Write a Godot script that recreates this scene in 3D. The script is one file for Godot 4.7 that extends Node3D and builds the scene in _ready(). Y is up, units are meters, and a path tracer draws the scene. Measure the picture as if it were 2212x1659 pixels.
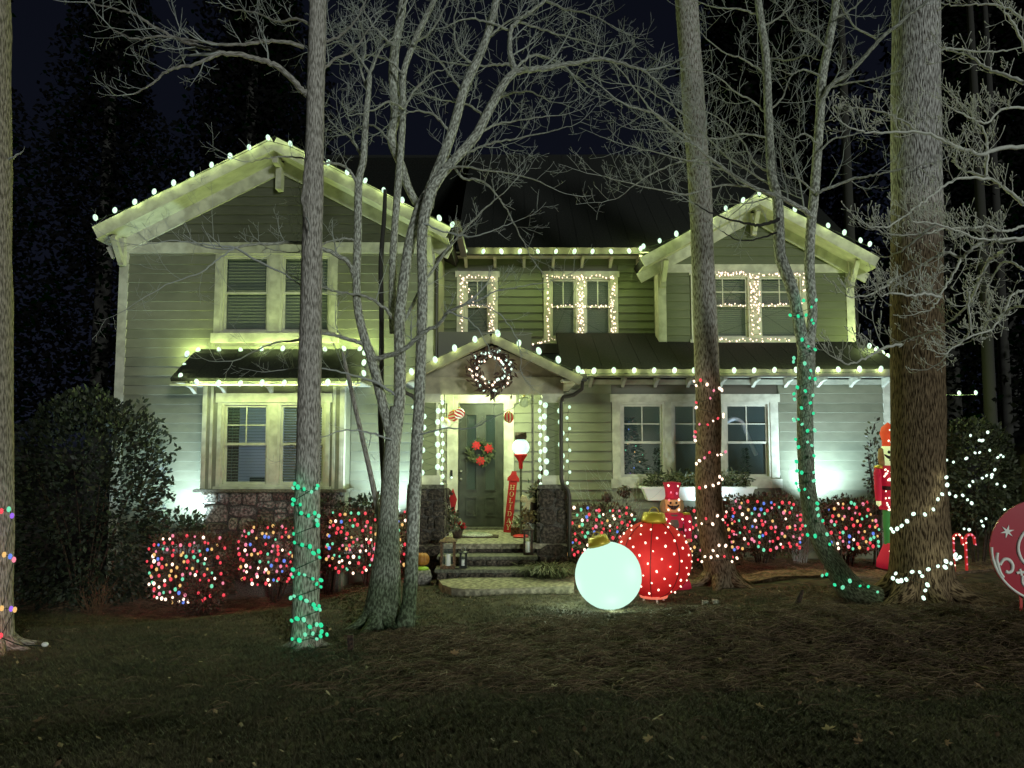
extends Node3D
# Night view of a two-storey house dressed with string lights, seen from its front lawn.

const F := 1658.0
const EYE := 2.0
const TILT := 4.67
const K := 0.8641        # photograph pixels to survey units

var rng := RandomNumberGenerator.new()
var fn := FastNoiseLite.new()
var M := {}
var taken := {}
var unit_box: ArrayMesh
var house: Node3D

# ---------------------------------------------------------------- mesh builder
class MB:
	var v := PackedVector3Array()
	var n := PackedVector3Array()
	var uv := PackedVector2Array()
	var c := PackedColorArray()
	var ix := PackedInt32Array()
	var tint := Color(1, 1, 1)

	func vert(p: Vector3, q: Vector3, t := Vector2.ZERO) -> int:
		v.append(p)
		n.append(q)
		uv.append(t)
		c.append(tint)
		return v.size() - 1

	func tri(a: int, b: int, d: int) -> void:   # counter-clockwise from outside
		ix.append(a)
		ix.append(d)
		ix.append(b)

	func quad(a: Vector3, b: Vector3, d: Vector3, e: Vector3) -> void:
		var q := (b - a).cross(e - a).normalized()
		if q == Vector3.ZERO:
			q = (d - b).cross(e - b).normalized()
		var lu := a.distance_to(b)
		var lv := a.distance_to(e)
		var i := vert(a, q, Vector2(0, 0))
		vert(b, q, Vector2(lu, 0))
		vert(d, q, Vector2(lu, lv))
		vert(e, q, Vector2(0, lv))
		tri(i, i + 1, i + 2)
		tri(i, i + 2, i + 3)

	func face(a: Vector3, b: Vector3, d: Vector3) -> void:
		var q := (b - a).cross(d - a).normalized()
		var i := vert(a, q, Vector2(a.x, a.y))
		vert(b, q, Vector2(b.x, b.y))
		vert(d, q, Vector2(d.x, d.y))
		tri(i, i + 1, i + 2)

	func box(x: Transform3D, s: Vector3) -> void:
		var h := s * 0.5
		var p := []
		for k in 8:
			p.append(x * Vector3(h.x if k & 1 else -h.x, h.y if k & 2 else -h.y, h.z if k & 4 else -h.z))
		quad(p[4], p[5], p[7], p[6])
		quad(p[1], p[0], p[2], p[3])
		quad(p[5], p[1], p[3], p[7])
		quad(p[0], p[4], p[6], p[2])
		quad(p[6], p[7], p[3], p[2])
		quad(p[0], p[1], p[5], p[4])

	func block(lo: Vector3, hi: Vector3) -> void:
		box(Transform3D(Basis(), (lo + hi) * 0.5), (hi - lo).abs())

	func beam(a: Vector3, b: Vector3, w: float, h: float, up := Vector3.UP) -> void:
		var z := (b - a).normalized()
		var x := up.cross(z).normalized()
		var y := z.cross(x)
		box(Transform3D(Basis(x, y, z), (a + b) * 0.5), Vector3(w, h, a.distance_to(b)))

	func _at(r: PackedFloat32Array, t: float) -> float:
		var u := t * (r.size() - 1)
		var i := mini(int(u), r.size() - 2)
		return lerpf(r[i], r[i + 1], u - i)

	func tube(p: PackedVector3Array, r: PackedFloat32Array, sides := 6, cols := PackedColorArray(), rough := 0.0, f: FastNoiseLite = null, lobes := 1) -> void:
		var m := p.size()
		if m < 2:
			return
		var side := Vector3.ZERO
		var along := 0.0
		var first := v.size()
		for i in m:
			var d := (p[mini(i + 1, m - 1)] - p[maxi(i - 1, 0)]).normalized()
			if side == Vector3.ZERO:
				side = d.cross(Vector3(0, 0, 1) if absf(d.z) < 0.9 else Vector3(1, 0, 0)).normalized()
			else:
				side = (side - d * side.dot(d)).normalized()
			var up := d.cross(side)
			var r0 := r[i] if r.size() == m else _at(r, float(i) / (m - 1))
			if i > 0:
				along += p[i].distance_to(p[i - 1])
			if cols.size():
				tint = cols[i]
			for k in sides + 1:
				var an := TAU * (k % sides) / sides
				var q := side * cos(an) + up * sin(an)
				var rr := r0
				if f:
					rr *= 1.0 + rough * f.get_noise_3d(p[i].x * 6 + q.x * 16, p[i].y * 9, p[i].z * 6 + q.z * 16)
				vert(p[i] + q * rr, q, Vector2(float(k) / sides * lobes, along))
		for i in m - 1:
			for k in sides:
				var a := first + i * (sides + 1) + k
				var b := a + sides + 1
				tri(a, a + 1, b + 1)
				tri(a, b + 1, b)
		if r[r.size() - 1] > 0.004:
			var d2 := (p[m - 1] - p[m - 2]).normalized()
			var e := vert(p[m - 1] + d2 * r[r.size() - 1] * 0.3, d2)
			for k in sides:
				var a2 := first + (m - 1) * (sides + 1) + k
				tri(a2, a2 + 1, e)

	func lathe(prof: Array, x := Transform3D(), seg := 20, sx := 1.0, sz := 1.0) -> void:
		var m := prof.size()
		var first := v.size()
		for i in m:
			var t: Vector2 = prof[mini(i + 1, m - 1)] - prof[maxi(i - 1, 0)]
			for k in seg + 1:
				var an := TAU * k / seg
				var q := Vector3(cos(an) * t.y / sx, -t.x, sin(an) * t.y / sz).normalized()
				vert(x * Vector3(cos(an) * prof[i].x * sx, prof[i].y, sin(an) * prof[i].x * sz), (x.basis * q).normalized(), Vector2(float(k) / seg, float(i) / m))
		for i in m - 1:
			for k in seg:
				var a := first + i * (seg + 1) + k
				var b := a + seg + 1
				tri(a, b, b + 1)
				tri(a, b + 1, a + 1)

	func ball(o: Vector3, r: Vector3, seg := 12, rings := 8, b := Basis()) -> void:
		var prof := []
		for i in rings + 1:
			var t := -PI / 2 + PI * i / rings
			prof.append(Vector2(cos(t), sin(t)))
		var first := v.size()
		for i in rings + 1:
			for k in seg + 1:
				var an := TAU * k / seg
				var q := Vector3(cos(an) * prof[i].x, prof[i].y, sin(an) * prof[i].x)
				vert(o + b * (q * r), (b * (q / r)).normalized(), Vector2(float(k) / seg, float(i) / rings))
		for i in rings:
			for k in seg:
				var a := first + i * (seg + 1) + k
				var e := a + seg + 1
				tri(a, e, e + 1)
				tri(a, e + 1, a + 1)

	func prism(poly: PackedVector2Array, z0: float, z1: float, x := Transform3D(), inset := 0.0) -> void:
		# counter-clockwise outline, front at z1
		var t := Geometry2D.triangulate_polygon(poly)
		var mid := Vector2.ZERO
		for p in poly:
			mid += p / poly.size()
		var fr := PackedVector2Array()
		for p in poly:
			fr.append(p.lerp(mid, inset))
		for i in range(0, t.size(), 3):
			var a := fr[t[i]]
			var b := fr[t[i + 1]]
			var d := fr[t[i + 2]]
			if (b - a).cross(d - a) < 0:
				var s := b
				b = d
				d = s
			face(x * Vector3(a.x, a.y, z1), x * Vector3(b.x, b.y, z1), x * Vector3(d.x, d.y, z1))
			if inset == 0.0:
				face(x * Vector3(a.x, a.y, z0), x * Vector3(d.x, d.y, z0), x * Vector3(b.x, b.y, z0))
		for i in poly.size():
			var j := (i + 1) % poly.size()
			quad(x * Vector3(poly[i].x, poly[i].y, z0), x * Vector3(poly[j].x, poly[j].y, z0), x * Vector3(fr[j].x, fr[j].y, z1), x * Vector3(fr[i].x, fr[i].y, z1))

	func leaf(p: Vector3, d: Vector3, s: Vector3, q: Vector3) -> void:   # a small folded leaf, d along, s to the side
		var i := vert(p, q)
		vert(p + d * 0.5 + s, (q + s.normalized() * 0.3).normalized())
		vert(p + d, q)
		vert(p + d * 0.5 - s, (q - s.normalized() * 0.3).normalized())
		if s.cross(d).dot(q) > 0:
			tri(i, i + 1, i + 2)
			tri(i, i + 2, i + 3)
		else:
			tri(i, i + 2, i + 1)
			tri(i, i + 3, i + 2)

	func mesh() -> ArrayMesh:
		var a := []
		a.resize(Mesh.ARRAY_MAX)
		a[Mesh.ARRAY_VERTEX] = v
		a[Mesh.ARRAY_NORMAL] = n
		a[Mesh.ARRAY_TEX_UV] = uv
		a[Mesh.ARRAY_COLOR] = c
		a[Mesh.ARRAY_INDEX] = ix
		var m := ArrayMesh.new()
		m.add_surface_from_arrays(Mesh.PRIMITIVE_TRIANGLES, a)
		return m

# ---------------------------------------------------------------- naming and placing
func numbered(called: String) -> String:
	if not taken.has(called):
		taken[called] = 0
		return called
	taken[called] += 1
	return "%s_%03d" % [called, taken[called]]

func tag(o: Node, label := "", category := "", group := "", kind := "") -> void:
	if label: o.set_meta("label", label)
	if category: o.set_meta("category", category)
	if group: o.set_meta("group", group)
	if kind: o.set_meta("kind", kind)

func thing(called: String, label: String, category: String, where := Vector3.ZERO, group := "") -> Node3D:
	var o := Node3D.new()
	o.name = numbered(called)
	add_child(o, true)
	o.position = where
	tag(o, label, category, group)
	return o

func put(parent: Node, called: String, m: Mesh, mat: Material) -> MeshInstance3D:   # geometry given in world coordinates
	var o := MeshInstance3D.new()
	o.mesh = m
	o.material_override = mat
	if parent == self:
		o.name = numbered(called)
	else:
		var k: String = str(parent.get_instance_id()) + called
		if taken.has(k):
			taken[k] += 1
			o.name = "%s_%03d" % [called, taken[k]]
		else:
			taken[k] = 0
			o.name = called
	parent.add_child(o, true)
	if parent is Node3D and parent != self:
		var off := Vector3.ZERO
		var q: Node = parent
		while q != self:
			off += (q as Node3D).position
			q = q.get_parent()
		o.position = -off
	return o

func piece(parent: Node, called: String, m: Mesh, mat: Material, x: Transform3D) -> MeshInstance3D:   # a shared mesh at a place of its own
	var o := put(parent, called, m, mat)
	o.transform = Transform3D(x.basis, x.origin + o.position)
	return o

func bar(parent: Node, called: String, lo: Vector3, hi: Vector3, mat: Material) -> MeshInstance3D:
	var s := (hi - lo).abs()
	return piece(parent, called, unit_box, mat, Transform3D(Basis.from_scale(s), (lo + hi) * 0.5))

func board(parent: Node, called: String, a: Vector3, b: Vector3, w: float, h: float, mat: Material, up := Vector3.UP) -> MeshInstance3D:
	var z := (b - a).normalized()
	var x := up.cross(z).normalized()
	var y := z.cross(x)
	return piece(parent, called, unit_box, mat, Transform3D(Basis(x * w, y * h, z * a.distance_to(b)), (a + b) * 0.5))

func at(x: float, y: float, d: float) -> Vector3:   # a surveyed sight line, met at depth d
	var a := (x - 1106.0) / F
	var b := -(y - 829.5) / F
	var t := deg_to_rad(TILT)
	var s := -d / (b * sin(t) - cos(t))
	return Vector3(a * s, EYE + (b * cos(t) + sin(t)) * s, -d)

func cv(l: Array, scale: float, ox: float, oy: float) -> Array:
	var o := []
	for i in range(0, l.size(), 2):
		o.append(Vector2((l[i] / scale + ox) * K, (l[i + 1] / scale + oy) * K))
	return o

func lin(r: float, g: float, b: float, a := 1.0) -> Color:
	var c := Color(r, g, b).linear_to_srgb()
	c.a = a
	return c

# ---------------------------------------------------------------- the ground's height
var tp := PackedVector3Array()
var grid := {}
const GX0 := -9.0
const GZ0 := -16.0
const GS := 0.25
var gh := PackedFloat32Array()
var gw := 0
var gd := 0

func survey() -> void:
	var l := [[200, 1659, 3.9], [1106, 1659, 3.9], [2000, 1659, 3.9], [15, 1402, 6.9], [672, 1397, 7.2], [830, 1357, 8.2], [300, 1332, 10.5], [150, 1342, 9.5],
		[450, 1327, 10.8], [640, 1312, 10.8], [900, 1272, 9.9], [960, 1268, 9.9], [1100, 1272, 9.7], [1230, 1262, 9.9], [1100, 1290, 9.1], [1314, 1317, 8.8], [1410, 1303, 9.3],
		[1560, 1264, 10.2], [1850, 1302, 8.8], [1990, 1302, 8.8], [2150, 1227, 10.5], [1750, 1242, 10.4], [1650, 1217, 11.6], [1830, 1222, 11.6], [1300, 1205, 11.5],
		[1250, 1337, 7.7], [1500, 1325, 7.2], [1800, 1325, 7.0], [2200, 1330, 6.8], [2350, 1330, 6.8], [1020, 1372, 7.4], [860, 1402, 7.0], [1000, 1480, 5.6], [1500, 1490, 5.6], [2000, 1490, 5.6],
		[2250, 1490, 5.6], [300, 1445, 6.2], [500, 1502, 5.4], [100, 1500, 5.4], [800, 1462, 6.0], [-200, 1400, 7.0], [-200, 1345, 9.5], [2400, 1240, 10.3]]
	for q in l:
		tp.append(at(q[0], q[1], q[2]))
	for x in range(-10, 12, 2):
		tp.append(Vector3(x, 0.33, -2.0))
		tp.append(Vector3(x, 0.35, 2.0))
		tp.append(Vector3(x, -0.1 if x > -1 else -0.45, -14.0))
		tp.append(Vector3(x, -0.2, -18.0))
	gw = 81
	gd = 81
	gh.resize(gw * gd)
	for j in gd:
		for i in gw:
			gh[j * gw + i] = raw(GX0 + i * GS, GZ0 + j * GS)

func raw(x: float, z: float) -> float:
	var s := 0.0
	var t := 0.0
	for p in tp:
		var d2 := (p.x - x) * (p.x - x) + (p.z - z) * (p.z - z) + 0.12
		var w := 1.0 / (d2 * sqrt(d2))
		s += w * p.y
		t += w
	return s / t

func gy(x: float, z: float) -> float:
	var u := clampf((x - GX0) / GS, 0, gw - 1.001)
	var w := clampf((z - GZ0) / GS, 0, gd - 1.001)
	var i := int(u)
	var j := int(w)
	var a := lerpf(gh[j * gw + i], gh[j * gw + i + 1], u - i)
	var b := lerpf(gh[(j + 1) * gw + i], gh[(j + 1) * gw + i + 1], u - i)
	return lerpf(a, b, w - j) + mulch(x, z) * 0.05 * fn.get_noise_2d(x * 22, z * 22)

func mulch(x: float, z: float) -> float:   # where needles and bark cover the soil: the mound and the planting beds
	var e := fn.get_noise_2d(x * 9 + 50, z * 9) * 0.5
	var m := smoothstep(-1.6, -0.6, x + e) * smoothstep(-5.3, -5.9, z + e * 0.6) * (1.0 - smoothstep(-7.3, -8.0, z + e * 0.6))
	m = maxf(m, smoothstep(2.6, 3.4, x + e) * smoothstep(-5.3, -5.9, z + e * 0.6) * (1.0 - smoothstep(-9.3, -9.8, z + e * 0.3)))
	m = maxf(m, 1.0 - smoothstep(0.5, 1.0, Vector2(x + 6.0, z + 6.9).length() + e))
	m = maxf(m, (1.0 - smoothstep(-10.5, -10.1, z + e * 0.5)) * (1.0 if x < -1.2 or x > 0.9 else 0.0))
	return clampf(m, 0, 1)

# ---------------------------------------------------------------- materials
func noise_tex(seed_: int, freq: float, lo: Color, hi: Color, octaves := 4, size := 256, normal := false, mid = null, type := FastNoiseLite.TYPE_SIMPLEX_SMOOTH) -> NoiseTexture2D:
	var t := NoiseTexture2D.new()
	var f := FastNoiseLite.new()
	f.seed = seed_
	f.frequency = freq
	f.noise_type = type
	f.fractal_octaves = octaves
	t.noise = f
	t.width = size
	t.height = size
	t.seamless = true
	var g := Gradient.new()
	g.set_color(0, lo)
	g.set_color(1, hi)
	g.set_offset(0, 0.25)
	g.set_offset(1, 0.75)
	if mid != null:
		g.add_point(0.5, mid)
	t.color_ramp = g
	return t

func flat(c: Color, rough := 0.8, metal := 0.0) -> StandardMaterial3D:
	var m := StandardMaterial3D.new()
	m.albedo_color = c
	m.roughness = rough
	m.metallic = metal
	m.metallic_specular = 0.4
	return m

func worn(c: Color, seed_: int, freq := 0.02, contrast := 0.25, scale := Vector3.ONE, rough := 0.85, relief := 0.0) -> StandardMaterial3D:   # uneven paint, stone, soil
	var m := flat(c, rough)
	m.albedo_texture = noise_tex(seed_, freq, Color(1, 1, 1) * (1.0 - contrast) + Color(0, 0, 0, 1), Color(1, 1, 1), 4)
	m.uv1_triplanar = true
	m.uv1_world_triplanar = true
	m.uv1_scale = scale
	if relief > 0:
		m.heightmap_enabled = true
		m.heightmap_texture = m.albedo_texture
		m.heightmap_scale = relief
	return m

func glow(c: Color, e: float, body := Color(0.5, 0.5, 0.5)) -> StandardMaterial3D:
	var m := flat(body, 0.3)
	m.emission_enabled = true
	m.emission = c.linear_to_srgb()
	m.emission_energy_multiplier = e
	return m

func bark(lo: Color, hi: Color, mid: Color, seed_: int, scale: Vector3, freq := 0.03, relief := 1.2, cells := false) -> StandardMaterial3D:
	var m := flat(Color.WHITE, 0.95)
	m.metallic_specular = 0.2
	m.albedo_texture = noise_tex(seed_, freq, lo, hi, 4, 512, false, mid, FastNoiseLite.TYPE_CELLULAR if cells else FastNoiseLite.TYPE_SIMPLEX_SMOOTH)
	m.uv1_scale = scale
	m.heightmap_enabled = true
	m.heightmap_texture = noise_tex(seed_ + 7, freq * 1.2, Color(0, 0, 0), Color(1, 1, 1), 4, 512)
	m.heightmap_scale = relief
	m.vertex_color_use_as_albedo = true
	return m

func tinted(rough := 0.8, spec := 0.3) -> StandardMaterial3D:
	var m := flat(Color.WHITE, rough)
	m.metallic_specular = spec
	m.vertex_color_use_as_albedo = true
	return m

func materials() -> void:
	var wide := Vector3(0.35, 2.5, 0.35)
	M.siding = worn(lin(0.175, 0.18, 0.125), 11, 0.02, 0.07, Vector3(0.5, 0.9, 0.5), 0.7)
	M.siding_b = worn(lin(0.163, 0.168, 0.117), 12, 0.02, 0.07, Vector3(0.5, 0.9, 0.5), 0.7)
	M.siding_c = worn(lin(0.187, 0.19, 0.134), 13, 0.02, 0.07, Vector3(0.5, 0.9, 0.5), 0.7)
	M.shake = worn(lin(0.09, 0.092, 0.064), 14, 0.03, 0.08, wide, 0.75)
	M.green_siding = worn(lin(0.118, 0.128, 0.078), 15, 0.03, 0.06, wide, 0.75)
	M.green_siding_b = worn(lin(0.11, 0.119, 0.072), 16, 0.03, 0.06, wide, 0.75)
	M.panel = worn(lin(0.31, 0.285, 0.2), 17, 0.02, 0.12, Vector3.ONE, 0.75)
	M.trim = worn(lin(0.46, 0.45, 0.36), 18, 0.02, 0.14, Vector3(0.8, 0.8, 0.8), 0.6)
	M.sash = worn(lin(0.45, 0.44, 0.36), 19, 0.02, 0.08, Vector3.ONE, 0.5)
	M.bay = worn(lin(0.18, 0.18, 0.13), 60, 0.02, 0.08, Vector3.ONE, 0.7)
	M.core = flat(lin(0.12, 0.115, 0.1), 0.9)
	M.inside = flat(lin(0.2, 0.2, 0.17), 0.9)
	M.room = flat(lin(0.42, 0.45, 0.5), 0.9)
	M.blind = flat(lin(0.17, 0.175, 0.145), 0.7)
	M.shingle = worn(lin(0.016, 0.017, 0.015), 20, 0.05, 0.5, Vector3(2, 2, 2), 0.95)
	M.gutter = flat(lin(0.03, 0.026, 0.022), 0.45)
	M.door = worn(lin(0.04, 0.043, 0.034), 21, 0.02, 0.15, Vector3.ONE, 0.5)
	M.stone_a = worn(lin(0.28, 0.26, 0.21), 22, 0.03, 0.5, Vector3(2.5, 2.5, 2.5), 0.9, 1.0)
	M.stone_b = worn(lin(0.13, 0.105, 0.08), 23, 0.03, 0.5, Vector3(2.5, 2.5, 2.5), 0.9, 1.0)
	M.stone_c = worn(lin(0.3, 0.28, 0.24), 24, 0.03, 0.5, Vector3(2.5, 2.5, 2.5), 0.9, 1.0)
	M.mortar = worn(lin(0.1, 0.09, 0.075), 25, 0.06, 0.4, Vector3(3, 3, 3), 0.95)
	M.cap = worn(lin(0.14, 0.135, 0.1), 26, 0.04, 0.3, Vector3(2, 2, 2), 0.85)
	M.concrete = worn(lin(0.3, 0.27, 0.19), 27, 0.03, 0.35, Vector3(1.5, 1.5, 1.5), 0.9, 0.3)
	M.path = worn(lin(0.2, 0.14, 0.09), 28, 0.03, 0.4, Vector3(1.5, 1.5, 1.5), 0.95, 0.3)
	M.black = flat(lin(0.012, 0.012, 0.012), 0.4)
	M.wire = flat(lin(0.012, 0.02, 0.012), 0.6)
	M.white_wire = flat(lin(0.5, 0.5, 0.45), 0.6)
	M.metal = flat(lin(0.3, 0.29, 0.27), 0.35, 0.8)
	M.white = flat(lin(0.75, 0.75, 0.7), 0.5)
	M.red = flat(lin(0.42, 0.012, 0.012), 0.5)
	M.red_cloth = worn(lin(0.4, 0.01, 0.012), 29, 0.08, 0.3, Vector3(6, 6, 6), 0.8)
	M.gold = flat(lin(0.5, 0.36, 0.04), 0.35, 0.3)
	M.wood = worn(lin(0.17, 0.095, 0.05), 30, 0.03, 0.45, Vector3(3, 3, 3), 0.8)
	M.dark_wood = worn(lin(0.06, 0.035, 0.022), 31, 0.03, 0.5, Vector3(3, 3, 3), 0.85)
	M.cloth = worn(lin(0.42, 0.42, 0.34), 32, 0.04, 0.35, Vector3(4, 4, 4), 0.95)
	M.ribbon = worn(lin(0.6, 0.5, 0.26), 33, 0.06, 0.35, Vector3(6, 6, 6), 0.8)
	M.leaves = tinted(0.55, 0.35)
	M.tint = tinted(0.75)
	M.far_leaves = tinted(1.0, 0.0)
	M.stone_d = worn(lin(0.085, 0.068, 0.05), 61, 0.03, 0.5, Vector3(2.5, 2.5, 2.5), 0.9, 1.0)
	var g := StandardMaterial3D.new()
	g.albedo_color = Color(0.6, 0.7, 0.7, 0.08)
	g.transparency = BaseMaterial3D.TRANSPARENCY_ALPHA
	g.roughness = 0.04
	g.metallic_specular = 0.5
	M.glass = g
	var s := worn(lin(0.9, 0.9, 0.9), 34, 0.02, 0.45, Vector3(0.8, 0.8, 0.8), 0.95, 1.5)
	s.vertex_color_use_as_albedo = true
	M.soil = s
	M.bark_oak = bark(lin(0.14, 0.13, 0.11), lin(0.5, 0.47, 0.43), lin(0.34, 0.32, 0.29), 40, Vector3(1, 0.6, 1), 0.035, 0.5)
	M.bark_maple = bark(lin(0.14, 0.14, 0.12), lin(0.52, 0.54, 0.48), lin(0.3, 0.3, 0.26), 41, Vector3(1.4, 1.6, 1), 0.018, 0.2)
	M.bark_pine = bark(lin(0.1, 0.08, 0.06), lin(0.42, 0.4, 0.37), lin(0.3, 0.285, 0.26), 42, Vector3(1, 0.7, 1), 0.03, 0.45)
	M.bark_poplar = bark(lin(0.06, 0.05, 0.042), lin(0.56, 0.545, 0.52), lin(0.4, 0.39, 0.37), 43, Vector3(1.5, 0.5, 1), 0.03, 0.7)
	M.twig = flat(lin(0.31, 0.325, 0.31), 0.9)
	M.twig_pale = flat(lin(0.48, 0.48, 0.43), 0.85)
	M.far_bark = flat(lin(0.028, 0.026, 0.024), 0.95)
	# bulbs
	M.c9 = glow(Color(0.66, 0.98, 0.76), 1.15)
	M.warm = glow(Color(1.0, 0.74, 0.56), 2.2)
	M.cool = glow(Color(0.74, 1.0, 0.84), 1.5)
	M.green_bulb = glow(Color(0.03, 0.8, 0.36), 1.0, Color(0.1, 0.15, 0.1))
	M.red_bulb = glow(Color(1.0, 0.07, 0.1), 1.1, Color(0.2, 0.1, 0.1))
	M.pink_bulb = glow(Color(1.0, 0.28, 0.4), 1.0, Color(0.2, 0.1, 0.1))
	M.amber_bulb = glow(Color(1.0, 0.6, 0.2), 0.95, Color(0.2, 0.15, 0.1))
	M.blue_bulb = glow(Color(0.16, 0.3, 1.0), 0.9, Color(0.1, 0.1, 0.2))
	M.violet_bulb = glow(Color(0.4, 0.16, 1.0), 0.9, Color(0.1, 0.1, 0.2))
	M.teal_bulb = glow(Color(0.2, 0.85, 0.5), 0.95, Color(0.1, 0.2, 0.15))
	M.globe = glow(Color(0.6, 0.98, 0.86), 1.0, Color(0.8, 0.8, 0.8))
	M.big_white = glow(Color(0.62, 0.96, 0.78), 1.06, Color(0.1, 0.1, 0.1))
	M.big_white.roughness = 1.0
	M.big_white.metallic_specular = 0.0

# ---------------------------------------------------------------- start
func _ready() -> void:
	rng.seed = 20
	fn.seed = 5
	fn.frequency = 0.1
	fn.fractal_octaves = 3
	var cam := Camera3D.new()
	cam.name = "camera"
	cam.position = Vector3(0, EYE, 0)
	cam.rotation_degrees.x = TILT
	cam.fov = rad_to_deg(2.0 * atan(829.5 / F))
	cam.near = 0.1
	cam.far = 300.0
	add_child(cam)
	var env := Environment.new()
	env.background_mode = Environment.BG_SKY
	var sky := Sky.new()
	var sm := ProceduralSkyMaterial.new()
	sm.sky_top_color = lin(0.003, 0.0037, 0.0072)
	sm.sky_horizon_color = lin(0.0075, 0.0092, 0.017)
	sm.ground_bottom_color = lin(0.002, 0.002, 0.002)
	sm.ground_horizon_color = lin(0.004, 0.004, 0.005)
	sm.sun_angle_max = 1.0
	sky.sky_material = sm
	env.sky = sky
	env.tonemap_mode = Environment.TONE_MAPPER_LINEAR
	env.tonemap_exposure = 1.0
	env.sdfgi_enabled = true
	env.ssao_enabled = true
	env.ssil_enabled = true
	var we := WorldEnvironment.new()
	we.name = "world_environment"
	we.environment = env
	add_child(we)
	var moon := DirectionalLight3D.new()
	moon.name = "moon_light"
	moon.light_color = Color(0.96, 1.0, 0.97)
	moon.light_energy = 0.5
	moon.light_angular_distance = 8.0
	moon.shadow_enabled = true
	moon.sky_mode = DirectionalLight3D.SKY_MODE_LIGHT_ONLY
	add_child(moon)
	moon.rotation_degrees = Vector3(-9, 27, 0)
	var ub := MB.new()
	ub.block(Vector3.ONE * -0.5, Vector3.ONE * 0.5)
	unit_box = ub.mesh()
	survey()
	materials()
	bulb_meshes()
	ground()
	build_house()
	far_things()
	trees()
	planting()
	roof_lights()
	window_lights()
	tree_lights()
	porch_things()
	yard_things()
	ground_cover()

func lamp(parent: Node, p: Vector3, c: Color, e: float, size := 0.02) -> void:
	var l := OmniLight3D.new()
	l.name = "lamp"
	l.light_color = c.linear_to_srgb()
	l.light_energy = e
	l.light_size = size
	l.omni_range = 30.0
	l.omni_attenuation = 2.0
	l.shadow_enabled = true
	parent.add_child(l, true)
	l.global_position = p

# ---------------------------------------------------------------- ground
func ground() -> void:
	var b := MB.new()
	var xs := []
	var zs := []
	for i in 15: xs.append(-200.0 + i * 13.6)
	for i in 161: xs.append(-9.0 + i * 0.125)
	for i in 15: xs.append(11.5 + i * 13.5)
	for i in 12: zs.append(-250.0 + i * 19.5)
	for i in 129: zs.append(-16.0 + i * 0.125)
	for i in 12: zs.append(1.0 + i * 6.0)
	for z in zs:
		for x in xs:
			var y := gy(x, z)
			var e := 0.1
			var q := Vector3(gy(x - e, z) - gy(x + e, z), 2 * e, gy(x, z - e) - gy(x, z + e)).normalized()
			var m := mulch(x, z)
			var p := clampf(0.5 + 0.45 * fn.get_noise_2d(x * 30, z * 30) + 0.6 * fn.get_noise_2d(x * 6 + 70, z * 9), 0, 1)
			b.tint = Color(0.048, 0.05, 0.026).lerp(Color(0.095, 0.076, 0.045), p).lerp(Color(0.062, 0.04, 0.026).lerp(Color(0.115, 0.075, 0.048), p), m)
			b.vert(Vector3(x, y, z), q, Vector2(x, z))
	var w := xs.size()
	for j in zs.size() - 1:
		for i in w - 1:
			var a := j * w + i
			b.tri(a, a + w, a + w + 1)
			b.tri(a, a + w + 1, a + 1)
	var o := put(self, "ground", b.mesh(), M.soil)
	tag(o, "dormant lawn falling towards the house, with a needle-covered mound at right", "ground", "", "structure")
	# concrete landing at the foot of the steps, and the path that leaves it to the right
	var pad := PackedVector2Array()
	for p in [[948, 1258], [955, 1268], [975, 1275], [1005, 1278], [1060, 1278], [1130, 1275], [1240, 1272], [1240, 1250], [1000, 1252]]:
		var q := at(p[0], p[1], 9.9)
		var r := (q - Vector3(0, EYE, 0)) * ((0.29 - EYE) / (q.y - EYE)) + Vector3(0, EYE, 0)
		pad.append(Vector2(r.x, -r.z))
	var pb := MB.new()
	if Geometry2D.is_polygon_clockwise(pad): pad.reverse()
	pb.prism(pad, 0.0, 0.32, Transform3D(Basis(Vector3(1, 0, 0), Vector3(0, 0, -1), Vector3(0, 1, 0)), Vector3(0, 0.0, 0)))
	o = put(self, "landing", pb.mesh(), M.concrete)
	tag(o, "pale concrete landing at the foot of the porch steps", "pavement", "", "structure")
	var line := []
	for i in 40:
		var t := i / 39.0
		var x := lerpf(0.75, 9.5, t)
		line.append(Vector3(x, 0, -10.15 - 0.35 * sin(t * PI * 0.9)))
	var path := MB.new()
	for i in line.size() - 1:
		var p: Vector3 = line[i]
		var q: Vector3 = line[i + 1]
		var hw := 0.24
		var ya := gy(p.x, p.z) + 0.03
		var yb := gy(q.x, q.z) + 0.03
		path.quad(Vector3(p.x, ya, p.z + hw), Vector3(q.x, yb, q.z + hw), Vector3(q.x, yb, q.z - hw), Vector3(p.x, ya, p.z - hw))
		path.quad(Vector3(p.x, ya - 0.12, p.z + hw), Vector3(q.x, yb - 0.12, q.z + hw), Vector3(q.x, yb, q.z + hw), Vector3(p.x, ya, p.z + hw))
	o = put(self, "path", path.mesh(), M.path)
	tag(o, "narrow tan path running right along the planting bed", "path", "", "structure")

# ---------------------------------------------------------------- the house
func minus(x0: float, x1: float, cuts: Array) -> Array:
	var segs := [[x0, x1]]
	for c in cuts:
		var next := []
		for s in segs:
			if c[1] <= s[0] or c[0] >= s[1]:
				next.append(s)
			else:
				if c[0] > s[0]: next.append([s[0], c[0]])
				if c[1] < s[1]: next.append([c[1], s[1]])
		segs = next
	return segs

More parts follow.
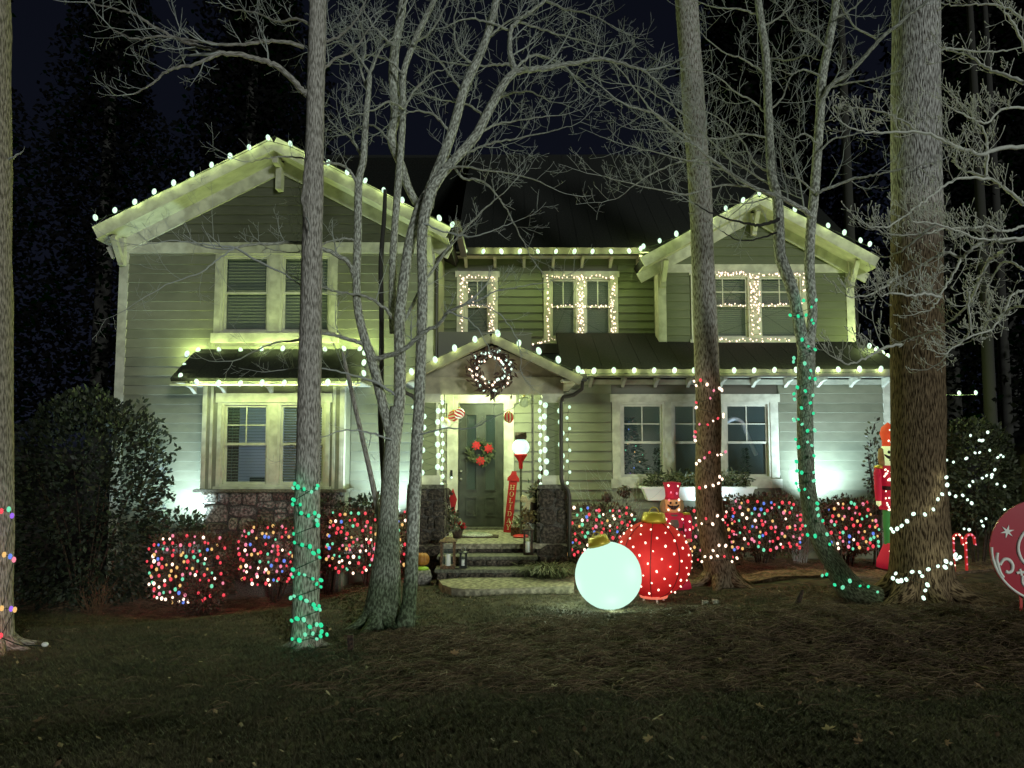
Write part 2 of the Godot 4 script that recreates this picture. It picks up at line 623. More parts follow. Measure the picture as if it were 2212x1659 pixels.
func lap(parent: Node, x0: float, x1: float, y0: float, y1: float, z: float, step: float, holes: Array, mats: Array, apex := Vector3.ZERO) -> void:
	# rows of lap boards on a wall facing the street; apex = (centre, height, half width per metre below it)
	var y := y0
	while y < y1 - 0.02:
		var a := x0
		var b := x1
		var mid := y + step * 0.5
		if apex != Vector3.ZERO:
			var half := (apex.y - mid - 0.06) * apex.z
			a = maxf(x0, apex.x - half)
			b = minf(x1, apex.x + half)
			if b - a < 0.15:
				break
		var cuts := []
		for h in holes:
			if h.position.y < y + step and h.end.y > y:
				cuts.append([h.position.x, h.end.x])
		var h2 := minf(step, y1 - y)
		for s in minus(a, b, cuts):
			if s[1] - s[0] < 0.02:
				continue
			var ends := [s[0]]
			if s[1] - s[0] > 3.7:
				ends.append(s[0] + (s[1] - s[0]) * rng.randf_range(0.35, 0.65))
			ends.append(s[1])
			for k in ends.size() - 1:
				var l: float = ends[k + 1] - ends[k] - 0.003
				var tilt := Basis(Vector3(1, 0, 0), -0.17 + rng.randf_range(-0.012, 0.012))
				piece(parent, "siding_board", unit_box, mats[rng.randi() % mats.size()], Transform3D(tilt * Basis.from_scale(Vector3(l, h2 + 0.03, 0.018)), Vector3((ends[k] + ends[k + 1]) / 2, y + h2 * 0.5 + 0.015, z + 0.008)))
		y += step

func core(parent: Node, x0: float, x1: float, y0: float, y1: float, z: float, holes: Array) -> void:
	var b := MB.new()
	var ys := [y0, y1]
	for h in holes:
		ys.append(h.position.y)
		ys.append(h.end.y)
	ys.sort()
	for i in ys.size() - 1:
		if ys[i + 1] - ys[i] < 0.001: continue
		var cuts := []
		var m: float = (ys[i] + ys[i + 1]) / 2
		for h in holes:
			if h.position.y < m and h.end.y > m: cuts.append([h.position.x, h.end.x])
		for s in minus(x0, x1, cuts):
			b.block(Vector3(s[0], ys[i], z - 0.16), Vector3(s[1], ys[i + 1], z - 0.012))
	put(parent, "wall", b.mesh(), M.core)

func window(x0: float, x1: float, y0: float, y1: float, z: float, meet: float, grille: Vector2i, blind := 0.0, label := "") -> MeshInstance3D:
	# a double-hung sash window: outer rectangle of its frame, the height of the meeting rail, panes across and up in the top sash
	var b := MB.new()
	var t := 0.035
	b.block(Vector3(x0, y0, z - 0.1), Vector3(x0 + t, y1, z + 0.022))
	b.block(Vector3(x1 - t, y0, z - 0.1), Vector3(x1, y1, z + 0.022))
	b.block(Vector3(x0 + t, y1 - t, z - 0.1), Vector3(x1 - t, y1, z + 0.022))
	b.block(Vector3(x0 + t, y0, z - 0.1), Vector3(x1 - t, y0 + t, z + 0.026))
	var w := put(house, "window", b.mesh(), M.sash)
	if label: w.set_meta("label", label)
	for k in 2:   # top sash outside, bottom sash behind it
		var lo := y0 + t if k == 0 else meet - 0.02
		var hi := meet + 0.02 if k == 0 else y1 - t
		var zz := z - 0.035 if k == 0 else z - 0.012
		var r := 0.035
		var s := MB.new()
		s.block(Vector3(x0 + t, lo, zz - 0.02), Vector3(x0 + t + r, hi, zz))
		s.block(Vector3(x1 - t - r, lo, zz - 0.02), Vector3(x1 - t, hi, zz))
		s.block(Vector3(x0 + t + r, hi - r, zz - 0.02), Vector3(x1 - t - r, hi, zz))
		s.block(Vector3(x0 + t + r, lo, zz - 0.02), Vector3(x1 - t - r, lo + r, zz))
		put(w, "sash", s.mesh(), M.sash)
		var p := MB.new()
		p.quad(Vector3(x0 + t + r, lo + r, zz - 0.012), Vector3(x1 - t - r, lo + r, zz - 0.012), Vector3(x1 - t - r, hi - r, zz - 0.012), Vector3(x0 + t + r, hi - r, zz - 0.012))
		put(w, "pane", p.mesh(), M.glass)
		if k == 1:
			for i in range(1, grille.x):
				var x := lerpf(x0 + t + r, x1 - t - r, float(i) / grille.x)
				bar(w, "muntin", Vector3(x - 0.009, lo + r, zz - 0.009), Vector3(x + 0.009, hi - r, zz - 0.001), M.sash)
			for j in range(1, grille.y):
				var y := lerpf(lo + r, hi - r, float(j) / grille.y)
				bar(w, "muntin", Vector3(x0 + t + r, y - 0.009, zz - 0.0095), Vector3(x1 - t - r, y + 0.009, zz - 0.0015), M.sash)
	if blind != 0.0:
		var s2 := MB.new()
		var y2 := y0 + 0.05
		while y2 < y1 - 0.05:
			s2.box(Transform3D(Basis(Vector3(1, 0, 0), -0.75 if blind > 0 else -0.08), Vector3((x0 + x1) / 2, y2, z - 0.14)), Vector3(x1 - x0 - 0.1, 0.003, absf(blind) * 0.98))
			y2 += absf(blind)
		put(w, "blind", s2.mesh(), M.blind).set_meta("kind", "stuff")
	return w

func casing(x0: float, x1: float, y0: float, y1: float, z: float, w := 0.11, head := 0.15, sill := 0.12, mulls := []) -> void:
	bar(house, "window_trim", Vector3(x0 - w, y0, z - 0.01), Vector3(x0, y1, z + 0.034), M.trim)
	bar(house, "window_trim", Vector3(x1, y0, z - 0.01), Vector3(x1 + w, y1, z + 0.034), M.trim)
	bar(house, "window_trim", Vector3(x0 - w - 0.03, y1, z - 0.01), Vector3(x1 + w + 0.03, y1 + head, z + 0.044), M.trim)
	bar(house, "window_sill", Vector3(x0 - w - 0.03, y0 - sill, z - 0.01), Vector3(x1 + w + 0.03, y0, z + 0.06), M.trim)
	for m in mulls:
		bar(house, "window_trim", Vector3(m[0], y0, z - 0.01), Vector3(m[1], y1, z + 0.03), M.trim)

func roof_plane(o: Vector3, a: Vector3, u: Vector3, thick := 0.14, called := "roof", step := 0.145) -> void:
	# o: start of the eave, a: along the eave, u: up the slope
	var along := a.normalized()
	var up := u.normalized()
	var q := along.cross(up).normalized()
	if q.y < 0: q = -q
	var b := MB.new()
	var p := [o, o + a, o + a + u, o + u]
	if along.cross(up).y < 0: p.reverse()
	b.quad(p[0], p[1], p[2], p[3])
	var d := []
	for e in p: d.append(e - q * thick)
	b.quad(d[3], d[2], d[1], d[0])
	for i in 4:
		b.quad(d[i], d[(i + 1) % 4], p[(i + 1) % 4], p[i])
	var r := put(house, called, b.mesh(), M.shingle)
	var s := MB.new()
	var n := int(u.length() / step)
	for i in n:
		var at_ := o + up * (step * i + step * 0.55) + q * 0.012
		var pieces := maxi(1, int(a.length() / 0.31))
		for k in pieces:
			var ln := a.length() / pieces
			var tilt := Basis(along, up, along.cross(up)).rotated(along, (0.06 if along.cross(up).y > 0 else -0.06))
			s.box(Transform3D(tilt, at_ + along * (ln * (k + 0.5)) + q * rng.randf_range(-0.002, 0.002)), Vector3(ln - 0.006, step * 1.12, 0.008))
	put(r, "shingles", s.mesh(), M.shingle).set_meta("kind", "stuff")

var stone_meshes := []

func stones(parent: Node, x0: float, x1: float, y0: float, y1: float, z: float, size: float, x := Transform3D(), mats: Array = []) -> void:
	# fieldstone veneer: the rectangle split into uneven cells, one stone in each
	if stone_meshes.is_empty():
		for k in 9:
			var poly := PackedVector2Array()
			var n := 7 + k % 3
			for i in n:
				var an := TAU * (i + rng.randf_range(-0.22, 0.22)) / n
				var q := Vector2(cos(an), sin(an))
				var m := maxf(absf(q.x), absf(q.y))
				q = q / lerpf(1.0, m, 0.75) * rng.randf_range(0.9, 1.02)
				poly.append(q * 0.5)
			var b := MB.new()
			b.prism(poly, 0.0, 0.72, Transform3D(), 0.0)
			var inner := PackedVector2Array()
			var shift := Vector2(rng.randf_range(-0.06, 0.06), rng.randf_range(-0.06, 0.06))
			for p in poly: inner.append(p * rng.randf_range(0.66, 0.8) + shift)
			for i in n:
				var j := (i + 1) % n
				b.quad(Vector3(poly[i].x, poly[i].y, 0.721), Vector3(poly[j].x, poly[j].y, 0.721), Vector3(inner[j].x, inner[j].y, 1.0 + rng.randf_range(-0.1, 0.12)), Vector3(inner[i].x, inner[i].y, 1.0))
			var t := MB.new()
			t.prism(inner, 0.9, 1.0)
			b.v.append_array(t.v)
			for q in t.ix: b.ix.append(q + b.n.size())
			b.n.append_array(t.n)
			b.uv.append_array(t.uv)
			b.c.append_array(t.c)
			stone_meshes.append(b.mesh())
	if mats.is_empty(): mats = [M.stone_a, M.stone_a, M.stone_b, M.stone_c]
	var cells := [Rect2(x0, y0, x1 - x0, y1 - y0)]
	var done := []
	while cells.size():
		var c: Rect2 = cells.pop_back()
		var big := maxf(c.size.x, c.size.y * 1.35)
		if big < size * rng.randf_range(0.8, 2.1):
			done.append(c)
			continue
		var t := rng.randf_range(0.28, 0.72)
		if c.size.x > c.size.y * 1.35:
			cells.append(Rect2(c.position, Vector2(c.size.x * t, c.size.y)))
			cells.append(Rect2(c.position + Vector2(c.size.x * t, 0), Vector2(c.size.x * (1 - t), c.size.y)))
		else:
			cells.append(Rect2(c.position, Vector2(c.size.x, c.size.y * t)))
			cells.append(Rect2(c.position + Vector2(0, c.size.y * t), Vector2(c.size.x, c.size.y * (1 - t))))
	for c in done:
		var m: Material = mats[rng.randi() % mats.size()]
		var turn := Basis(Vector3(0, 0, 1), PI * (rng.randi() % 2) + rng.randf_range(-0.12, 0.12))
		var sc := Basis.from_scale(Vector3(c.size.x - 0.004, c.size.y - 0.004, rng.randf_range(0.028, 0.06)))
		piece(parent, "stone", stone_meshes[rng.randi() % 9], m, x * Transform3D(sc * turn, Vector3(c.get_center().x, c.get_center().y, z)))

func tails(xs: Array, y: float, z: float, drop := 0.16, out := 0.3) -> void:
	for x in xs:
		var b := MB.new()
		var poly := PackedVector2Array([Vector2(0, 0), Vector2(0, -drop), Vector2(out * 0.5, -drop * 0.5), Vector2(out, -0.05), Vector2(out, 0)])
		b.prism(poly, -0.025, 0.025, Transform3D(Basis(Vector3(0, 0, 1), Vector3(0, 1, 0), Vector3(-1, 0, 0)), Vector3(x, y, z)))
		put(house, "rafter_tail", b.mesh(), M.trim)

func pipe(parent: Node, pts: Array, r: float, mat: Material, called := "downspout") -> void:
	var p := PackedVector3Array(pts)
	var rr := PackedFloat32Array()
	for i in p.size(): rr.append(r)
	var b := MB.new()
	b.tube(p, rr, 8)
	put(parent, called, b.mesh(), mat)

func build_house() -> void:
	house = thing("house", "two-storey house with gables, stone piers and light strings along its eaves", "house", Vector3(0, 0, -12.6))
	var A := [M.siding, M.siding_b, M.siding_c]
	# ---- left wing, wall at z = -12
	var wz := -12.0
	var L0 := -6.2
	var L1 := -1.24
	var hole_up := [Rect2(-4.62, 3.76, 1.78, 1.3)]
	var bay_hole := [Rect2(-4.6, 1.0, 2.05, 2.0)]
	core(house, L0, L1, -0.6, 5.3, wz, hole_up + bay_hole)
	lap(house, L0 + 0.1, L1 - 0.1, -0.3, 5.06, wz, 0.148, [Rect2(-4.68, 3.64, 1.9, 1.42), Rect2(-4.64, -0.5, 2.13, 3.42)], A)
	var ap := Vector3(-3.68, 6.68, 1.0 / 0.52)
	lap(house, L0 - 0.05, L1 + 0.05, 5.24, 6.7, wz, 0.148, [], [M.shake], ap)
	var g := MB.new()
	g.prism(PackedVector2Array([Vector2(L0, 5.3), Vector2(L1, 5.3), Vector2(-3.68, 6.62)]), wz - 0.16, wz - 0.012)
	put(house, "wall", g.mesh(), M.core)
	bar(house, "band_board", Vector3(L0 + 0.13, 5.06, wz - 0.01), Vector3(L1 - 0.13, 5.235, wz + 0.04), M.trim)
	bar(house, "corner_board", Vector3(L0 - 0.02, -0.5, wz - 0.012), Vector3(L0 + 0.125, 5.32, wz + 0.032), M.trim)
	bar(house, "corner_board", Vector3(L1 - 0.125, -0.5, wz - 0.012), Vector3(L1 + 0.02, 5.32, wz + 0.032), M.trim)
	# side walls and what closes the house behind
	var shell := MB.new()
	shell.block(Vector3(L0, -0.6, -18.5), Vector3(L0 + 0.12, 5.3, wz - 0.17))
	shell.block(Vector3(L1 - 0.12, -0.6, -13.9), Vector3(L1, 5.4, wz - 0.17))
	shell.block(Vector3(L0, -0.6, -18.6), Vector3(6.2, 5.4, -18.5))
	shell.block(Vector3(6.1, -0.6, -18.5), Vector3(6.22, 3.6, -12.8))
	shell.block(Vector3(5.96, 3.6, -18.5), Vector3(6.02, 5.3, -13.6))
	shell.block(Vector3(L0 + 0.12, 3.1, -18.5), Vector3(L1 - 0.12, 3.25, wz - 0.17))
	shell.block(Vector3(L1 + 0.02, 3.98, -18.5), Vector3(6.08, 4.06, -14.1))
	put(house, "side_wall", shell.mesh(), M.siding)
	var inner := MB.new()
	inner.block(Vector3(L0 + 0.13, 3.26, -14.2), Vector3(L1 - 0.13, 5.3, -14.1))
	inner.block(Vector3(L1, 4.07, -15.7), Vector3(6.0, 5.4, -15.6))
	inner.block(Vector3(L1 + 0.02, 0.5, -15.3), Vector3(6.08, 3.9, -15.2))
	inner.block(Vector3(L1 + 0.02, 0.5, -15.2), Vector3(6.08, 0.6, -12.8))
	put(house, "inner_wall", inner.mesh(), M.inside)
	# upstairs pair of windows
	window(-4.6, -3.83, 3.78, 5.05, wz, 4.43, Vector2i(1, 1), 0.05)
	window(-3.67, -2.86, 3.78, 5.05, wz, 4.43, Vector2i(1, 1), 0.05)
	casing(-4.6, -2.86, 3.78, 5.05, wz, 0.1, 0.012, 0.15, [[-3.83, -3.67]])
	# gable roof
	var rl := Vector3(-3.68, 6.79, -11.55)
	var e1 := Vector3(-6.38, 5.38, -11.55)
	var e2 := Vector3(-0.98, 5.38, -11.55)
	roof_plane(e1 + Vector3(0, 0, -8.4), Vector3(0, 0, 8.4), rl - e1, 0.1)
	roof_plane(e2, Vector3(0, 0, -8.4), rl - e2, 0.1)
	for s in [[e1, -1], [e2, 1]]:
		var dn := Vector3(0, -0.115, 0.0)
		var top := rl + dn + Vector3(0, 0.0, 0.02)
		var bot: Vector3 = s[0] + dn + Vector3(0, 0, 0.02)
		board(house, "rake_board", bot, top, 0.2, 0.045, M.trim, Vector3(0, 0, 1))
		board(house, "soffit", bot + Vector3(0, -0.09, -0.24), top + Vector3(0, -0.09, -0.24), 0.02, 0.44, M.trim, Vector3(0, 0, 1))
		board(house, "frieze_board", bot + Vector3(0, -0.21, -0.43), top + Vector3(0, -0.21, -0.43), 0.2, 0.04, M.trim, Vector3(0, 0, 1))
	bar(house, "gable_bracket", Vector3(-3.73, 6.05, -11.96), Vector3(-3.64, 6.5, -11.8), M.trim)
	bar(house, "gable_bracket", Vector3(-3.728, 6.4, -11.8), Vector3(-3.642, 6.49, -11.6), M.trim)
	for x in [L0 + 0.05, L1 - 0.05]:
		bar(house, "gable_bracket", Vector3(x - 0.045, 4.85, -11.965), Vector3(x + 0.045, 5.28, -11.86), M.trim)
		board(house, "gable_bracket", Vector3(x, 4.9, -11.88), Vector3(x, 5.24, -11.62), 0.08, 0.08, M.trim)
	# ---- the bay under its own little roof
	var bz := -11.5
	var B0 := -4.62
	var B1 := -2.52
	core(house, B0 + 0.02, B1 - 0.02, 1.37, 2.95, bz, [Rect2(-4.34, 1.4, 1.56, 1.27)])
	var side := MB.new()
	side.block(Vector3(B0, -0.4, wz), Vector3(B0 + 0.05, 2.95, bz - 0.165))
	side.block(Vector3(B1 - 0.05, -0.4, wz), Vector3(B1, 2.95, bz - 0.165))
	put(house, "bay_side", side.mesh(), M.siding)
	bar(house, "board_panel", Vector3(B0, 1.37, bz - 0.013), Vector3(-4.34 - 0.06, 2.95, bz + 0.012), M.bay)
	bar(house, "board_panel", Vector3(-2.78 + 0.06, 1.37, bz - 0.013), Vector3(B1, 2.95, bz + 0.012), M.bay)
	bar(house, "board_panel", Vector3(-4.4, 2.82, bz - 0.013), Vector3(-2.72, 2.95, bz + 0.012), M.bay)
	for x in [-4.585, -4.49, -2.66, -2.555]:
		bar(house, "batten", Vector3(x - 0.02, 1.38, bz + 0.012), Vector3(x + 0.02, 2.9, bz + 0.028), M.trim)
	bar(house, "corner_board", Vector3(B0 - 0.012, 1.38, bz - 0.1), Vector3(B0 + 0.05, 2.94, bz + 0.022), M.trim)
	bar(house, "corner_board", Vector3(B1 - 0.05, 1.38, bz - 0.1), Vector3(B1 + 0.012, 2.94, bz + 0.022), M.trim)
	window(-4.34, -3.62, 1.41, 2.66, bz, 2.04, Vector2i(2, 2), -0.045, "left window of the bay with the blind part raised on a lit room")
	window(-3.5, -2.78, 1.41, 2.66, bz, 2.04, Vector2i(1, 1), 0.04)
	casing(-4.34, -2.78, 1.41, 2.66, bz, 0.06, 0.14, 0.035, [[-3.62, -3.5]])
	bar(house, "ledge", Vector3(B0 - 0.08, 1.33, bz - 0.45), Vector3(B1 + 0.08, 1.372, bz + 0.12), M.cap)
	var sw := MB.new()
	sw.block(Vector3(B0 + 0.04, -0.5, bz - 0.4), Vector3(B1 - 0.04, 1.33, bz - 0.02))
	var base := put(house, "stone_base", sw.mesh(), M.mortar)
	stones(base, B0 + 0.01, B1 - 0.01, 0.1, 1.33, bz - 0.022, 0.27)
	stones(base, -0.42, -0.02, 0.1, 1.33, 0.0, 0.2, Transform3D(Basis(Vector3(0, 1, 0), -PI / 2), Vector3(B0 + 0.042, 0, bz + 0.0)))
	roof_plane(Vector3(-4.94, 2.98, -11.05), Vector3(2.72, 0, 0), Vector3(0, 0.55, -0.94), 0.07)
	bar(house, "fascia", Vector3(-4.95, 2.878, -11.1), Vector3(-2.2, 2.905, -11.06), M.trim)
	bar(house, "soffit", Vector3(-4.94, 2.93, -11.99), Vector3(-2.21, 2.95, -11.075), M.trim)
	tails([-4.75, -4.3, -3.6, -2.95, -2.4], 2.93, bz + 0.02, 0.14, 0.3)
	# the lit room behind the bay
	var room := MB.new()
	room.block(Vector3(-5.6, 0.5, -14.6), Vector3(-1.5, 3.1, -14.5))
	room.block(Vector3(-5.6, 0.5, -14.5), Vector3(-5.5, 3.1, -12.2))
	room.block(Vector3(-1.6, 0.5, -14.5), Vector3(-1.5, 3.1, -12.2))
	room.block(Vector3(-5.5, 0.4, -14.5), Vector3(-1.6, 0.5, -11.7))
	put(house, "inner_wall", room.mesh(), M.room)
	var dr := MB.new()
	dr.block(Vector3(-4.55, 0.5, -14.49), Vector3(-4.4, 2.7, -14.42))
	dr.block(Vector3(-4.45, 1.05, -13.2), Vector3(-3.9, 1.48, -13.1))
	dr.block(Vector3(-4.9, 1.0, -13.6), Vector3(-3.2, 1.05, -12.9))
	put(house, "desk", dr.mesh(), M.black)
	var cu := MB.new()
	for i in 9:
		cu.block(Vector3(-4.85 + i * 0.055, 1.1, -12.3 - 0.02 * (i % 2)), Vector3(-4.8 + i * 0.055, 2.7, -12.27 - 0.02 * (i % 2)))
	put(house, "curtain", cu.mesh(), M.dark_wood).set_meta("kind", "stuff")
	lamp(house, Vector3(-3.6, 2.75, -13.4), Color(0.62, 0.82, 1.0), 0.7, 0.1)
	var cl := MB.new()
	cl.ball(Vector3(-3.6, 2.75, -13.4), Vector3(0.12, 0.08, 0.12))
	put(house, "unseen_lamp", cl.mesh(), glow(Color(0.6, 0.8, 1.0), 1.5))
	# ---- middle of the upper floor, wall at z = -13.9
	var mz := -13.9
	var mh := [Rect2(-0.9, 3.93, 0.53, 1.2), Rect2(0.66, 3.94, 1.2, 1.18)]
	core(house, L1, 2.6, 3.7, 5.5, mz, mh)
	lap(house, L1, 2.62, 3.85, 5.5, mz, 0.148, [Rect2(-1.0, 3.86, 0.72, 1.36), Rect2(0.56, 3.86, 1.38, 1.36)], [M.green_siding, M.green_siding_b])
	window(-0.88, -0.39, 3.95, 5.1, mz, 4.56, Vector2i(2, 1), 0.062)
	casing(-0.88, -0.39, 3.95, 5.1, mz, 0.13, 0.11, 0.09)
	window(0.68, 1.2, 3.96, 5.1, mz, 4.56, Vector2i(2, 1), 0.035)
	window(1.31, 1.84, 3.96, 5.1, mz, 4.56, Vector2i(2, 1), 0.035)
	casing(0.68, 1.84, 3.96, 5.1, mz, 0.1, 0.11, 0.09, [[1.2, 1.31]])
	roof_plane(Vector3(-1.0, 5.5, -13.42), Vector3(7.2, 0, 0), Vector3(0, 3.6, -4.8), 0.12)
	roof_plane(Vector3(-6.2, 5.5, -23.0), Vector3(12.4, 0, 0), Vector3(0, 3.6, 4.78), 0.12)
	bar(house, "gutter", Vector3(-0.92, 5.39, -13.42), Vector3(2.25, 5.505, -13.31), M.gutter)
	bar(house, "soffit", Vector3(-1.2, 5.44, -13.88), Vector3(2.6, 5.46, -13.43), M.trim)
	tails([-0.84, -0.31, 0.22, 0.75, 1.28, 1.8, 2.3], 5.43, mz + 0.02, 0.16, 0.4)
	# ---- right gable, wall at z = -13.4
	var gz := -13.4
	var gh_ := [Rect2(3.24, 3.86, 1.9, 1.19)]
	core(house, 2.6, 6.02, 3.6, 5.3, gz, gh_)
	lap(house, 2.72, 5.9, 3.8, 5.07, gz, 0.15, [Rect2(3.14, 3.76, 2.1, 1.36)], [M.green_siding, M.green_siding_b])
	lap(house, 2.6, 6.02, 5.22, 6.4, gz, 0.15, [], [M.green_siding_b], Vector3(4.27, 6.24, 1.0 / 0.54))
	g = MB.new()
	g.prism(PackedVector2Array([Vector2(2.6, 5.3), Vector2(6.02, 5.3), Vector2(4.27, 6.2)]), gz - 0.16, gz - 0.012)
	put(house, "wall", g.mesh(), M.core)
	bar(house, "band_board", Vector3(2.72, 5.07, gz - 0.01), Vector3(5.9, 5.22, gz + 0.03), M.trim)
	bar(house, "corner_board", Vector3(2.58, 3.72, gz - 0.3), Vector3(2.72, 5.3, gz + 0.032), M.trim)
	bar(house, "corner_board", Vector3(5.9, 3.72, gz - 0.3), Vector3(6.04, 5.3, gz + 0.032), M.trim)
	bar(house, "side_wall", Vector3(2.6, 3.7, mz), Vector3(2.66, 5.4, gz - 0.3), M.green_siding)
	window(3.26, 4.2, 3.88, 5.03, gz, 4.485, Vector2i(2, 2), 0.035)
	window(4.35, 5.12, 3.88, 5.03, gz, 4.485, Vector2i(2, 2), 0.035)
	casing(3.26, 5.12, 3.88, 5.03, gz, 0.1, 0.04, 0.1, [[4.2, 4.35]])
	var rg := Vector3(4.27, 6.37, -12.97)
	e1 = Vector3(2.24, 5.25, -12.97)
	e2 = Vector3(6.26, 5.25, -12.97)
	roof_plane(e1 + Vector3(0, 0, -3.2), Vector3(0, 0, 3.2), rg - e1, 0.09)
	roof_plane(e2, Vector3(0, 0, -3.2), rg - e2, 0.09)
	for s in [[e1, -1], [e2, 1]]:
		var top := rg + Vector3(0, -0.1, 0.02)
		var bot: Vector3 = s[0] + Vector3(0, -0.1, 0.02)
		board(house, "rake_board", bot, top, 0.18, 0.045, M.trim, Vector3(0, 0, 1))
		board(house, "soffit", bot + Vector3(0, -0.08, -0.22), top + Vector3(0, -0.08, -0.22), 0.02, 0.4, M.trim, Vector3(0, 0, 1))
		board(house, "frieze_board", bot + Vector3(0, -0.19, -0.39), top + Vector3(0, -0.19, -0.39), 0.18, 0.04, M.trim, Vector3(0, 0, 1))
	bar(house, "gable_bracket", Vector3(4.23, 5.72, -13.35), Vector3(4.31, 6.1, -13.24), M.trim)
	board(house, "gable_bracket", Vector3(4.27, 5.8, -13.25), Vector3(4.27, 6.08, -13.03), 0.07, 0.07, M.trim)
	for x in [2.66, 5.97]:
		bar(house, "gable_bracket", Vector3(x - 0.045, 4.8, -13.366), Vector3(x + 0.045, 5.24, -13.27), M.trim)
		board(house, "gable_bracket", Vector3(x, 4.9, -13.28), Vector3(x, 5.22, -13.03), 0.08, 0.07, M.trim)
	# ---- ground floor right, wall at z = -12.6
	var rz := -12.6
	core(house, 0.32, 6.2, -0.3, 3.2, rz, [Rect2(1.75, 1.46, 2.5, 1.3)])
	lap(house, 0.36, 6.1, 0.2, 3.06, rz, 0.157, [Rect2(1.63, 1.3, 2.74, 1.58)], A)
	window(1.77, 2.5, 1.48, 2.73, rz, 2.07, Vector2i(2, 2))
	window(2.61, 3.36, 1.48, 2.73, rz, 2.07, Vector2i(2, 2))
	window(3.47, 4.23, 1.48, 2.73, rz, 2.07, Vector2i(2, 2))
	casing(1.77, 4.23, 1.48, 2.73, rz, 0.13, 0.13, 0.15, [[2.5, 2.61], [3.36, 3.47]])
	bar(house, "corner_board", Vector3(6.09, 0.0, rz - 0.012), Vector3(6.22, 3.06, rz + 0.032), M.trim)
	bar(house, "frieze_board", Vector3(0.95, 3.02, rz - 0.01), Vector3(6.22, 3.1, rz + 0.036), M.trim)
	roof_plane(Vector3(0.8, 3.22, -12.12), Vector3(5.42, 0, 0), Vector3(0, 0.86, -1.8), 0.08)
	bar(house, "gutter", Vector3(0.96, 3.1, -12.12), Vector3(6.22, 3.215, -12.0), M.gutter)
	bar(house, "soffit", Vector3(0.95, 3.13, -12.57), Vector3(6.2, 3.15, -12.13), M.trim)
	var tx := []
	for i in 10: tx.append(1.28 + i * 0.535)
	tails(tx, 3.12, rz + 0.03, 0.15, 0.34)
	# a pale arch and a trimmed tree can be made out behind the panes
	var arch := PackedVector3Array()
	var ar := PackedFloat32Array()
	for i in 25:
		var t := i / 24.0
		arch.append(Vector3(3.4 + t * 0.72, 2.28 - 0.14 * cos(t * TAU * 0.85 + 0.6) + (0.1 * t if t < 0.7 else 0.07 - (t - 0.7) * 1.2), -13.0))
		ar.append(0.035)
	var ab := MB.new()
	ab.tube(arch, ar, 6)
	put(house, "inner_garland", ab.mesh(), M.room)
	cl = MB.new()
	cl.ball(Vector3(3.0, 3.6, -14.2), Vector3(0.12, 0.06, 0.12))
	put(house, "unseen_lamp", cl.mesh(), glow(Color(0.7, 1.0, 0.75), 0.6))  # added lamp to lighten the dark panes; no lamp known in this room
	lamp(house, Vector3(3.0, 3.6, -14.2), Color(0.7, 1.0, 0.75), 0.3, 0.08)
	porch()

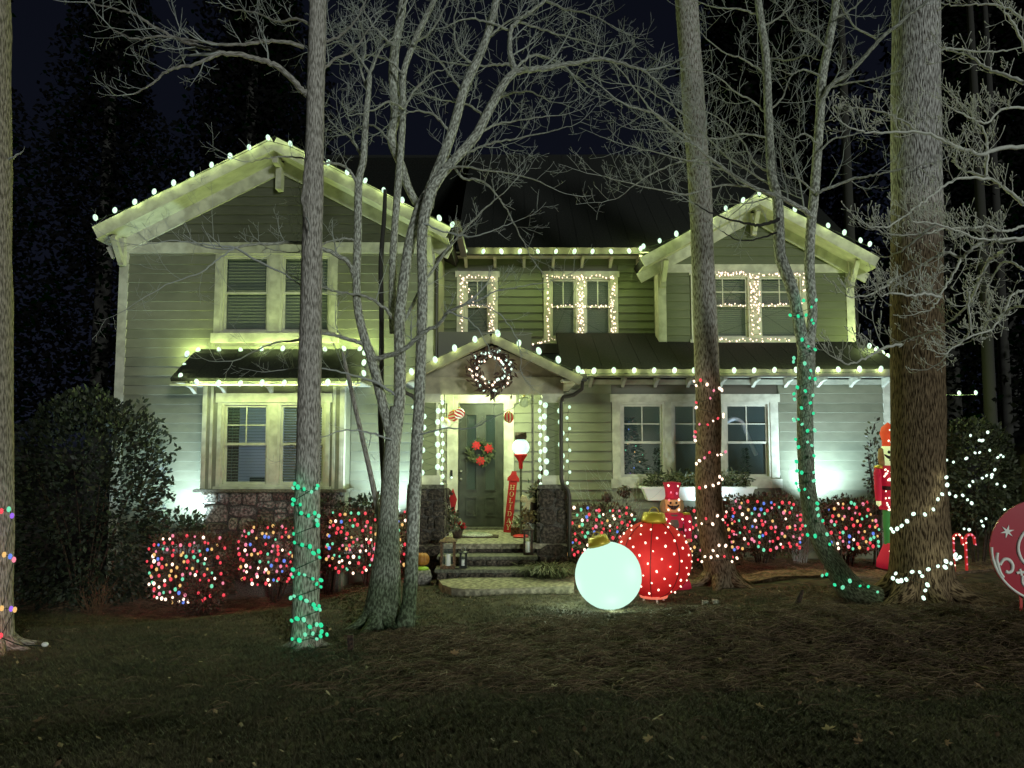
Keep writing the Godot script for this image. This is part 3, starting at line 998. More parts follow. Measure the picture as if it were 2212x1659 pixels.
func porch() -> void:
	var dz := -12.6
	var cx := -0.29
	var dk := [M.stone_b, M.stone_d, M.stone_d]
	var fl := 0.665
	# door wall
	core(house, -1.24, 0.32, 0.4, 3.9, dz, [Rect2(-0.9, 0.66, 0.78, 2.04)])
	lap(house, -1.24, 0.32, fl, 2.95, dz, 0.157, [Rect2(-1.02, 0.6, 1.02, 2.24)], [M.siding, M.siding_c])
	bar(house, "door_trim", Vector3(-1.06, fl, dz - 0.01), Vector3(-0.88, 2.73, dz + 0.04), M.trim)
	bar(house, "door_trim", Vector3(-0.135, fl, dz - 0.01), Vector3(0.03, 2.73, dz + 0.04), M.trim)
	bar(house, "door_trim", Vector3(-1.1, 2.71, dz - 0.01), Vector3(0.07, 2.87, dz + 0.05), M.trim)
	bar(house, "threshold", Vector3(-0.9, fl - 0.01, dz - 0.1), Vector3(-0.12, fl + 0.035, dz + 0.08), M.cap)
	var y0 := fl + 0.04
	var y1 := 2.7
	var d := MB.new()
	var lites := [Rect2(-0.74, 1.3, 0.15, 1.22), Rect2(-0.43, 1.3, 0.15, 1.22)]
	for s in [[-0.87, -0.74], [-0.59, -0.43], [-0.28, -0.14]]:
		d.block(Vector3(s[0], y0, dz - 0.09), Vector3(s[1], y1, dz - 0.045))
	for l in lites:
		d.block(Vector3(l.position.x, l.end.y, dz - 0.09), Vector3(l.end.x, y1, dz - 0.045))
		d.block(Vector3(l.position.x, y0, dz - 0.09), Vector3(l.end.x, l.position.y, dz - 0.045))
	var door := put(house, "door", d.mesh(), M.door)
	door.set_meta("label", "dark green front door with two tall glass lites")
	for l in lites:
		var p := MB.new()
		p.quad(Vector3(l.position.x, l.position.y, dz - 0.07), Vector3(l.end.x, l.position.y, dz - 0.07), Vector3(l.end.x, l.end.y, dz - 0.07), Vector3(l.position.x, l.end.y, dz - 0.07))
		put(door, "pane", p.mesh(), M.glass)
		var m := MB.new()
		var e := 0.022
		m.block(Vector3(l.position.x - e, l.position.y - e, dz - 0.045), Vector3(l.position.x, l.end.y + e, dz - 0.032))
		m.block(Vector3(l.end.x, l.position.y - e, dz - 0.045), Vector3(l.end.x + e, l.end.y + e, dz - 0.032))
		m.block(Vector3(l.position.x, l.end.y, dz - 0.045), Vector3(l.end.x, l.end.y + e, dz - 0.032))
		m.block(Vector3(l.position.x, l.position.y - e, dz - 0.045), Vector3(l.end.x, l.position.y, dz - 0.032))
		put(door, "moulding", m.mesh(), M.door)
		m = MB.new()
		var q := Rect2(l.position.x - 0.015, 0.87, 0.18, 0.31)
		for r in [[q.position.x, q.end.x, q.end.y - 0.02, q.end.y], [q.position.x, q.end.x, q.position.y, q.position.y + 0.02], [q.position.x, q.position.x + 0.02, q.position.y + 0.02, q.end.y - 0.02], [q.end.x - 0.02, q.end.x, q.position.y + 0.02, q.end.y - 0.02]]:
			m.block(Vector3(r[0], r[2], dz - 0.045), Vector3(r[1], r[3], dz - 0.028))
		m.block(Vector3(q.position.x + 0.045, q.position.y + 0.045, dz - 0.045), Vector3(q.end.x - 0.045, q.end.y - 0.045, dz - 0.035))
		put(door, "panel", m.mesh(), M.door)
	for y in [1.47, 1.6]:
		var k := MB.new()
		k.ball(Vector3(-0.83, y, dz - 0.015), Vector3(0.024, 0.024, 0.03))
		put(door, "handle", k.mesh(), M.metal)
	var bell := MB.new()
	bell.block(Vector3(-1.0, 1.5, dz + 0.04), Vector3(-0.965, 1.62, dz + 0.06))
	var bl := put(house, "doorbell", bell.mesh(), M.black)
	bell = MB.new()
	bell.ball(Vector3(-0.982, 1.5, dz + 0.06), Vector3(0.018, 0.018, 0.01))
	put(bl, "button_light", bell.mesh(), M.globe)
	# hall seen through the glass
	var hall := MB.new()
	hall.block(Vector3(-0.62, 0.7, -14.5), Vector3(-0.5, 2.4, -14.4))
	hall.block(Vector3(-0.3, 0.7, -14.2), Vector3(-0.2, 2.6, -14.1))
	put(house, "inner_wall", hall.mesh(), M.room)
	# floor and steps
	var f := MB.new()
	f.block(Vector3(cx - 1.1, fl - 0.07, dz), Vector3(cx + 1.1, fl, -10.74))
	put(house, "porch_floor", f.mesh(), M.concrete)
	var body := MB.new()
	body.block(Vector3(cx - 1.05, -0.2, dz), Vector3(cx + 1.05, fl - 0.072, -10.83))
	body.block(Vector3(-0.98, -0.2, -10.83), Vector3(0.32, 0.5, -10.43))
	body.block(Vector3(-0.98, -0.2, -10.43), Vector3(0.32, 0.375, -10.14))
	var st := put(house, "steps", body.mesh(), M.mortar)
	bar(st, "tread", Vector3(-1.0, 0.5, -10.83), Vector3(0.34, 0.54, -10.39), M.cap)
	bar(st, "tread", Vector3(-1.0, 0.375, -10.43), Vector3(0.34, 0.415, -10.09), M.cap)
	stones(st, -0.98, 0.32, 0.53, fl - 0.075, -10.835, 0.16, Transform3D(), dk)
	stones(st, -0.98, 0.32, 0.41, 0.5, -10.435, 0.16, Transform3D(), dk)
	stones(st, -0.98, 0.32, 0.24, 0.375, -10.145, 0.16, Transform3D(), dk)
	# piers, columns
	for s in [-1, 1]:
		var px: float = cx + s * 0.865
		var pm := MB.new()
		pm.block(Vector3(px - 0.19, -0.2, -11.14), Vector3(px + 0.19, 1.42, -10.76))
		var pier := put(house, "stone_pier", pm.mesh(), M.mortar)
		stones(pier, px - 0.205, px + 0.205, 0.15, 1.42, -10.765, 0.24, Transform3D(), dk)
		stones(pier, 0.0, 0.4, 0.15, 1.42, 0.0, 0.24, Transform3D(Basis(Vector3(0, 1, 0), -s * PI / 2), Vector3(px - s * 0.188, 0, -11.15 if s == 1 else -10.75)), dk)
		bar(pier, "cap_stone", Vector3(px - 0.22, 1.42, -11.18), Vector3(px + 0.22, 1.475, -10.72), M.cap)
		bar(house, "column_base", Vector3(px - 0.155, 1.475, -11.1), Vector3(px + 0.155, 1.6, -10.79), M.trim)
		var col := MB.new()
		var w0 := 0.135
		var w1 := 0.115
		var p := [Vector3(-w0, 1.6, w0), Vector3(w0, 1.6, w0), Vector3(w0, 1.6, -w0), Vector3(-w0, 1.6, -w0), Vector3(-w1, 2.62, w1), Vector3(w1, 2.62, w1), Vector3(w1, 2.62, -w1), Vector3(-w1, 2.62, -w1)]
		var o := Vector3(px, 0, -10.945)
		for i in 4:
			var j := (i + 1) % 4
			col.quad(o + p[i], o + p[j], o + p[j + 4], o + p[i + 4])
		put(house, "column", col.mesh(), M.green_siding)
		for e in [-1, 1]:
			board(house, "column_trim", o + Vector3(e * (w0 - 0.014), 1.6, w0 + 0.004), o + Vector3(e * (w1 - 0.014), 2.62, w1 + 0.004), 0.035, 0.02, M.trim, Vector3(0, 0, 1))
		bar(house, "column_cap", Vector3(px - 0.15, 2.62, -11.1), Vector3(px + 0.15, 2.745, -10.79), M.trim)
	# beams, ceiling, gable
	bar(house, "beam", Vector3(cx - 1.02, 2.745, -11.04), Vector3(cx + 1.02, 2.985, -10.86), M.panel)
	for s in [-1, 1]:
		bar(house, "beam", Vector3(cx + s * 0.9 - 0.08, 2.745, dz + 0.02), Vector3(cx + s * 0.9 + 0.08, 2.98, -11.04), M.trim)
	bar(house, "porch_ceiling", Vector3(cx - 0.8, 2.9, dz + 0.02), Vector3(cx + 0.8, 2.93, -11.045), M.trim)
	var gb := MB.new()
	gb.prism(PackedVector2Array([Vector2(cx - 1.05, 2.99), Vector2(cx + 1.05, 2.99), Vector2(cx, 3.44)]), -11.0, -10.9)
	put(house, "gable_panel", gb.mesh(), M.panel)
	var rp := Vector3(cx, 3.56, -10.5)
	var a := Vector3(cx - 1.24, 2.96, -10.5)
	var b := Vector3(cx + 1.24, 2.96, -10.5)
	roof_plane(a + Vector3(0, 0, -3.2), Vector3(0, 0, 3.2), rp - a, 0.07)
	roof_plane(b, Vector3(0, 0, -3.2), rp - b, 0.07)
	for e in [a, b]:
		var dn := Vector3(0, -0.06, 0.015)
		board(house, "rake_board", e + dn, rp + dn, 0.12, 0.03, M.panel, Vector3(0, 0, 1))
		board(house, "soffit", e + Vector3(0, -0.08, -0.2), rp + Vector3(0, -0.08, -0.2), 0.015, 0.38, M.panel, Vector3(0, 0, 1))
	bar(house, "soffit", Vector3(cx + 0.98, 2.9, -12.5), Vector3(cx + 1.22, 2.93, -10.55), M.trim)
	bar(house, "soffit", Vector3(cx - 1.22, 2.9, -11.95), Vector3(cx - 0.98, 2.93, -10.55), M.trim)
	# gutters and downspouts
	bar(house, "gutter", Vector3(cx + 1.22, 2.9, -12.1), Vector3(cx + 1.32, 3.0, -10.5), M.gutter)
	bar(house, "gutter", Vector3(cx - 1.32, 2.9, -12.0), Vector3(cx - 1.22, 3.0, -10.5), M.gutter)
	pipe(house, [Vector3(0.98, 2.92, -10.6), Vector3(0.97, 2.8, -10.62), Vector3(0.86, 2.72, -10.66), Vector3(0.72, 2.69, -10.7), Vector3(0.685, 2.62, -10.72), Vector3(0.685, 1.56, -10.72), Vector3(0.7, 1.48, -10.68), Vector3(0.775, 1.4, -10.66), Vector3(0.79, 1.3, -10.66), Vector3(0.79, 0.5, -10.66)], 0.03, M.gutter)
	pipe(house, [Vector3(-1.56, 2.92, -10.6), Vector3(-1.5, 2.76, -10.62), Vector3(-1.38, 2.7, -10.7), Vector3(-1.32, 2.6, -10.72), Vector3(-1.32, 1.6, -10.72), Vector3(-1.42, 1.46, -10.7), Vector3(-1.43, 1.3, -10.7), Vector3(-1.43, 0.4, -10.7)], 0.03, M.gutter)
	pipe(house, [Vector3(-0.95, 5.4, -11.9), Vector3(-0.97, 5.15, -11.93), Vector3(-1.1, 5.02, -11.94), Vector3(-1.18, 4.95, -11.94), Vector3(-1.19, 4.8, -11.94), Vector3(-1.19, 3.2, -11.94)], 0.035, M.gutter)
	bar(house, "gutter", Vector3(-0.9, 5.36, -13.4), Vector3(-0.8, 5.46, -11.55), M.gutter)
	# porch ceiling light
	var cl := MB.new()
	cl.ball(Vector3(cx, 2.87, -11.7), Vector3(0.13, 0.05, 0.13), 16, 8)
	put(house, "porch_lamp", cl.mesh(), glow(Color(0.8, 1.0, 0.6), 1.6))
	lamp(house, Vector3(cx, 2.84, -11.7), Color(0.8, 1.0, 0.48), PORCH, 0.1)

const PORCH := 3.6

# ---------------------------------------------------------------- trees
func curve(p: Array, n: int) -> PackedVector3Array:   # smooth line through points
	var o := PackedVector3Array()
	for i in p.size() - 1:
		var a: Vector3 = p[maxi(i - 1, 0)]
		var b: Vector3 = p[i]
		var c: Vector3 = p[i + 1]
		var d: Vector3 = p[mini(i + 2, p.size() - 1)]
		for k in n:
			o.append(b.cubic_interpolate(c, a, d, float(k) / n))
	o.append(p[p.size() - 1])
	return o

func ramp(l: Array, n: int) -> PackedFloat32Array:
	var o := PackedFloat32Array()
	for i in l.size() - 1:
		for k in n:
			o.append(lerpf(l[i], l[i + 1], float(k) / n))
	o.append(l[l.size() - 1])
	return o

func stem(parent: Node, called: String, pts: Array, rad: Array, d: float, mat: Material, sides := 12, n := 5, rough := 0.12, low := Color(1, 1, 1), high := Color(1, 1, 1), yl := 0.0, yh := 1.0, flare := false) -> PackedVector3Array:
	# pts: surveyed [x, y, (depth)], rad: half widths in the same units
	var p := []
	var r := []
	for i in pts.size():
		var q = pts[i]
		var dd: float = d
		if q is Array and q.size() > 2: dd = q[2]
		p.append(at(q[0], q[1], dd))
		r.append(rad[mini(i, rad.size() - 1)] * dd / F)
	var c := curve(p, n)
	var rr := ramp(r, n)
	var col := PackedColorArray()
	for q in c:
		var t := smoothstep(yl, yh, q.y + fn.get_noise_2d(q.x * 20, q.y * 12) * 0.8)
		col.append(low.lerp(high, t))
	var b := MB.new()
	b.tube(c, rr, sides, col, rough, fn, maxi(1, roundi(TAU * rr[0] / 0.5)))
	if flare:   # root buttresses
		var o := c[0]
		for k in 7:
			var an := TAU * (k + rng.randf_range(-0.25, 0.25)) / 7
			var q := Vector3(cos(an), 0, sin(an))
			var l := rr[0] * rng.randf_range(1.5, 2.1)
			b.tube(curve([o + Vector3(0, rr[0] * 1.9, 0) + q * rr[0] * 0.12, o + Vector3(0, rr[0] * 0.55, 0) + q * rr[0] * 0.7, Vector3(o.x, gy(o.x + q.x * l, o.z + q.z * l) - 0.02, o.z) + q * l], 4), ramp([rr[0] * 0.2, rr[0] * 0.32, rr[0] * 0.1], 4), 7, PackedColorArray([low, low, low, low, low, low, low, low, low]), rough, fn)
	put(parent, called, b.mesh(), mat)
	return c

func twig(b: MB, p: Vector3, dir: Vector3, l: float, r: float, lvl: int, up := 0.12, bud := 0.0) -> void:
	var n := 6 if l > 0.3 else 4
	var pts := PackedVector3Array([p])
	var rs := PackedFloat32Array([r])
	var d := dir.normalized()
	var q := p
	for i in n:
		d = (d + Vector3(rng.randf_range(-0.24, 0.24), rng.randf_range(-0.2, 0.2) + up, rng.randf_range(-0.24, 0.24))).normalized()
		q += d * l / n
		pts.append(q)
		rs.append(lerpf(r, maxf(r * 0.3, 0.0016), float(i + 1) / n))
		if lvl > 0 and i < n - 1 and rng.randf() < 0.8:
			var s := d.cross(Vector3(rng.randf_range(-1, 1), rng.randf_range(-1, 1), rng.randf_range(-1, 1))).normalized()
			twig(b, q, d * 0.75 + s, l * rng.randf_range(0.3, 0.62), rs[i + 1] * 0.72, lvl - 1, up, bud)
	if bud > 0.0:
		rs[n] = bud
		rs[n - 1] = maxf(rs[n - 1], bud * 0.55)
	b.tube(pts, rs, 4 if lvl > 0 else 3)

func limb(parent: Node, tw: MB, pts: Array, r0: float, r1: float, mat: Material, every := 0.22, l := 0.7, lvl := 2, up := 0.1, bud := 0.0, col := Color(1, 1, 1)) -> void:
	# pts: world points
	var c := curve(pts, 6)
	var r := PackedFloat32Array()
	var cc := PackedColorArray()
	for i in c.size():
		r.append(lerpf(r0, r1, float(i) / (c.size() - 1)))
		cc.append(col)
	for i in range(1, c.size() - 1):
		c[i] += Vector3(rng.randf_range(-1, 1), rng.randf_range(-1, 1), rng.randf_range(-1, 1)) * 0.008
	var b := MB.new()
	b.tube(c, r, 7, cc, 0.1, fn)
	put(parent, "branch", b.mesh(), mat)
	var run := 0.0
	for i in range(1, c.size()):
		var seg := c[i].distance_to(c[i - 1])
		run += seg
		while run > every:
			run -= every
			var t := float(i) / c.size()
			if t < 0.12: continue
			var d := (c[i] - c[i - 1]).normalized()
			var s := d.cross(Vector3(rng.randf_range(-1, 1), rng.randf_range(-0.4, 0.4), rng.randf_range(-1, 1))).normalized()
			if s.y < -0.2 and rng.randf() < 0.5: s = -s
			twig(tw, c[i], d * rng.randf_range(0.4, 1.0) + s, l * rng.randf_range(0.45, 1.1) * (1.15 - 0.5 * t), maxf(0.0024, r[i] * 0.36), lvl, up, bud)
	twig(tw, c[c.size() - 1], c[c.size() - 1] - c[c.size() - 2], l * 0.8, r1, lvl, up, bud)

func way(l: Array, d0: float, d1: float) -> Array:   # flat list of surveyed x, y; the depth runs from d0 to d1
	var o := []
	var n := l.size() / 2
	for i in n:
		o.append(at(l[i * 2], l[i * 2 + 1], lerpf(d0, d1, float(i) / (n - 1))))
	return o

func twigs_of(t: Node, b: MB, mat: Material) -> void:
	put(t, "twigs", b.mesh(), mat).set_meta("kind", "stuff")

func base(x: float, y: float, d: float) -> Vector3:
	return at(x, y, d)

func trees() -> void:
	# straight oak with the green spiral
	var t := thing("oak_tree", "straight grey oak trunk wound with green lights before the left wing", "tree", base(660, 1398, 7.2))
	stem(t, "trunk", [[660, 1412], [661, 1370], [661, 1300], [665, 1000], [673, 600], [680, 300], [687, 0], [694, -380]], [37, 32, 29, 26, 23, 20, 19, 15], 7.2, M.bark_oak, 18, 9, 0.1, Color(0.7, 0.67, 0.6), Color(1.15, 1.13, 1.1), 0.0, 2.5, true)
	var tw := MB.new()
	limb(t, tw, way([664, 206, 648, 188, 605, 148, 565, 130, 524, 119, 477, 114], 7.2, 6.9), 0.03, 0.022, M.bark_oak, 0.5, 0.5)
	limb(t, tw, way([477, 114, 420, 138, 366, 151, 330, 180, 289, 203], 6.9, 6.7), 0.018, 0.006, M.bark_oak, 0.16, 0.55)
	limb(t, tw, way([477, 114, 435, 100, 396, 89, 340, 62, 296, 34, 262, 23, 190, 5], 6.9, 6.6), 0.02, 0.006, M.bark_oak, 0.2, 0.6)
	limb(t, tw, way([656, 101, 620, 90, 571, 91, 520, 96, 470, 96], 7.2, 6.8), 0.02, 0.012, M.bark_oak, 0.3, 0.45)
	limb(t, tw, way([470, 96, 400, 84, 340, 78, 290, 85, 240, 60], 6.8, 6.5), 0.013, 0.005, M.bark_oak, 0.2, 0.6)
	limb(t, tw, way([680, 60, 640, 40, 600, 48, 560, 30, 500, 20], 7.2, 7.6), 0.016, 0.006, M.bark_oak, 0.16, 0.5)
	limb(t, tw, way([684, 20, 650, -20, 600, -30, 520, -10, 440, -30], 7.2, 7.0), 0.02, 0.006, M.bark_oak, 0.2, 0.7)
	limb(t, tw, way([690, 160, 720, 130, 760, 110, 800, 60], 7.2, 7.6), 0.016, 0.006, M.bark_oak, 0.14, 0.5)
	limb(t, tw, way([690, 90, 730, 80, 770, 40, 800, -20], 7.2, 7.4), 0.014, 0.006, M.bark_oak, 0.14, 0.5)
	limb(t, tw, way([676, 330, 662, 360, 655, 430, 662, 470], 7.15, 7.0), 0.025, 0.012, M.bark_oak, 2.0, 0.2, 0)
	twigs_of(t, tw, M.twig)
	# the many-stemmed maple
	t = thing("maple_tree", "grey maple with several lichened stems rising from one mossy base", "tree", base(832, 1355, 8.2))
	tw = MB.new()
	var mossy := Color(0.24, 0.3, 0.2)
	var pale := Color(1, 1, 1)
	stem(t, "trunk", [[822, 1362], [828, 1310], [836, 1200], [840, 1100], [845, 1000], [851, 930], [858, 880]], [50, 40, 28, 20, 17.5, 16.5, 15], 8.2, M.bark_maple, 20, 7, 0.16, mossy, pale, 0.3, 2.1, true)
	stem(t, "trunk", [[848, 960], [832, 895], [805, 783], [789, 736], [774, 674], [770, 611], [773, 502], [775, 392], [785, 346], [790, 260], [796, 202], [799, 161]], [11, 11, 10.5, 10, 9.5, 9, 9, 8.5, 8, 7, 6, 5], 8.2, M.bark_maple, 12, 5, 0.1)
	stem(t, "trunk", [[852, 960], [862, 880], [864, 780], [863, 693], [868, 640], [876, 580], [886, 522], [898, 480], [912, 442], [935, 405], [952, 380], [976, 352], [1026, 296], [1048, 255], [1069, 215], [1093, 175], [1113, 155]], [13, 13, 13, 12.5, 12.5, 12.5, 12.5, 13, 14, 12.5, 11.5, 11, 11, 10.5, 10, 9, 8.5], 8.2, M.bark_maple, 12, 5, 0.1)
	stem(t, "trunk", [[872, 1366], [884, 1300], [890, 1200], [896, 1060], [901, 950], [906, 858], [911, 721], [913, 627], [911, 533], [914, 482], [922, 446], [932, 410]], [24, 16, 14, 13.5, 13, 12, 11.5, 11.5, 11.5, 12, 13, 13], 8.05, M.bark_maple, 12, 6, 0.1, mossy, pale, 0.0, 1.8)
	stem(t, "trunk", [[922, 448], [934, 400], [975, 290], [1002, 195], [1026, 141], [1049, 87], [1069, 17], [1085, -80]], [15, 13, 11, 10.5, 10, 9, 8, 6], 8.3, M.bark_maple, 10, 5, 0.1)
	stem(t, "trunk", [[850, 720], [848, 660], [849, 570], [852, 502], [858, 424], [865, 336], [871, 235], [871, 161], [895, 91], [916, 45], [938, 0], [960, -60]], [9, 9, 9, 8, 8, 8, 7, 7, 7, 6.5, 6, 5], 8.4, M.bark_maple, 10, 5, 0.08)
	stem(t, "trunk", [[900, 440], [881, 403], [868, 360], [851, 319], [846, 290], [855, 245], [850, 168], [854, 101], [868, 20], [872, -60]], [8, 9, 9, 10, 11, 11, 11, 10, 9, 7], 8.5, M.bark_maple, 10, 5, 0.08)
	stem(t, "trunk", [[826, 1170], [812, 1080], [795, 1000], [772, 900], [756, 830], [740, 760]], [6, 6, 5.5, 5, 4.5, 3], 8.35, M.bark_pine, 8, 5, 0.06)
	stem(t, "trunk", [[836, 1150], [828, 1020], [822, 900], [824, 800], [824, 657], [823, 564], [830, 470], [832, 410]], [6, 6, 6, 5.5, 5.5, 5.5, 5, 4], 8.6, M.far_bark, 8, 5, 0.06)  # near-black bark colour stands in for a stem that gets no light
	limb(t, tw, way([1113, 155, 1150, 150, 1190, 146, 1251, 134, 1311, 128, 1379, 148], 8.2, 8.0), 0.04, 0.014, M.bark_maple, 0.14, 0.7)
	limb(t, tw, way([1113, 155, 1108, 140, 1102, 110, 1103, 67, 1118, 45, 1145, 25, 1177, 0, 1200, -40], 8.2, 8.3), 0.034, 0.014, M.bark_maple, 0.2, 0.6)
	limb(t, tw, way([1103, 140, 1075, 140, 1040, 142, 990, 138, 930, 130], 8.2, 8.4), 0.016, 0.006, M.bark_maple, 0.14, 0.5)
	limb(t, tw, way([1113, 150, 1150, 120, 1200, 130, 1250, 170, 1300, 205], 8.2, 8.5), 0.016, 0.005, M.bark_maple, 0.16, 0.6)
	limb(t, tw, way([1379, 148, 1400, 160, 1440, 200, 1470, 260], 8.0, 8.0), 0.013, 0.005, M.bark_maple, 0.1, 0.7)
	limb(t, tw, way([766, 600, 750, 565, 705, 540, 660, 527, 626, 524, 560, 528, 507, 535], 8.2, 7.6), 0.03, 0.012, M.bark_maple, 0.3, 0.7)
	limb(t, tw, way([507, 535, 440, 528, 380, 520, 300, 530], 7.6, 7.4), 0.01, 0.004, M.twig, 0.16, 0.6)
	limb(t, tw, way([505, 536, 470, 560, 430, 590, 370, 610, 300, 650], 7.6, 7.4), 0.01, 0.004, M.twig, 0.2, 0.6)
	limb(t, tw, way([507, 535, 560, 565, 610, 590, 640, 610], 7.6, 7.5), 0.012, 0.007, M.twig, 0.3, 0.5)
	limb(t, tw, way([790, 745, 760, 735, 720, 724, 690, 722, 640, 735, 580, 745, 520, 775], 8.2, 7.9), 0.024, 0.006, M.bark_maple, 0.24, 0.6)
	limb(t, tw, way([850, 690, 830, 665, 790, 640, 740, 632, 690, 620], 8.3, 8.0), 0.022, 0.008, M.bark_maple, 0.3, 0.55)
	limb(t, tw, way([775, 400, 750, 365, 720, 352, 690, 352, 640, 340, 590, 340, 540, 350], 8.2, 7.8), 0.018, 0.005, M.bark_maple, 0.2, 0.6)
	limb(t, tw, way([772, 520, 740, 515, 690, 530, 640, 545, 590, 540], 8.2, 7.8), 0.014, 0.005, M.bark_maple, 0.22, 0.5)
	limb(t, tw, way([800, 778, 836, 768, 873, 754, 917, 717, 949, 699, 970, 674, 1009, 654], 8.2, 7.7), 0.03, 0.014, M.bark_maple, 0.5, 0.5)
	limb(t, tw, way([1009, 654, 1040, 645, 1070, 630, 1120, 620, 1180, 610], 7.7, 7.5), 0.011, 0.004, M.twig, 0.18, 0.55)
	limb(t, tw, way([970, 674, 1010, 690, 1040, 720, 1065, 770], 7.7, 7.6), 0.009, 0.004, M.twig, 0.2, 0.5)
	limb(t, tw, way([1009, 654, 1050, 662, 1090, 690, 1120, 740, 1125, 800], 7.7, 7.7), 0.008, 0.004, M.twig, 0.2, 0.45)
	limb(t, tw, way([862, 860, 820, 830, 760, 810, 690, 795, 600, 800], 8.2, 7.7), 0.016, 0.004, M.twig, 0.2, 0.5)
	limb(t, tw, way([845, 950, 800, 935, 740, 930, 660, 960], 8.1, 7.6), 0.012, 0.004, M.twig, 0.24, 0.5)
	limb(t, tw, way([905, 940, 960, 925, 1020, 925, 1060, 905, 1110, 880], 8.0, 7.6), 0.009, 0.003, M.twig, 0.3, 0.35)
	limb(t, tw, way([976, 352, 1000, 385, 1040, 390, 1080, 430, 1110, 480, 1150, 560], 8.2, 7.9), 0.016, 0.005, M.bark_maple, 0.16, 0.6)
	limb(t, tw, way([935, 405, 960, 370, 1000, 360, 1060, 370, 1130, 380, 1180, 400], 8.2, 8.0), 0.016, 0.005, M.bark_maple, 0.16, 0.6)
	limb(t, tw, way([1010, 330, 1060, 310, 1110, 300, 1180, 285, 1240, 270], 8.2, 8.0), 0.014, 0.004, M.bark_maple, 0.18, 0.55)
	limb(t, tw, way([914, 482, 960, 500, 1010, 510, 1060, 500, 1110, 480], 8.0, 7.8), 0.011, 0.004, M.twig, 0.2, 0.5)
	limb(t, tw, way([862, 720, 900, 640, 950, 560, 1000, 500, 1060, 440, 1090, 415], 8.25, 7.9), 0.02, 0.005, M.bark_maple, 0.25, 0.5)
	for q in [[799, 161, 764, 111, 735, 90, 700, 100], [799, 161, 820, 110, 850, 80, 880, 30], [796, 202, 780, 150, 790, 100, 775, 40], [871, 161, 840, 130, 800, 120, 770, 130], [871, 235, 900, 190, 930, 160, 960, 150],
		[854, 101, 820, 70, 790, 30, 780, -30], [868, 20, 890, -20, 930, -50, 960, -80], [895, 91, 930, 70, 960, 20, 980, -30], [785, 346, 760, 300, 730, 280, 705, 250], [851, 319, 820, 280, 790, 270, 750, 290],
		[1002, 195, 970, 160, 940, 120, 900, 100], [1026, 141, 990, 110, 980, 60, 990, 0], [1049, 87, 1080, 60, 1110, 40, 1160, 30], [975, 290, 940, 250, 900, 240, 860, 250], [1048, 255, 1020, 230, 980, 220, 930, 210],
		[1026, 296, 1070, 270, 1120, 260, 1190, 250], [871, 235, 840, 220, 800, 240, 760, 250], [1069, 215, 1110, 200, 1150, 200, 1190, 220], [1177, 0, 1220, 20, 1270, 30, 1330, 60], [1103, 67, 1060, 50, 1010, 40, 960, 60], [1118, 45, 1160, 60, 1230, 80, 1300, 100]]:
		limb(t, tw, way(q, 8.3, 8.0 + rng.randf_range(-0.5, 0.7)), 0.016, 0.005, M.bark_maple, 0.135, 0.64)
	twigs_of(t, tw, M.twig)
	# pine with warm lights
	t = thing("pine_tree", "tall straight pine trunk wound with warm white lights before the triple window", "tree", base(1560, 1264, 10.2))
	stem(t, "trunk", [[1558, 1272], [1557, 1240], [1540, 1160], [1531, 1069], [1530, 881], [1522, 667], [1512, 417], [1500, 250], [1483, 0], [1470, -260]], [42, 34, 29, 28, 27, 25, 24.5, 24.5, 25, 23], 10.2, M.bark_pine, 18, 7, 0.1, Color(0.5, 0.4, 0.3), Color(1.5, 1.5, 1.5), 2.0, 5.4, true)  # bark tinted dark low down for shade, pale higher up as if lit
	# forked tree with green lights
	t = thing("leaning_tree", "forked lichened tree with a leaning base wound in green lights", "tree", base(1870, 1302, 8.8))
	tw = MB.new()
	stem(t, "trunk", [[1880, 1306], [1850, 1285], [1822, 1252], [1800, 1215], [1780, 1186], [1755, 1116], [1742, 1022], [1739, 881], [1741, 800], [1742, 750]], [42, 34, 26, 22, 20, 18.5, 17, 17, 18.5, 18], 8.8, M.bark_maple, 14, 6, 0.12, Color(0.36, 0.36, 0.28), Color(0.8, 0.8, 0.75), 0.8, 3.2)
	stem(t, "trunk", [[1740, 770], [1732, 730], [1723, 680], [1711, 623], [1690, 567], [1684, 542], [1680, 438], [1667, 375], [1660, 250], [1655, 125], [1642, 33], [1630, -60]], [15, 13, 13, 13, 12.5, 12, 11, 10.5, 9.5, 9, 8.5, 7], 8.75, M.bark_maple, 11, 5, 0.1)
	stem(t, "trunk", [[1745, 770], [1751, 720], [1755, 670], [1749, 583], [1751, 500], [1759, 417], [1767, 312], [1772, 240], [1776, 167], [1788, 104], [1800, 42], [1806, 0], [1812, -80]], [13, 11, 10.5, 10.5, 10.5, 10.5, 10.5, 10, 10, 9, 8.5, 8, 6], 8.9, M.bark_maple, 11, 5, 0.1)
	limb(t, tw, way([1755, 475, 1743, 458, 1692, 429, 1629, 404, 1567, 367, 1505, 317, 1421, 250, 1360, 230], 8.9, 8.3), 0.034, 0.01, M.bark_maple, 0.2, 0.8)
	limb(t, tw, way([1684, 470, 1671, 479, 1640, 486, 1613, 483, 1555, 467, 1500, 440], 8.75, 8.2), 0.026, 0.006, M.far_bark, 0.3, 0.5)
	limb(t, tw, way([1684, 500, 1650, 512, 1600, 520, 1560, 500], 8.75, 8.4), 0.013, 0.005, M.far_bark, 0.3, 0.4)
	limb(t, tw, way([1770, 238, 1790, 190, 1838, 154, 1870, 120, 1904, 83, 1960, 35, 2004, 0], 8.9, 8.2), 0.03, 0.018, M.bark_maple, 0.3, 0.6)
	limb(t, tw, way([1764, 425, 1771, 415, 1838, 388, 1880, 380, 1921, 371, 2034, 346], 8.9, 8.4), 0.022, 0.006, M.bark_maple, 0.25, 0.6)
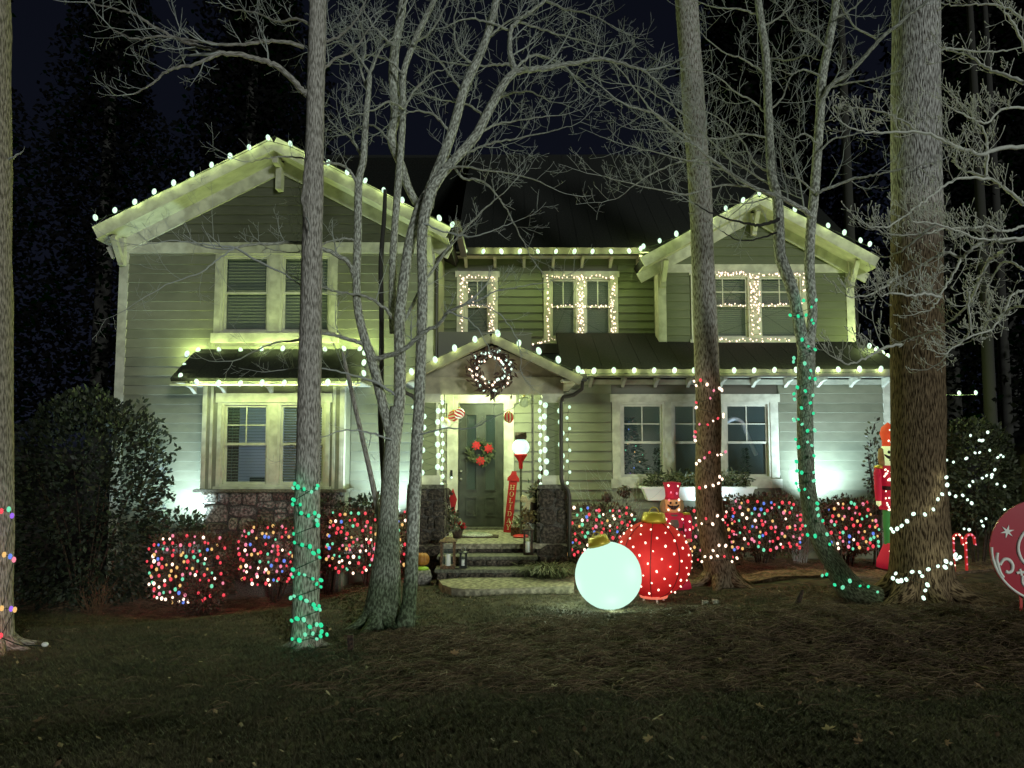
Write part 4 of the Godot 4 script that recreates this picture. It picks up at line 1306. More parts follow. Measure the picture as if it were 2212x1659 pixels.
	for q in [[1660, 250, 1630, 220, 1590, 200, 1540, 160, 1480, 150], [1655, 160, 1610, 130, 1560, 110, 1500, 60], [1642, 33, 1600, 20, 1540, 15, 1470, -10], [1667, 375, 1630, 350, 1600, 300, 1560, 260, 1500, 230], [1663, 300, 1610, 290, 1550, 300, 1480, 290, 1400, 280],
		[1680, 410, 1620, 370, 1560, 330, 1480, 250, 1390, 190, 1320, 180], [1505, 317, 1460, 290, 1400, 230, 1330, 140, 1260, 110], [1567, 367, 1500, 350, 1420, 330, 1340, 310], [1629, 404, 1560, 400, 1480, 420, 1380, 400, 1300, 380], [1540, 345, 1470, 350, 1400, 380, 1330, 430],
		[1640, 60, 1680, 40, 1710, 10, 1740, -40], [1655, 125, 1700, 130, 1740, 120, 1770, 130], [1788, 104, 1750, 70, 1720, 60, 1690, 20], [1776, 167, 1740, 150, 1710, 160, 1680, 150], [1767, 312, 1740, 290, 1710, 300, 1690, 280], [1767, 330, 1800, 300, 1850, 290, 1900, 260], [1759, 417, 1730, 390, 1700, 380, 1690, 340], [1800, 42, 1840, 20, 1870, -10, 1900, -40], [1790, 190, 1830, 180, 1890, 170, 1950, 150], [1660, 240, 1690, 210, 1700, 180, 1720, 150], [1900, 85, 1850, 60, 1820, 20, 1800, -20]]:
		limb(t, tw, way(q, 8.8, 8.4 + rng.randf_range(-0.4, 0.5)), 0.014, 0.004, M.bark_maple, 0.135, 0.62)
	twigs_of(t, tw, M.twig)
	# big poplar
	t = thing("poplar_tree", "thickest trunk at right, furrowed bark, painted lit above and shaded below", "tree", base(1992, 1302, 8.8))
	stem(t, "trunk", [[1993, 1318], [1992, 1270], [1990, 1200], [1986, 1100], [1984, 1000], [1982, 800], [1980, 600], [1979, 300], [1979, 0], [1978, -300]], [82, 68, 60, 56, 54.5, 53.5, 52.5, 51, 50, 47], 8.8, M.bark_poplar, 28, 9, 0.07, Color(0.34, 0.25, 0.16), Color(1.6, 1.6, 1.6), 4.0, 5.4, true)  # shade on the lower trunk and light above are put into the bark tint
	tw = MB.new()
	limb(t, tw, way([2025, 110, 2060, 105, 2120, 112, 2180, 108], 8.8, 8.6), 0.014, 0.008, M.twig_pale, 0.4, 0.3)
	twigs_of(t, tw, M.twig_pale)
	# trunk at the left edge
	t = thing("pine_tree", "dark scaly pine trunk cut off by the left edge, with coloured bulbs", "tree", base(-14, 1404, 6.9))
	stem(t, "trunk", [[-16, 1420], [-15, 1380], [-14, 1300], [-14, 1000], [-16, 600], [-19, 300], [-22, 0], [-24, -300]], [50, 40, 37, 37, 38, 39, 40, 40], 6.9, M.bark_oak, 18, 8, 0.14, Color(0.8, 0.78, 0.7), Color(0.7, 0.65, 0.58), 0, 2, true)
	tw = MB.new()
	limb(t, tw, way([18, 345, 30, 340, 48, 328], 6.9, 6.8), 0.012, 0.006, M.twig, 0.4, 0.1, 0)
	twigs_of(t, tw, M.twig)
	# dogwood reaching in from the right
	t = thing("dogwood_tree", "pale twiggy dogwood reaching in from the right edge, tips budded", "tree", Vector3(4.6, gy(4.6, -5.9), -5.9))
	tw = MB.new()
	stem(t, "trunk", [[2400, 1340], [2398, 1200], [2390, 1000], [2378, 800], [2365, 600], [2350, 400], [2330, 200], [2310, 0], [2300, -200]], [30, 27, 25, 23, 20, 17, 14, 11, 8], 5.9, M.bark_maple, 12, 5, 0.1)
	var inner := cv([2260, 130, 2060, 160, 1860, 140, 1700, 260, 1640, 300, 1480, 260, 1400, 300, 1280, 370, 1180, 430, 1000, 515, 840, 560, 700, 585], 3.687, 1960, 560)
	var more := [inner,
		cv([2040, 240, 1980, 280, 1880, 350, 1800, 520, 1740, 680, 1660, 790, 1560, 870, 1450, 940, 1330, 1000, 1150, 1060, 1000, 1100], 3.687, 1960, 560),
		cv([1080, 1110, 900, 1150, 820, 1190, 700, 1260, 600, 1290, 480, 1240], 3.687, 1960, 560),
		cv([1000, 520, 900, 600, 780, 650, 620, 680], 3.687, 1960, 560),
		cv([2212, 620, 2120, 640, 2000, 840, 1920, 960, 1740, 1030, 1600, 1110, 1480, 1200], 3.687, 1960, 560),
		cv([1700, 620, 1700, 760, 1720, 920, 1690, 1040, 1560, 1130, 1440, 1280], 3.687, 1960, 560),
		cv([2212, 760, 2100, 780, 2000, 860, 1880, 900, 1840, 1000, 1720, 1080], 3.687, 1960, 560),
		cv([1640, 300, 1560, 460, 1500, 560, 1440, 660, 1360, 780, 1240, 820], 3.687, 1960, 560),
		cv([1440, 680, 1300, 640, 1180, 660, 1000, 640, 920, 660], 3.687, 1960, 560),
		cv([2212, 20, 2100, 50, 2000, 60, 1850, 20, 1700, 40, 1480, 40, 1300, 90, 1000, 100, 800, 20], 3.687, 1960, 560),
		cv([2212, 420, 2100, 360, 2010, 360, 1960, 420, 1860, 640, 1900, 800], 3.687, 1960, 560),
		cv([2198, 430, 2100, 390, 2000, 350, 1920, 290, 1850, 270, 1760, 240], 2.0736, 1500, 0),
		cv([2198, 260, 2160, 150, 2120, 90, 2080, 20, 2040, -60], 2.0736, 1500, 0),
		cv([2198, 560, 2080, 570, 2000, 640, 1900, 600, 1820, 560], 2.0736, 1500, 0),
		cv([2198, 760, 2050, 770, 1980, 800, 1850, 760, 1760, 720, 1640, 680, 1480, 690, 1360, 680, 1260, 640], 2.0736, 1500, 0),
		cv([1640, 680, 1560, 620, 1450, 580, 1330, 560, 1230, 600], 2.0736, 1500, 0),
		cv([2198, 1060, 2120, 990, 2060, 950, 1980, 910, 1900, 890, 1840, 840, 1860, 760], 2.0736, 1500, 0),
		cv([2020, 930, 1900, 920, 1800, 950, 1700, 1030, 1600, 1100, 1500, 1170, 1400, 1180], 2.0736, 1500, 0),
		cv([2198, 1230, 2080, 1240, 1980, 1240, 1860, 1200, 1740, 1160, 1620, 1150], 2.0736, 1500, 0),
		cv([2000, 910, 2010, 760, 1980, 660, 1900, 560, 1840, 500], 2.0736, 1500, 0),
		cv([1740, 1160, 1640, 1240, 1560, 1300, 1500, 1330], 2.0736, 1500, 0),
		cv([2198, 100, 2100, 40, 1980, 20, 1880, 30, 1780, 20], 2.0736, 1500, 0)]
	for k in more.size():
		var l: Array = more[k]
		var p := []
		for i in l.size():
			p.append(at(l[i].x, l[i].y, 5.9 + 0.35 * sin(k * 2.1) + 0.12 * i * sin(k * 1.3 + 0.5)))
		limb(t, tw, p, 0.017 if k in [0, 1, 11, 14, 16] else 0.011, 0.0045, M.twig_pale, 0.058, 0.27, 2, 0.24, 0.0045)
	twigs_of(t, tw, M.twig_pale)

# ---------------------------------------------------------------- what stands behind
func far_things() -> void:
	var crown: ArrayMesh
	var b := MB.new()
	for i in 15000:
		var y := rng.randf()
		var an := rng.randf() * TAU
		var w := (1.0 - y) * 0.9 + 0.12
		var rad := w * pow(rng.randf(), 0.5) * (0.75 + 0.25 * sin(an * 3 + y * 17))
		var p := Vector3(cos(an) * rad, y, sin(an) * rad)
		var d := Vector3(rng.randf_range(-1, 1), rng.randf_range(-0.15, 0.06), rng.randf_range(-1, 1)).normalized()
		var s := d.cross(Vector3(rng.randf_range(-1, 1), 0.3, rng.randf_range(-1, 1))).normalized()
		b.tint = Color(0.005, 0.0065, 0.005) * rng.randf_range(0.7, 1.1)
		b.leaf(p, d * 0.04, s * Vector3(0.012, 0.004, 0.012), s.cross(d).normalized())
	crown = b.mesh()
	var tb := MB.new()
	tb.tube(PackedVector3Array([Vector3(0, -0.5, 0), Vector3(0.05, 8, 0), Vector3(0, 18, 0)]), PackedFloat32Array([0.3, 0.24, 0.12]), 9)
	var trunk := tb.mesh()
	var spots := [[-13, -24, 19, 5, "leftmost dark pine beyond the house corner"], [-9.5, -27, 24, 5.5, "tall dark pine just left of the left gable"], [-17, -19, 17, 5, "dark pine low at the far left behind the camellia"], [-10.5, -32, 27, 6, "dark pine rising behind the left gable peak"],
		[9.5, -31, 25, 5.5, "dark pine rising behind the right end of the main roof"], [8.5, -27, 24, 5.5, "dark pine behind the right gable"], [11.5, -30, 26, 6, "tall dark pine right of the right gable"], [12, -21, 17, 4.5, "dark pine behind the big right trunk"], [15.5, -24, 21, 5, "dark pine near the right edge beyond the holly"], [19, -29, 24, 6, "rightmost dark pine beyond the neighbouring house"], [-21, -28, 23, 6, "distant dark pine at the left edge"]]
	for s in spots:
		var t := thing("background_pine", s[4], "tree", Vector3(s[0], -0.4, s[1]), "dark pines behind the house")
		var k: float = s[2] / 18.0
		piece(t, "trunk", trunk, M.far_bark, Transform3D(Basis.from_scale(Vector3(1, k, 1)), t.position))
		var o := piece(t, "crown", crown, M.far_leaves, Transform3D(Basis(Vector3.UP, rng.randf() * 6) * Basis.from_scale(Vector3(s[3], s[2] * 0.85, s[3])), t.position + Vector3(0, s[2] * 0.15, 0)))
		o.set_meta("kind", "stuff")
	var k2 := 0
	for s in [[9.6, -17.5, "slim bare trunk standing first right of the house corner"], [10.9, -17.5, "slim bare trunk behind the neighbour's bulbs"], [11.9, -18.5, "slim bare trunk furthest right behind the holly"], [7.6, -17, "slim bare trunk close behind the right gable"]]:
		var t := thing("bare_trunk", s[2], "tree", Vector3(s[0], -0.3, s[1]), "bare trunks behind the right side")
		piece(t, "trunk", trunk, M.far_bark, Transform3D(Basis.from_scale(Vector3(0.5, 0.8, 0.5)), t.position))
		k2 += 1
	# the neighbour's house, hardly lit
	var h := thing("neighbour_house", "dark neighbouring house behind the holly at the right edge", "house", Vector3(15.5, -0.1, -17))
	var w := MB.new()
	w.block(Vector3(12.4, -0.5, -20), Vector3(20, 2.0, -16.6))
	put(h, "wall", w.mesh(), M.panel)
	w = MB.new()
	w.prism(PackedVector2Array([Vector2(12.0, 2.0), Vector2(20.4, 2.0), Vector2(16.2, 3.4)]), -20.2, -16.3)
	put(h, "roof", w.mesh(), M.shingle)
	w = MB.new()
	w.block(Vector3(11.9, 1.9, -16.3), Vector3(13.6, 2.06, -16.2))
	put(h, "gutter", w.mesh(), M.white)
	w = MB.new()
	w.block(Vector3(12.42, -0.05, -16.6), Vector3(14, 0.2, -16.4))
	put(h, "step", w.mesh(), M.white)

# ---------------------------------------------------------------- lights
var c9_mesh: ArrayMesh
var mini_mesh: ArrayMesh

func bulb_meshes() -> void:
	var b := MB.new()
	b.ball(Vector3.ZERO, Vector3(0.034, 0.05, 0.034), 10, 7)
	c9_mesh = b.mesh()
	b = MB.new()
	b.ball(Vector3.ZERO, Vector3.ONE, 6, 4)
	mini_mesh = b.mesh()

const C9_TINT := Color(0.76, 1.0, 0.34)
const C9_E := 0.32

func wire(parent: Node, pts: Array, r := 0.004, mat: Material = null, sag := 0.0) -> void:
	var p := PackedVector3Array()
	for i in pts.size():
		p.append(pts[i])
		if i + 1 < pts.size():
			p.append((pts[i] + pts[i + 1]) / 2 + Vector3(0, -sag, 0))
	var rr := PackedFloat32Array()
	rr.resize(p.size())
	rr.fill(r)
	var b := MB.new()
	b.tube(p, rr, 4)
	put(parent, "wire", b.mesh(), mat if mat else M.wire)

func c9(label: String, pts: Array, e := 1.0, open := true) -> void:
	var o := thing("light_string", label, "string lights", pts[0])
	var w := []
	for p in pts:
		piece(o, "bulb", c9_mesh, M.c9, Transform3D(Basis.from_euler(Vector3(rng.randf_range(-0.3, 0.3), 0, rng.randf_range(-0.35, 0.35))) * rng.randf_range(0.92, 1.08), p))
		lamp(o, p, C9_TINT, C9_E * e, 0.025)
		w.append(p + Vector3(0, -0.045, -0.01))
	if not open: w.append(w[0])
	wire(o, w, 0.005)

func minis(o: Node, pts: Array, mats: Array, size := 0.014, e := 0.0, tint := Color.WHITE, every := 3, wired := true) -> void:
	for i in pts.size():
		var p: Vector3 = pts[i]
		piece(o, "bulb", mini_mesh, mats[rng.randi() % mats.size()], Transform3D(Basis.from_euler(Vector3(rng.randf(), rng.randf(), rng.randf())) * Basis.from_scale(Vector3(size, size * 1.35, size) * rng.randf_range(0.78, 1.22)), p))
		if e > 0 and i % every == 0:
			lamp(o, p, tint, e, 0.012)
	if wired:
		var w := []
		for p in pts: w.append(p + Vector3(0, -0.008, -0.006))
		wire(o, w, 0.0028)

func sight(l: Array, d: float) -> Array:
	var o := []
	for i in range(0, l.size(), 2): o.append(at(l[i], l[i + 1], d))
	return o

func roof_lights() -> void:
	c9("cool white bulbs along the left slope and right slope of the largest gable", sight([206, 470, 248, 454, 291, 436, 333, 414, 375, 395, 415, 376, 457, 356, 497, 337, 538, 318, 579, 297, 627, 310, 668, 330, 709, 351, 750, 372, 789, 390, 829, 411, 869, 432, 910, 452, 949, 471, 977, 485], 11.47), 0.22)
	c9("straight row of bulbs along the middle upstairs gutter", sight([1005, 543, 1044, 543, 1083, 543, 1123, 543, 1162, 543, 1201, 543, 1241, 543, 1280, 543, 1320, 543, 1359, 542, 1384, 537], 13.27))
	c9("bulbs over the smaller right gable, from the gutter up and down again", sight([1390, 532, 1425, 520, 1461, 505, 1497, 487, 1533, 468, 1568, 450, 1605, 432, 1640, 417, 1680, 434, 1717, 452, 1752, 469, 1789, 487, 1824, 502, 1859, 519, 1879, 527], 12.9), 0.22)
	c9("long row of bulbs along the lower right gutter above the triple window", sight([1258, 805, 1283, 801, 1326, 800, 1370, 800, 1413, 800, 1457, 800, 1499, 800, 1543, 800, 1586, 800, 1629, 800, 1673, 799, 1720, 799, 1767, 798, 1811, 798, 1857, 797, 1903, 797], 11.97))
	c9("four bulbs running up the right end of the lower roof", sight([1918, 769, 1907, 763, 1893, 755, 1878, 747], 12.9))
	c9("bulbs along the rakes of the porch gable round the lit wreath", sight([868, 822, 889, 803, 940, 777, 982, 752, 1026, 733, 1075, 720, 1121, 741, 1164, 758, 1206, 777, 1249, 798], 10.47), 0.45)
	var back := sight([428, 757, 473, 756, 520, 757, 565, 754, 611, 753, 656, 754, 702, 755, 743, 753, 777, 754], 11.9)
	var right := sight([787, 763], 11.75) + sight([786, 783], 11.4) + sight([786, 806], 11.12)
	var front := sight([752, 825, 708, 826, 660, 827, 614, 827, 566, 827, 519, 828, 472, 828, 425, 825], 10.95)
	var left := sight([390, 812], 11.1) + sight([398, 790], 11.45) + sight([404, 764], 11.8)
	c9("closed ring of bulbs round the small roof over the bay window", back + right + front + left, 0.85, false)
	c9("three bulbs glowing on the neighbour's eave right of the big trunk", sight([2039, 848, 2072, 849, 2108, 848], 15.8), 2.5)

func frame_lights(lines: Array, z: float, gap := 0.052) -> Array:
	var o := []
	for l in lines:
		var a := Vector2(l[0], l[1])
		var b := Vector2(l[2], l[3])
		var n := int(a.distance_to(b) / gap)
		for i in n + 1:
			var p := a.lerp(b, float(i) / maxi(n, 1))
			o.append(Vector3(p.x + rng.randf_range(-0.028, 0.028), p.y + rng.randf_range(-0.028, 0.028), z + rng.randf_range(0.035, 0.075)))
	return o

func window_lights() -> void:
	var tint := Color(1.0, 0.62, 0.4)
	var o := thing("window_lights", "warm mini lights framing the narrow single upstairs window", "string lights", Vector3(-0.6, 4.0, -13.8))
	minis(o, frame_lights([[-0.92, 3.95, -0.92, 5.1], [-0.92, 5.1, -0.34, 5.1], [-0.34, 5.1, -0.34, 3.95], [-0.88, 5.02, -0.7, 4.66], [-0.86, 4.57, -0.4, 4.57], [-0.4, 4.52, -0.4, 3.97]], -13.9), [M.warm], 0.013, 0.0055, tint, 4)
	o = thing("window_lights", "warm mini lights framing the double upstairs window in the middle", "string lights", Vector3(1.2, 4.0, -13.8))
	minis(o, frame_lights([[0.0, 3.83, 0.4, 3.86], [0.4, 3.86, 0.66, 3.95], [0.66, 3.95, 0.66, 5.1], [0.66, 5.1, 1.84, 5.1], [1.86, 5.1, 1.86, 3.95], [1.84, 3.94, 0.7, 3.94], [1.22, 5.08, 1.22, 3.96], [1.3, 3.96, 1.3, 5.08], [1.82, 4.9, 1.82, 3.98], [0.7, 4.56, 1.82, 4.56], [1.26, 4.7, 1.26, 4.0], [1.3, 3.91, 1.84, 3.91]], -13.9, 0.05), [M.warm], 0.013, 0.0055, tint, 4)
	o = thing("window_lights", "warm mini lights framing the double window of the right gable", "string lights", Vector3(4.2, 4.0, -13.3))
	minis(o, frame_lights([[3.26, 5.02, 5.14, 5.02], [5.14, 5.0, 5.16, 4.72], [4.22, 5.0, 4.22, 3.95], [4.34, 3.95, 4.34, 5.0], [4.28, 4.98, 4.28, 4.6], [4.24, 4.8, 4.32, 4.4], [3.3, 4.485, 5.1, 4.485], [3.3, 3.86, 5.12, 3.86], [3.36, 5.06, 4.1, 5.05], [3.3, 3.9, 3.3, 4.9]], -13.4, 0.05), [M.warm], 0.013, 0.0055, tint, 4)

func tree_lights() -> void:
	var s := func(l: Array, sc: float, ox: float, oy: float, d: float) -> Array:
		var r := []
		for q in cv(l, sc, ox, oy): r.append(at(q.x, q.y, d))
		return r
	var o := thing("trunk_lights", "green mini lights spiralling up the straight oak on the left", "string lights", base(660, 1398, 7.2))
	var p: Array = s.call([905, 745, 897, 768, 922, 762, 955, 772, 993, 787, 1020, 770, 1025, 755, 900, 828, 895, 852, 935, 853, 940, 897, 978, 910, 1010, 897, 1030, 912, 1020, 935, 1025, 958, 900, 1005, 905, 1050, 945, 1062, 985, 1070, 1003, 1105, 1030, 1095, 1035, 1127, 897, 1190, 895, 1228, 928, 1212, 957, 1218, 1000, 1238, 1042, 1245, 1020, 1265, 1042, 1280, 885, 1337, 903, 1328, 937, 1337, 967, 1352, 1005, 1373, 1032, 1380, 1015, 1393, 1037, 1398, 890, 1455, 918, 1445, 953, 1450, 985, 1487, 1020, 1475, 1042, 1478, 1045, 1512, 1000, 1522, 1040, 1535, 960, 1527, 1020, 1550, 1073, 1527, 930, 1557, 893, 1550], 2.074, 300, 850, 7.02)
	minis(o, p, [M.green_bulb, M.green_bulb, M.teal_bulb], 0.0165, 0.0028, Color(0.1, 1, 0.5), 4)
	o = thing("trunk_lights", "warm white and pink mini lights wound round the tall pine", "string lights", base(1560, 1264, 10.2))
	p = s.call([212, 577, 222, 597, 242, 572, 272, 592, 303, 620, 330, 610, 340, 618, 287, 655, 222, 675, 222, 698, 347, 730, 347, 742, 322, 748, 300, 760, 275, 777, 237, 775, 218, 810, 215, 833, 218, 850, 283, 905, 320, 917, 337, 915, 357, 902, 260, 930, 237, 943, 223, 957, 330, 1017, 342, 1028, 325, 1047, 300, 1057, 265, 1063, 237, 1068, 220, 1207, 267, 1210, 247, 1233, 298, 1235, 320, 1197, 345, 1215, 327, 1333, 358, 1335, 300, 1357, 262, 1385, 290, 1388, 320, 1382, 352, 1384, 387, 1408, 410, 1392, 248, 1408], 1.843, 1620, 640, 9.98)
	minis(o, p, [M.warm, M.warm, M.warm, M.warm, M.pink_bulb, M.red_bulb], 0.017, 0.006, Color(1, 0.6, 0.4), 3)
	o = thing("trunk_lights", "green mini lights wound up the forked leaning tree", "string lights", base(1870, 1302, 8.8))
	p = s.call([717, 205, 775, 203, 753, 235, 655, 273, 692, 277, 728, 272, 755, 295, 762, 310, 710, 385, 740, 415, 770, 430, 672, 470, 670, 487, 722, 495, 750, 528, 745, 562, 770, 567, 688, 605, 672, 635, 675, 660, 725, 622, 760, 642, 748, 677, 707, 700, 762, 725, 672, 755, 692, 752, 710, 775, 735, 805, 768, 803, 680, 845, 693, 880, 735, 857, 755, 873, 765, 920, 683, 947, 687, 990, 708, 998, 763, 997, 765, 1035, 683, 1047, 695, 1078, 722, 1075, 740, 1113, 780, 1140, 780, 1165, 785, 1195, 805, 1220, 725, 1243, 735, 1285, 770, 1290, 825, 1282, 837, 1328, 803, 1472, 823, 1467, 860, 1515, 897, 1527, 930, 1497, 977, 1520, 1015, 1523, 1058, 1548], 1.843, 1620, 640, 8.62)
	minis(o, p, [M.green_bulb, M.teal_bulb, M.green_bulb], 0.0175, 0.0022, Color(0.1, 1, 0.5), 4)
	o = thing("trunk_lights", "cool white mini lights slanting round the thickest trunk", "string lights", base(1992, 1302, 8.8))
	p = s.call([435, 912, 503, 915, 553, 885, 580, 825, 605, 795, 635, 740, 630, 695], 2.37, 2100, 900, 8.45)
	p.reverse()
	p += s.call([397, 955, 365, 982, 338, 1000, 303, 1000, 315, 1018], 2.37, 2100, 900, 8.44)
	minis(o, p, [M.cool], 0.02, 0.009, Color(0.9, 1, 0.75), 2)
	p = s.call([710, 1168, 683, 1155, 690, 1180, 658, 1205, 628, 1193, 623, 1227, 580, 1222, 523, 1240, 487, 1280, 472, 1257, 427, 1255, 392, 1300, 363, 1307, 343, 1310, 313, 1293, 330, 1265], 2.37, 2100, 900, 8.3)
	p += s.call([518, 1332, 505, 1365, 495, 1410], 2.37, 2100, 900, 8.25)
	minis(o, p, [M.cool], 0.019, 0.009, Color(0.9, 1, 0.75), 2)
	o = thing("trunk_lights", "large coloured bulbs round the trunk at the left edge", "string lights", base(10, 1390, 6.7))
	var q := [[3, 1104, M.red_bulb], [19, 1100, M.teal_bulb], [26, 1114, M.violet_bulb], [9, 1198, M.amber_bulb], [22, 1202, M.blue_bulb], [30, 1209, M.pink_bulb], [4, 1314, M.amber_bulb], [24, 1315, M.violet_bulb], [32, 1317, M.amber_bulb], [2, 1373, M.red_bulb]]
	p = []
	for k in q:
		var w := at(k[0], k[1], 6.75)
		p.append(w)
		piece(o, "bulb", mini_mesh, k[2], Transform3D(Basis.from_scale(Vector3(0.019, 0.026, 0.019)), w))
		lamp(o, w, Color(k[2].emission).srgb_to_linear(), 0.006, 0.02)
	wire(o, p, 0.003)
	var cb := MB.new()
	var e0 := at(4, 1378, 6.7)
	var pts := curve([e0, at(45, 1394, 6.6), at(70, 1394, 6.6), at(97, 1396, 6.6)], 6)
	for i in range(1, pts.size()): pts[i].y = maxf(pts[i].y, gy(pts[i].x, pts[i].z) + 0.01)
	cb.tube(pts, ramp([0.005, 0.005], pts.size() - 1), 5)
	var cord := put(self, "extension_cord", cb.mesh(), M.wire)
	tag(cord, "thin cord with a pale plug on the lawn beside the left edge trunk", "cord")
	cb = MB.new()
	cb.ball(pts[pts.size() - 1] + Vector3(0, 0.015, 0), Vector3(0.03, 0.02, 0.02))
	put(cord, "plug", cb.mesh(), M.white)

# ---------------------------------------------------------------- planting
func bush(called: String, label: String, cat: String, o: Vector3, r: Vector3, count: int, leaf: float, c0: Color, c1: Color, box := 0.5, group := "", core_ := 0.5) -> Node3D:
	# a leafy mass: small leaves through the outer part of a rounded block, over bare stems
	var t := thing(called, label, cat, Vector3(o.x, gy(o.x, o.z), o.z), group)
	var b := MB.new()
	for i in count:
		var q := Vector3(rng.randfn(), rng.randfn(), rng.randfn()).normalized()
		var m := maxf(absf(q.x), maxf(absf(q.y), absf(q.z)))
		q /= lerpf(1.0, m, box)
		var lump := 1.0 + 0.22 * fn.get_noise_3d(q.x * 14 + o.x * 9, q.y * 14, q.z * 14 + o.z * 9)
		var k := lerpf(core_, 1.0, pow(rng.randf(), 0.6)) * lump
		var p := o + q * r * k
		if p.y < t.position.y + 0.03: continue
		var d := (q + Vector3(rng.randf_range(-1, 1), rng.randf_range(-0.6, 1), rng.randf_range(-1, 1))).normalized()
		var s := d.cross(Vector3(rng.randf_range(-1, 1), rng.randf_range(-1, 1), rng.randf_range(-1, 1))).normalized()
		var z := leaf * rng.randf_range(0.6, 1.3)
		b.tint = c0.lerp(c1, rng.randf())
		b.leaf(p, d * z, s * z * 0.27, s.cross(d).normalized())
	put(t, "foliage", b.mesh(), M.leaves).set_meta("kind", "stuff")
	var sb := MB.new()
	for k in 9:
		var an := TAU * k / 9 + rng.randf()
		var top := o + Vector3(cos(an) * r.x, rng.randf_range(0.0, 0.5) * r.y, sin(an) * r.z) * 0.7
		sb.tube(curve([t.position + Vector3(cos(an), 0, sin(an)) * 0.06 - Vector3(0, 0.03, 0), (t.position + top) / 2 + Vector3(0.03, 0, 0), top], 3), ramp([0.014, 0.01, 0.005], 3), 4)
	put(t, "stems", sb.mesh(), M.dark_wood).set_meta("kind", "stuff")
	return t

func net(label: String, o: Vector3, r: Vector3, x0: float, x1: float, y0: float, y1: float, gap := 0.075, skip := Rect2(), cold := 0.0) -> void:
	# a net of mini lights lying over the front of a shrub; x, y in units of its half size
	var t := thing("net_lights", label, "net lights", o + Vector3(0, -r.y, r.z))
	var pal := [M.red_bulb, M.red_bulb, M.pink_bulb, M.red_bulb, M.amber_bulb, M.teal_bulb, M.warm, M.warm]
	var pal2 := [M.red_bulb, M.red_bulb, M.pink_bulb, M.amber_bulb, M.teal_bulb, M.blue_bulb, M.pink_bulb, M.red_bulb]
	var y := y0 * r.y
	var row := 0
	var k := 0
	while y <= y1 * r.y:
		var x := x0 * r.x + (gap / 2 if row % 2 else 0.0)
		var line := []
		while x <= x1 * r.x:
			var u := x / r.x
			var v := y / r.y
			var d2 := pow(absf(u), 5.0) + pow(absf(v), 4.0)
			if d2 < 1.0 and not skip.has_point(Vector2(u, v)) and rng.randf() > 0.07:
				var z := r.z * pow(1.0 - d2, 0.38)
				var p := o + Vector3(x + rng.randf_range(-0.033, 0.033), y + rng.randf_range(-0.03, 0.03), z + 0.05 + rng.randf_range(-0.02, 0.03))
				line.append(p)
				var mm: Material = (pal2 if fn.get_noise_2d(p.x * 25, p.y * 8) > 0.1 - cold else pal)[rng.randi() % 8]
				piece(t, "bulb", mini_mesh, mm, Transform3D(Basis.from_scale(Vector3(0.02, 0.024, 0.02) * rng.randf_range(0.75, 1.2)), p))
				k += 1
				if k % 3 == 0: lamp(t, p + Vector3(0, 0, 0.0), Color(1, 0.1, 0.15), 0.01, 0.012)
			x += gap
		if line.size() > 1: wire(t, line, 0.0022, null, 0.015)
		y += gap * 0.82
		row += 1

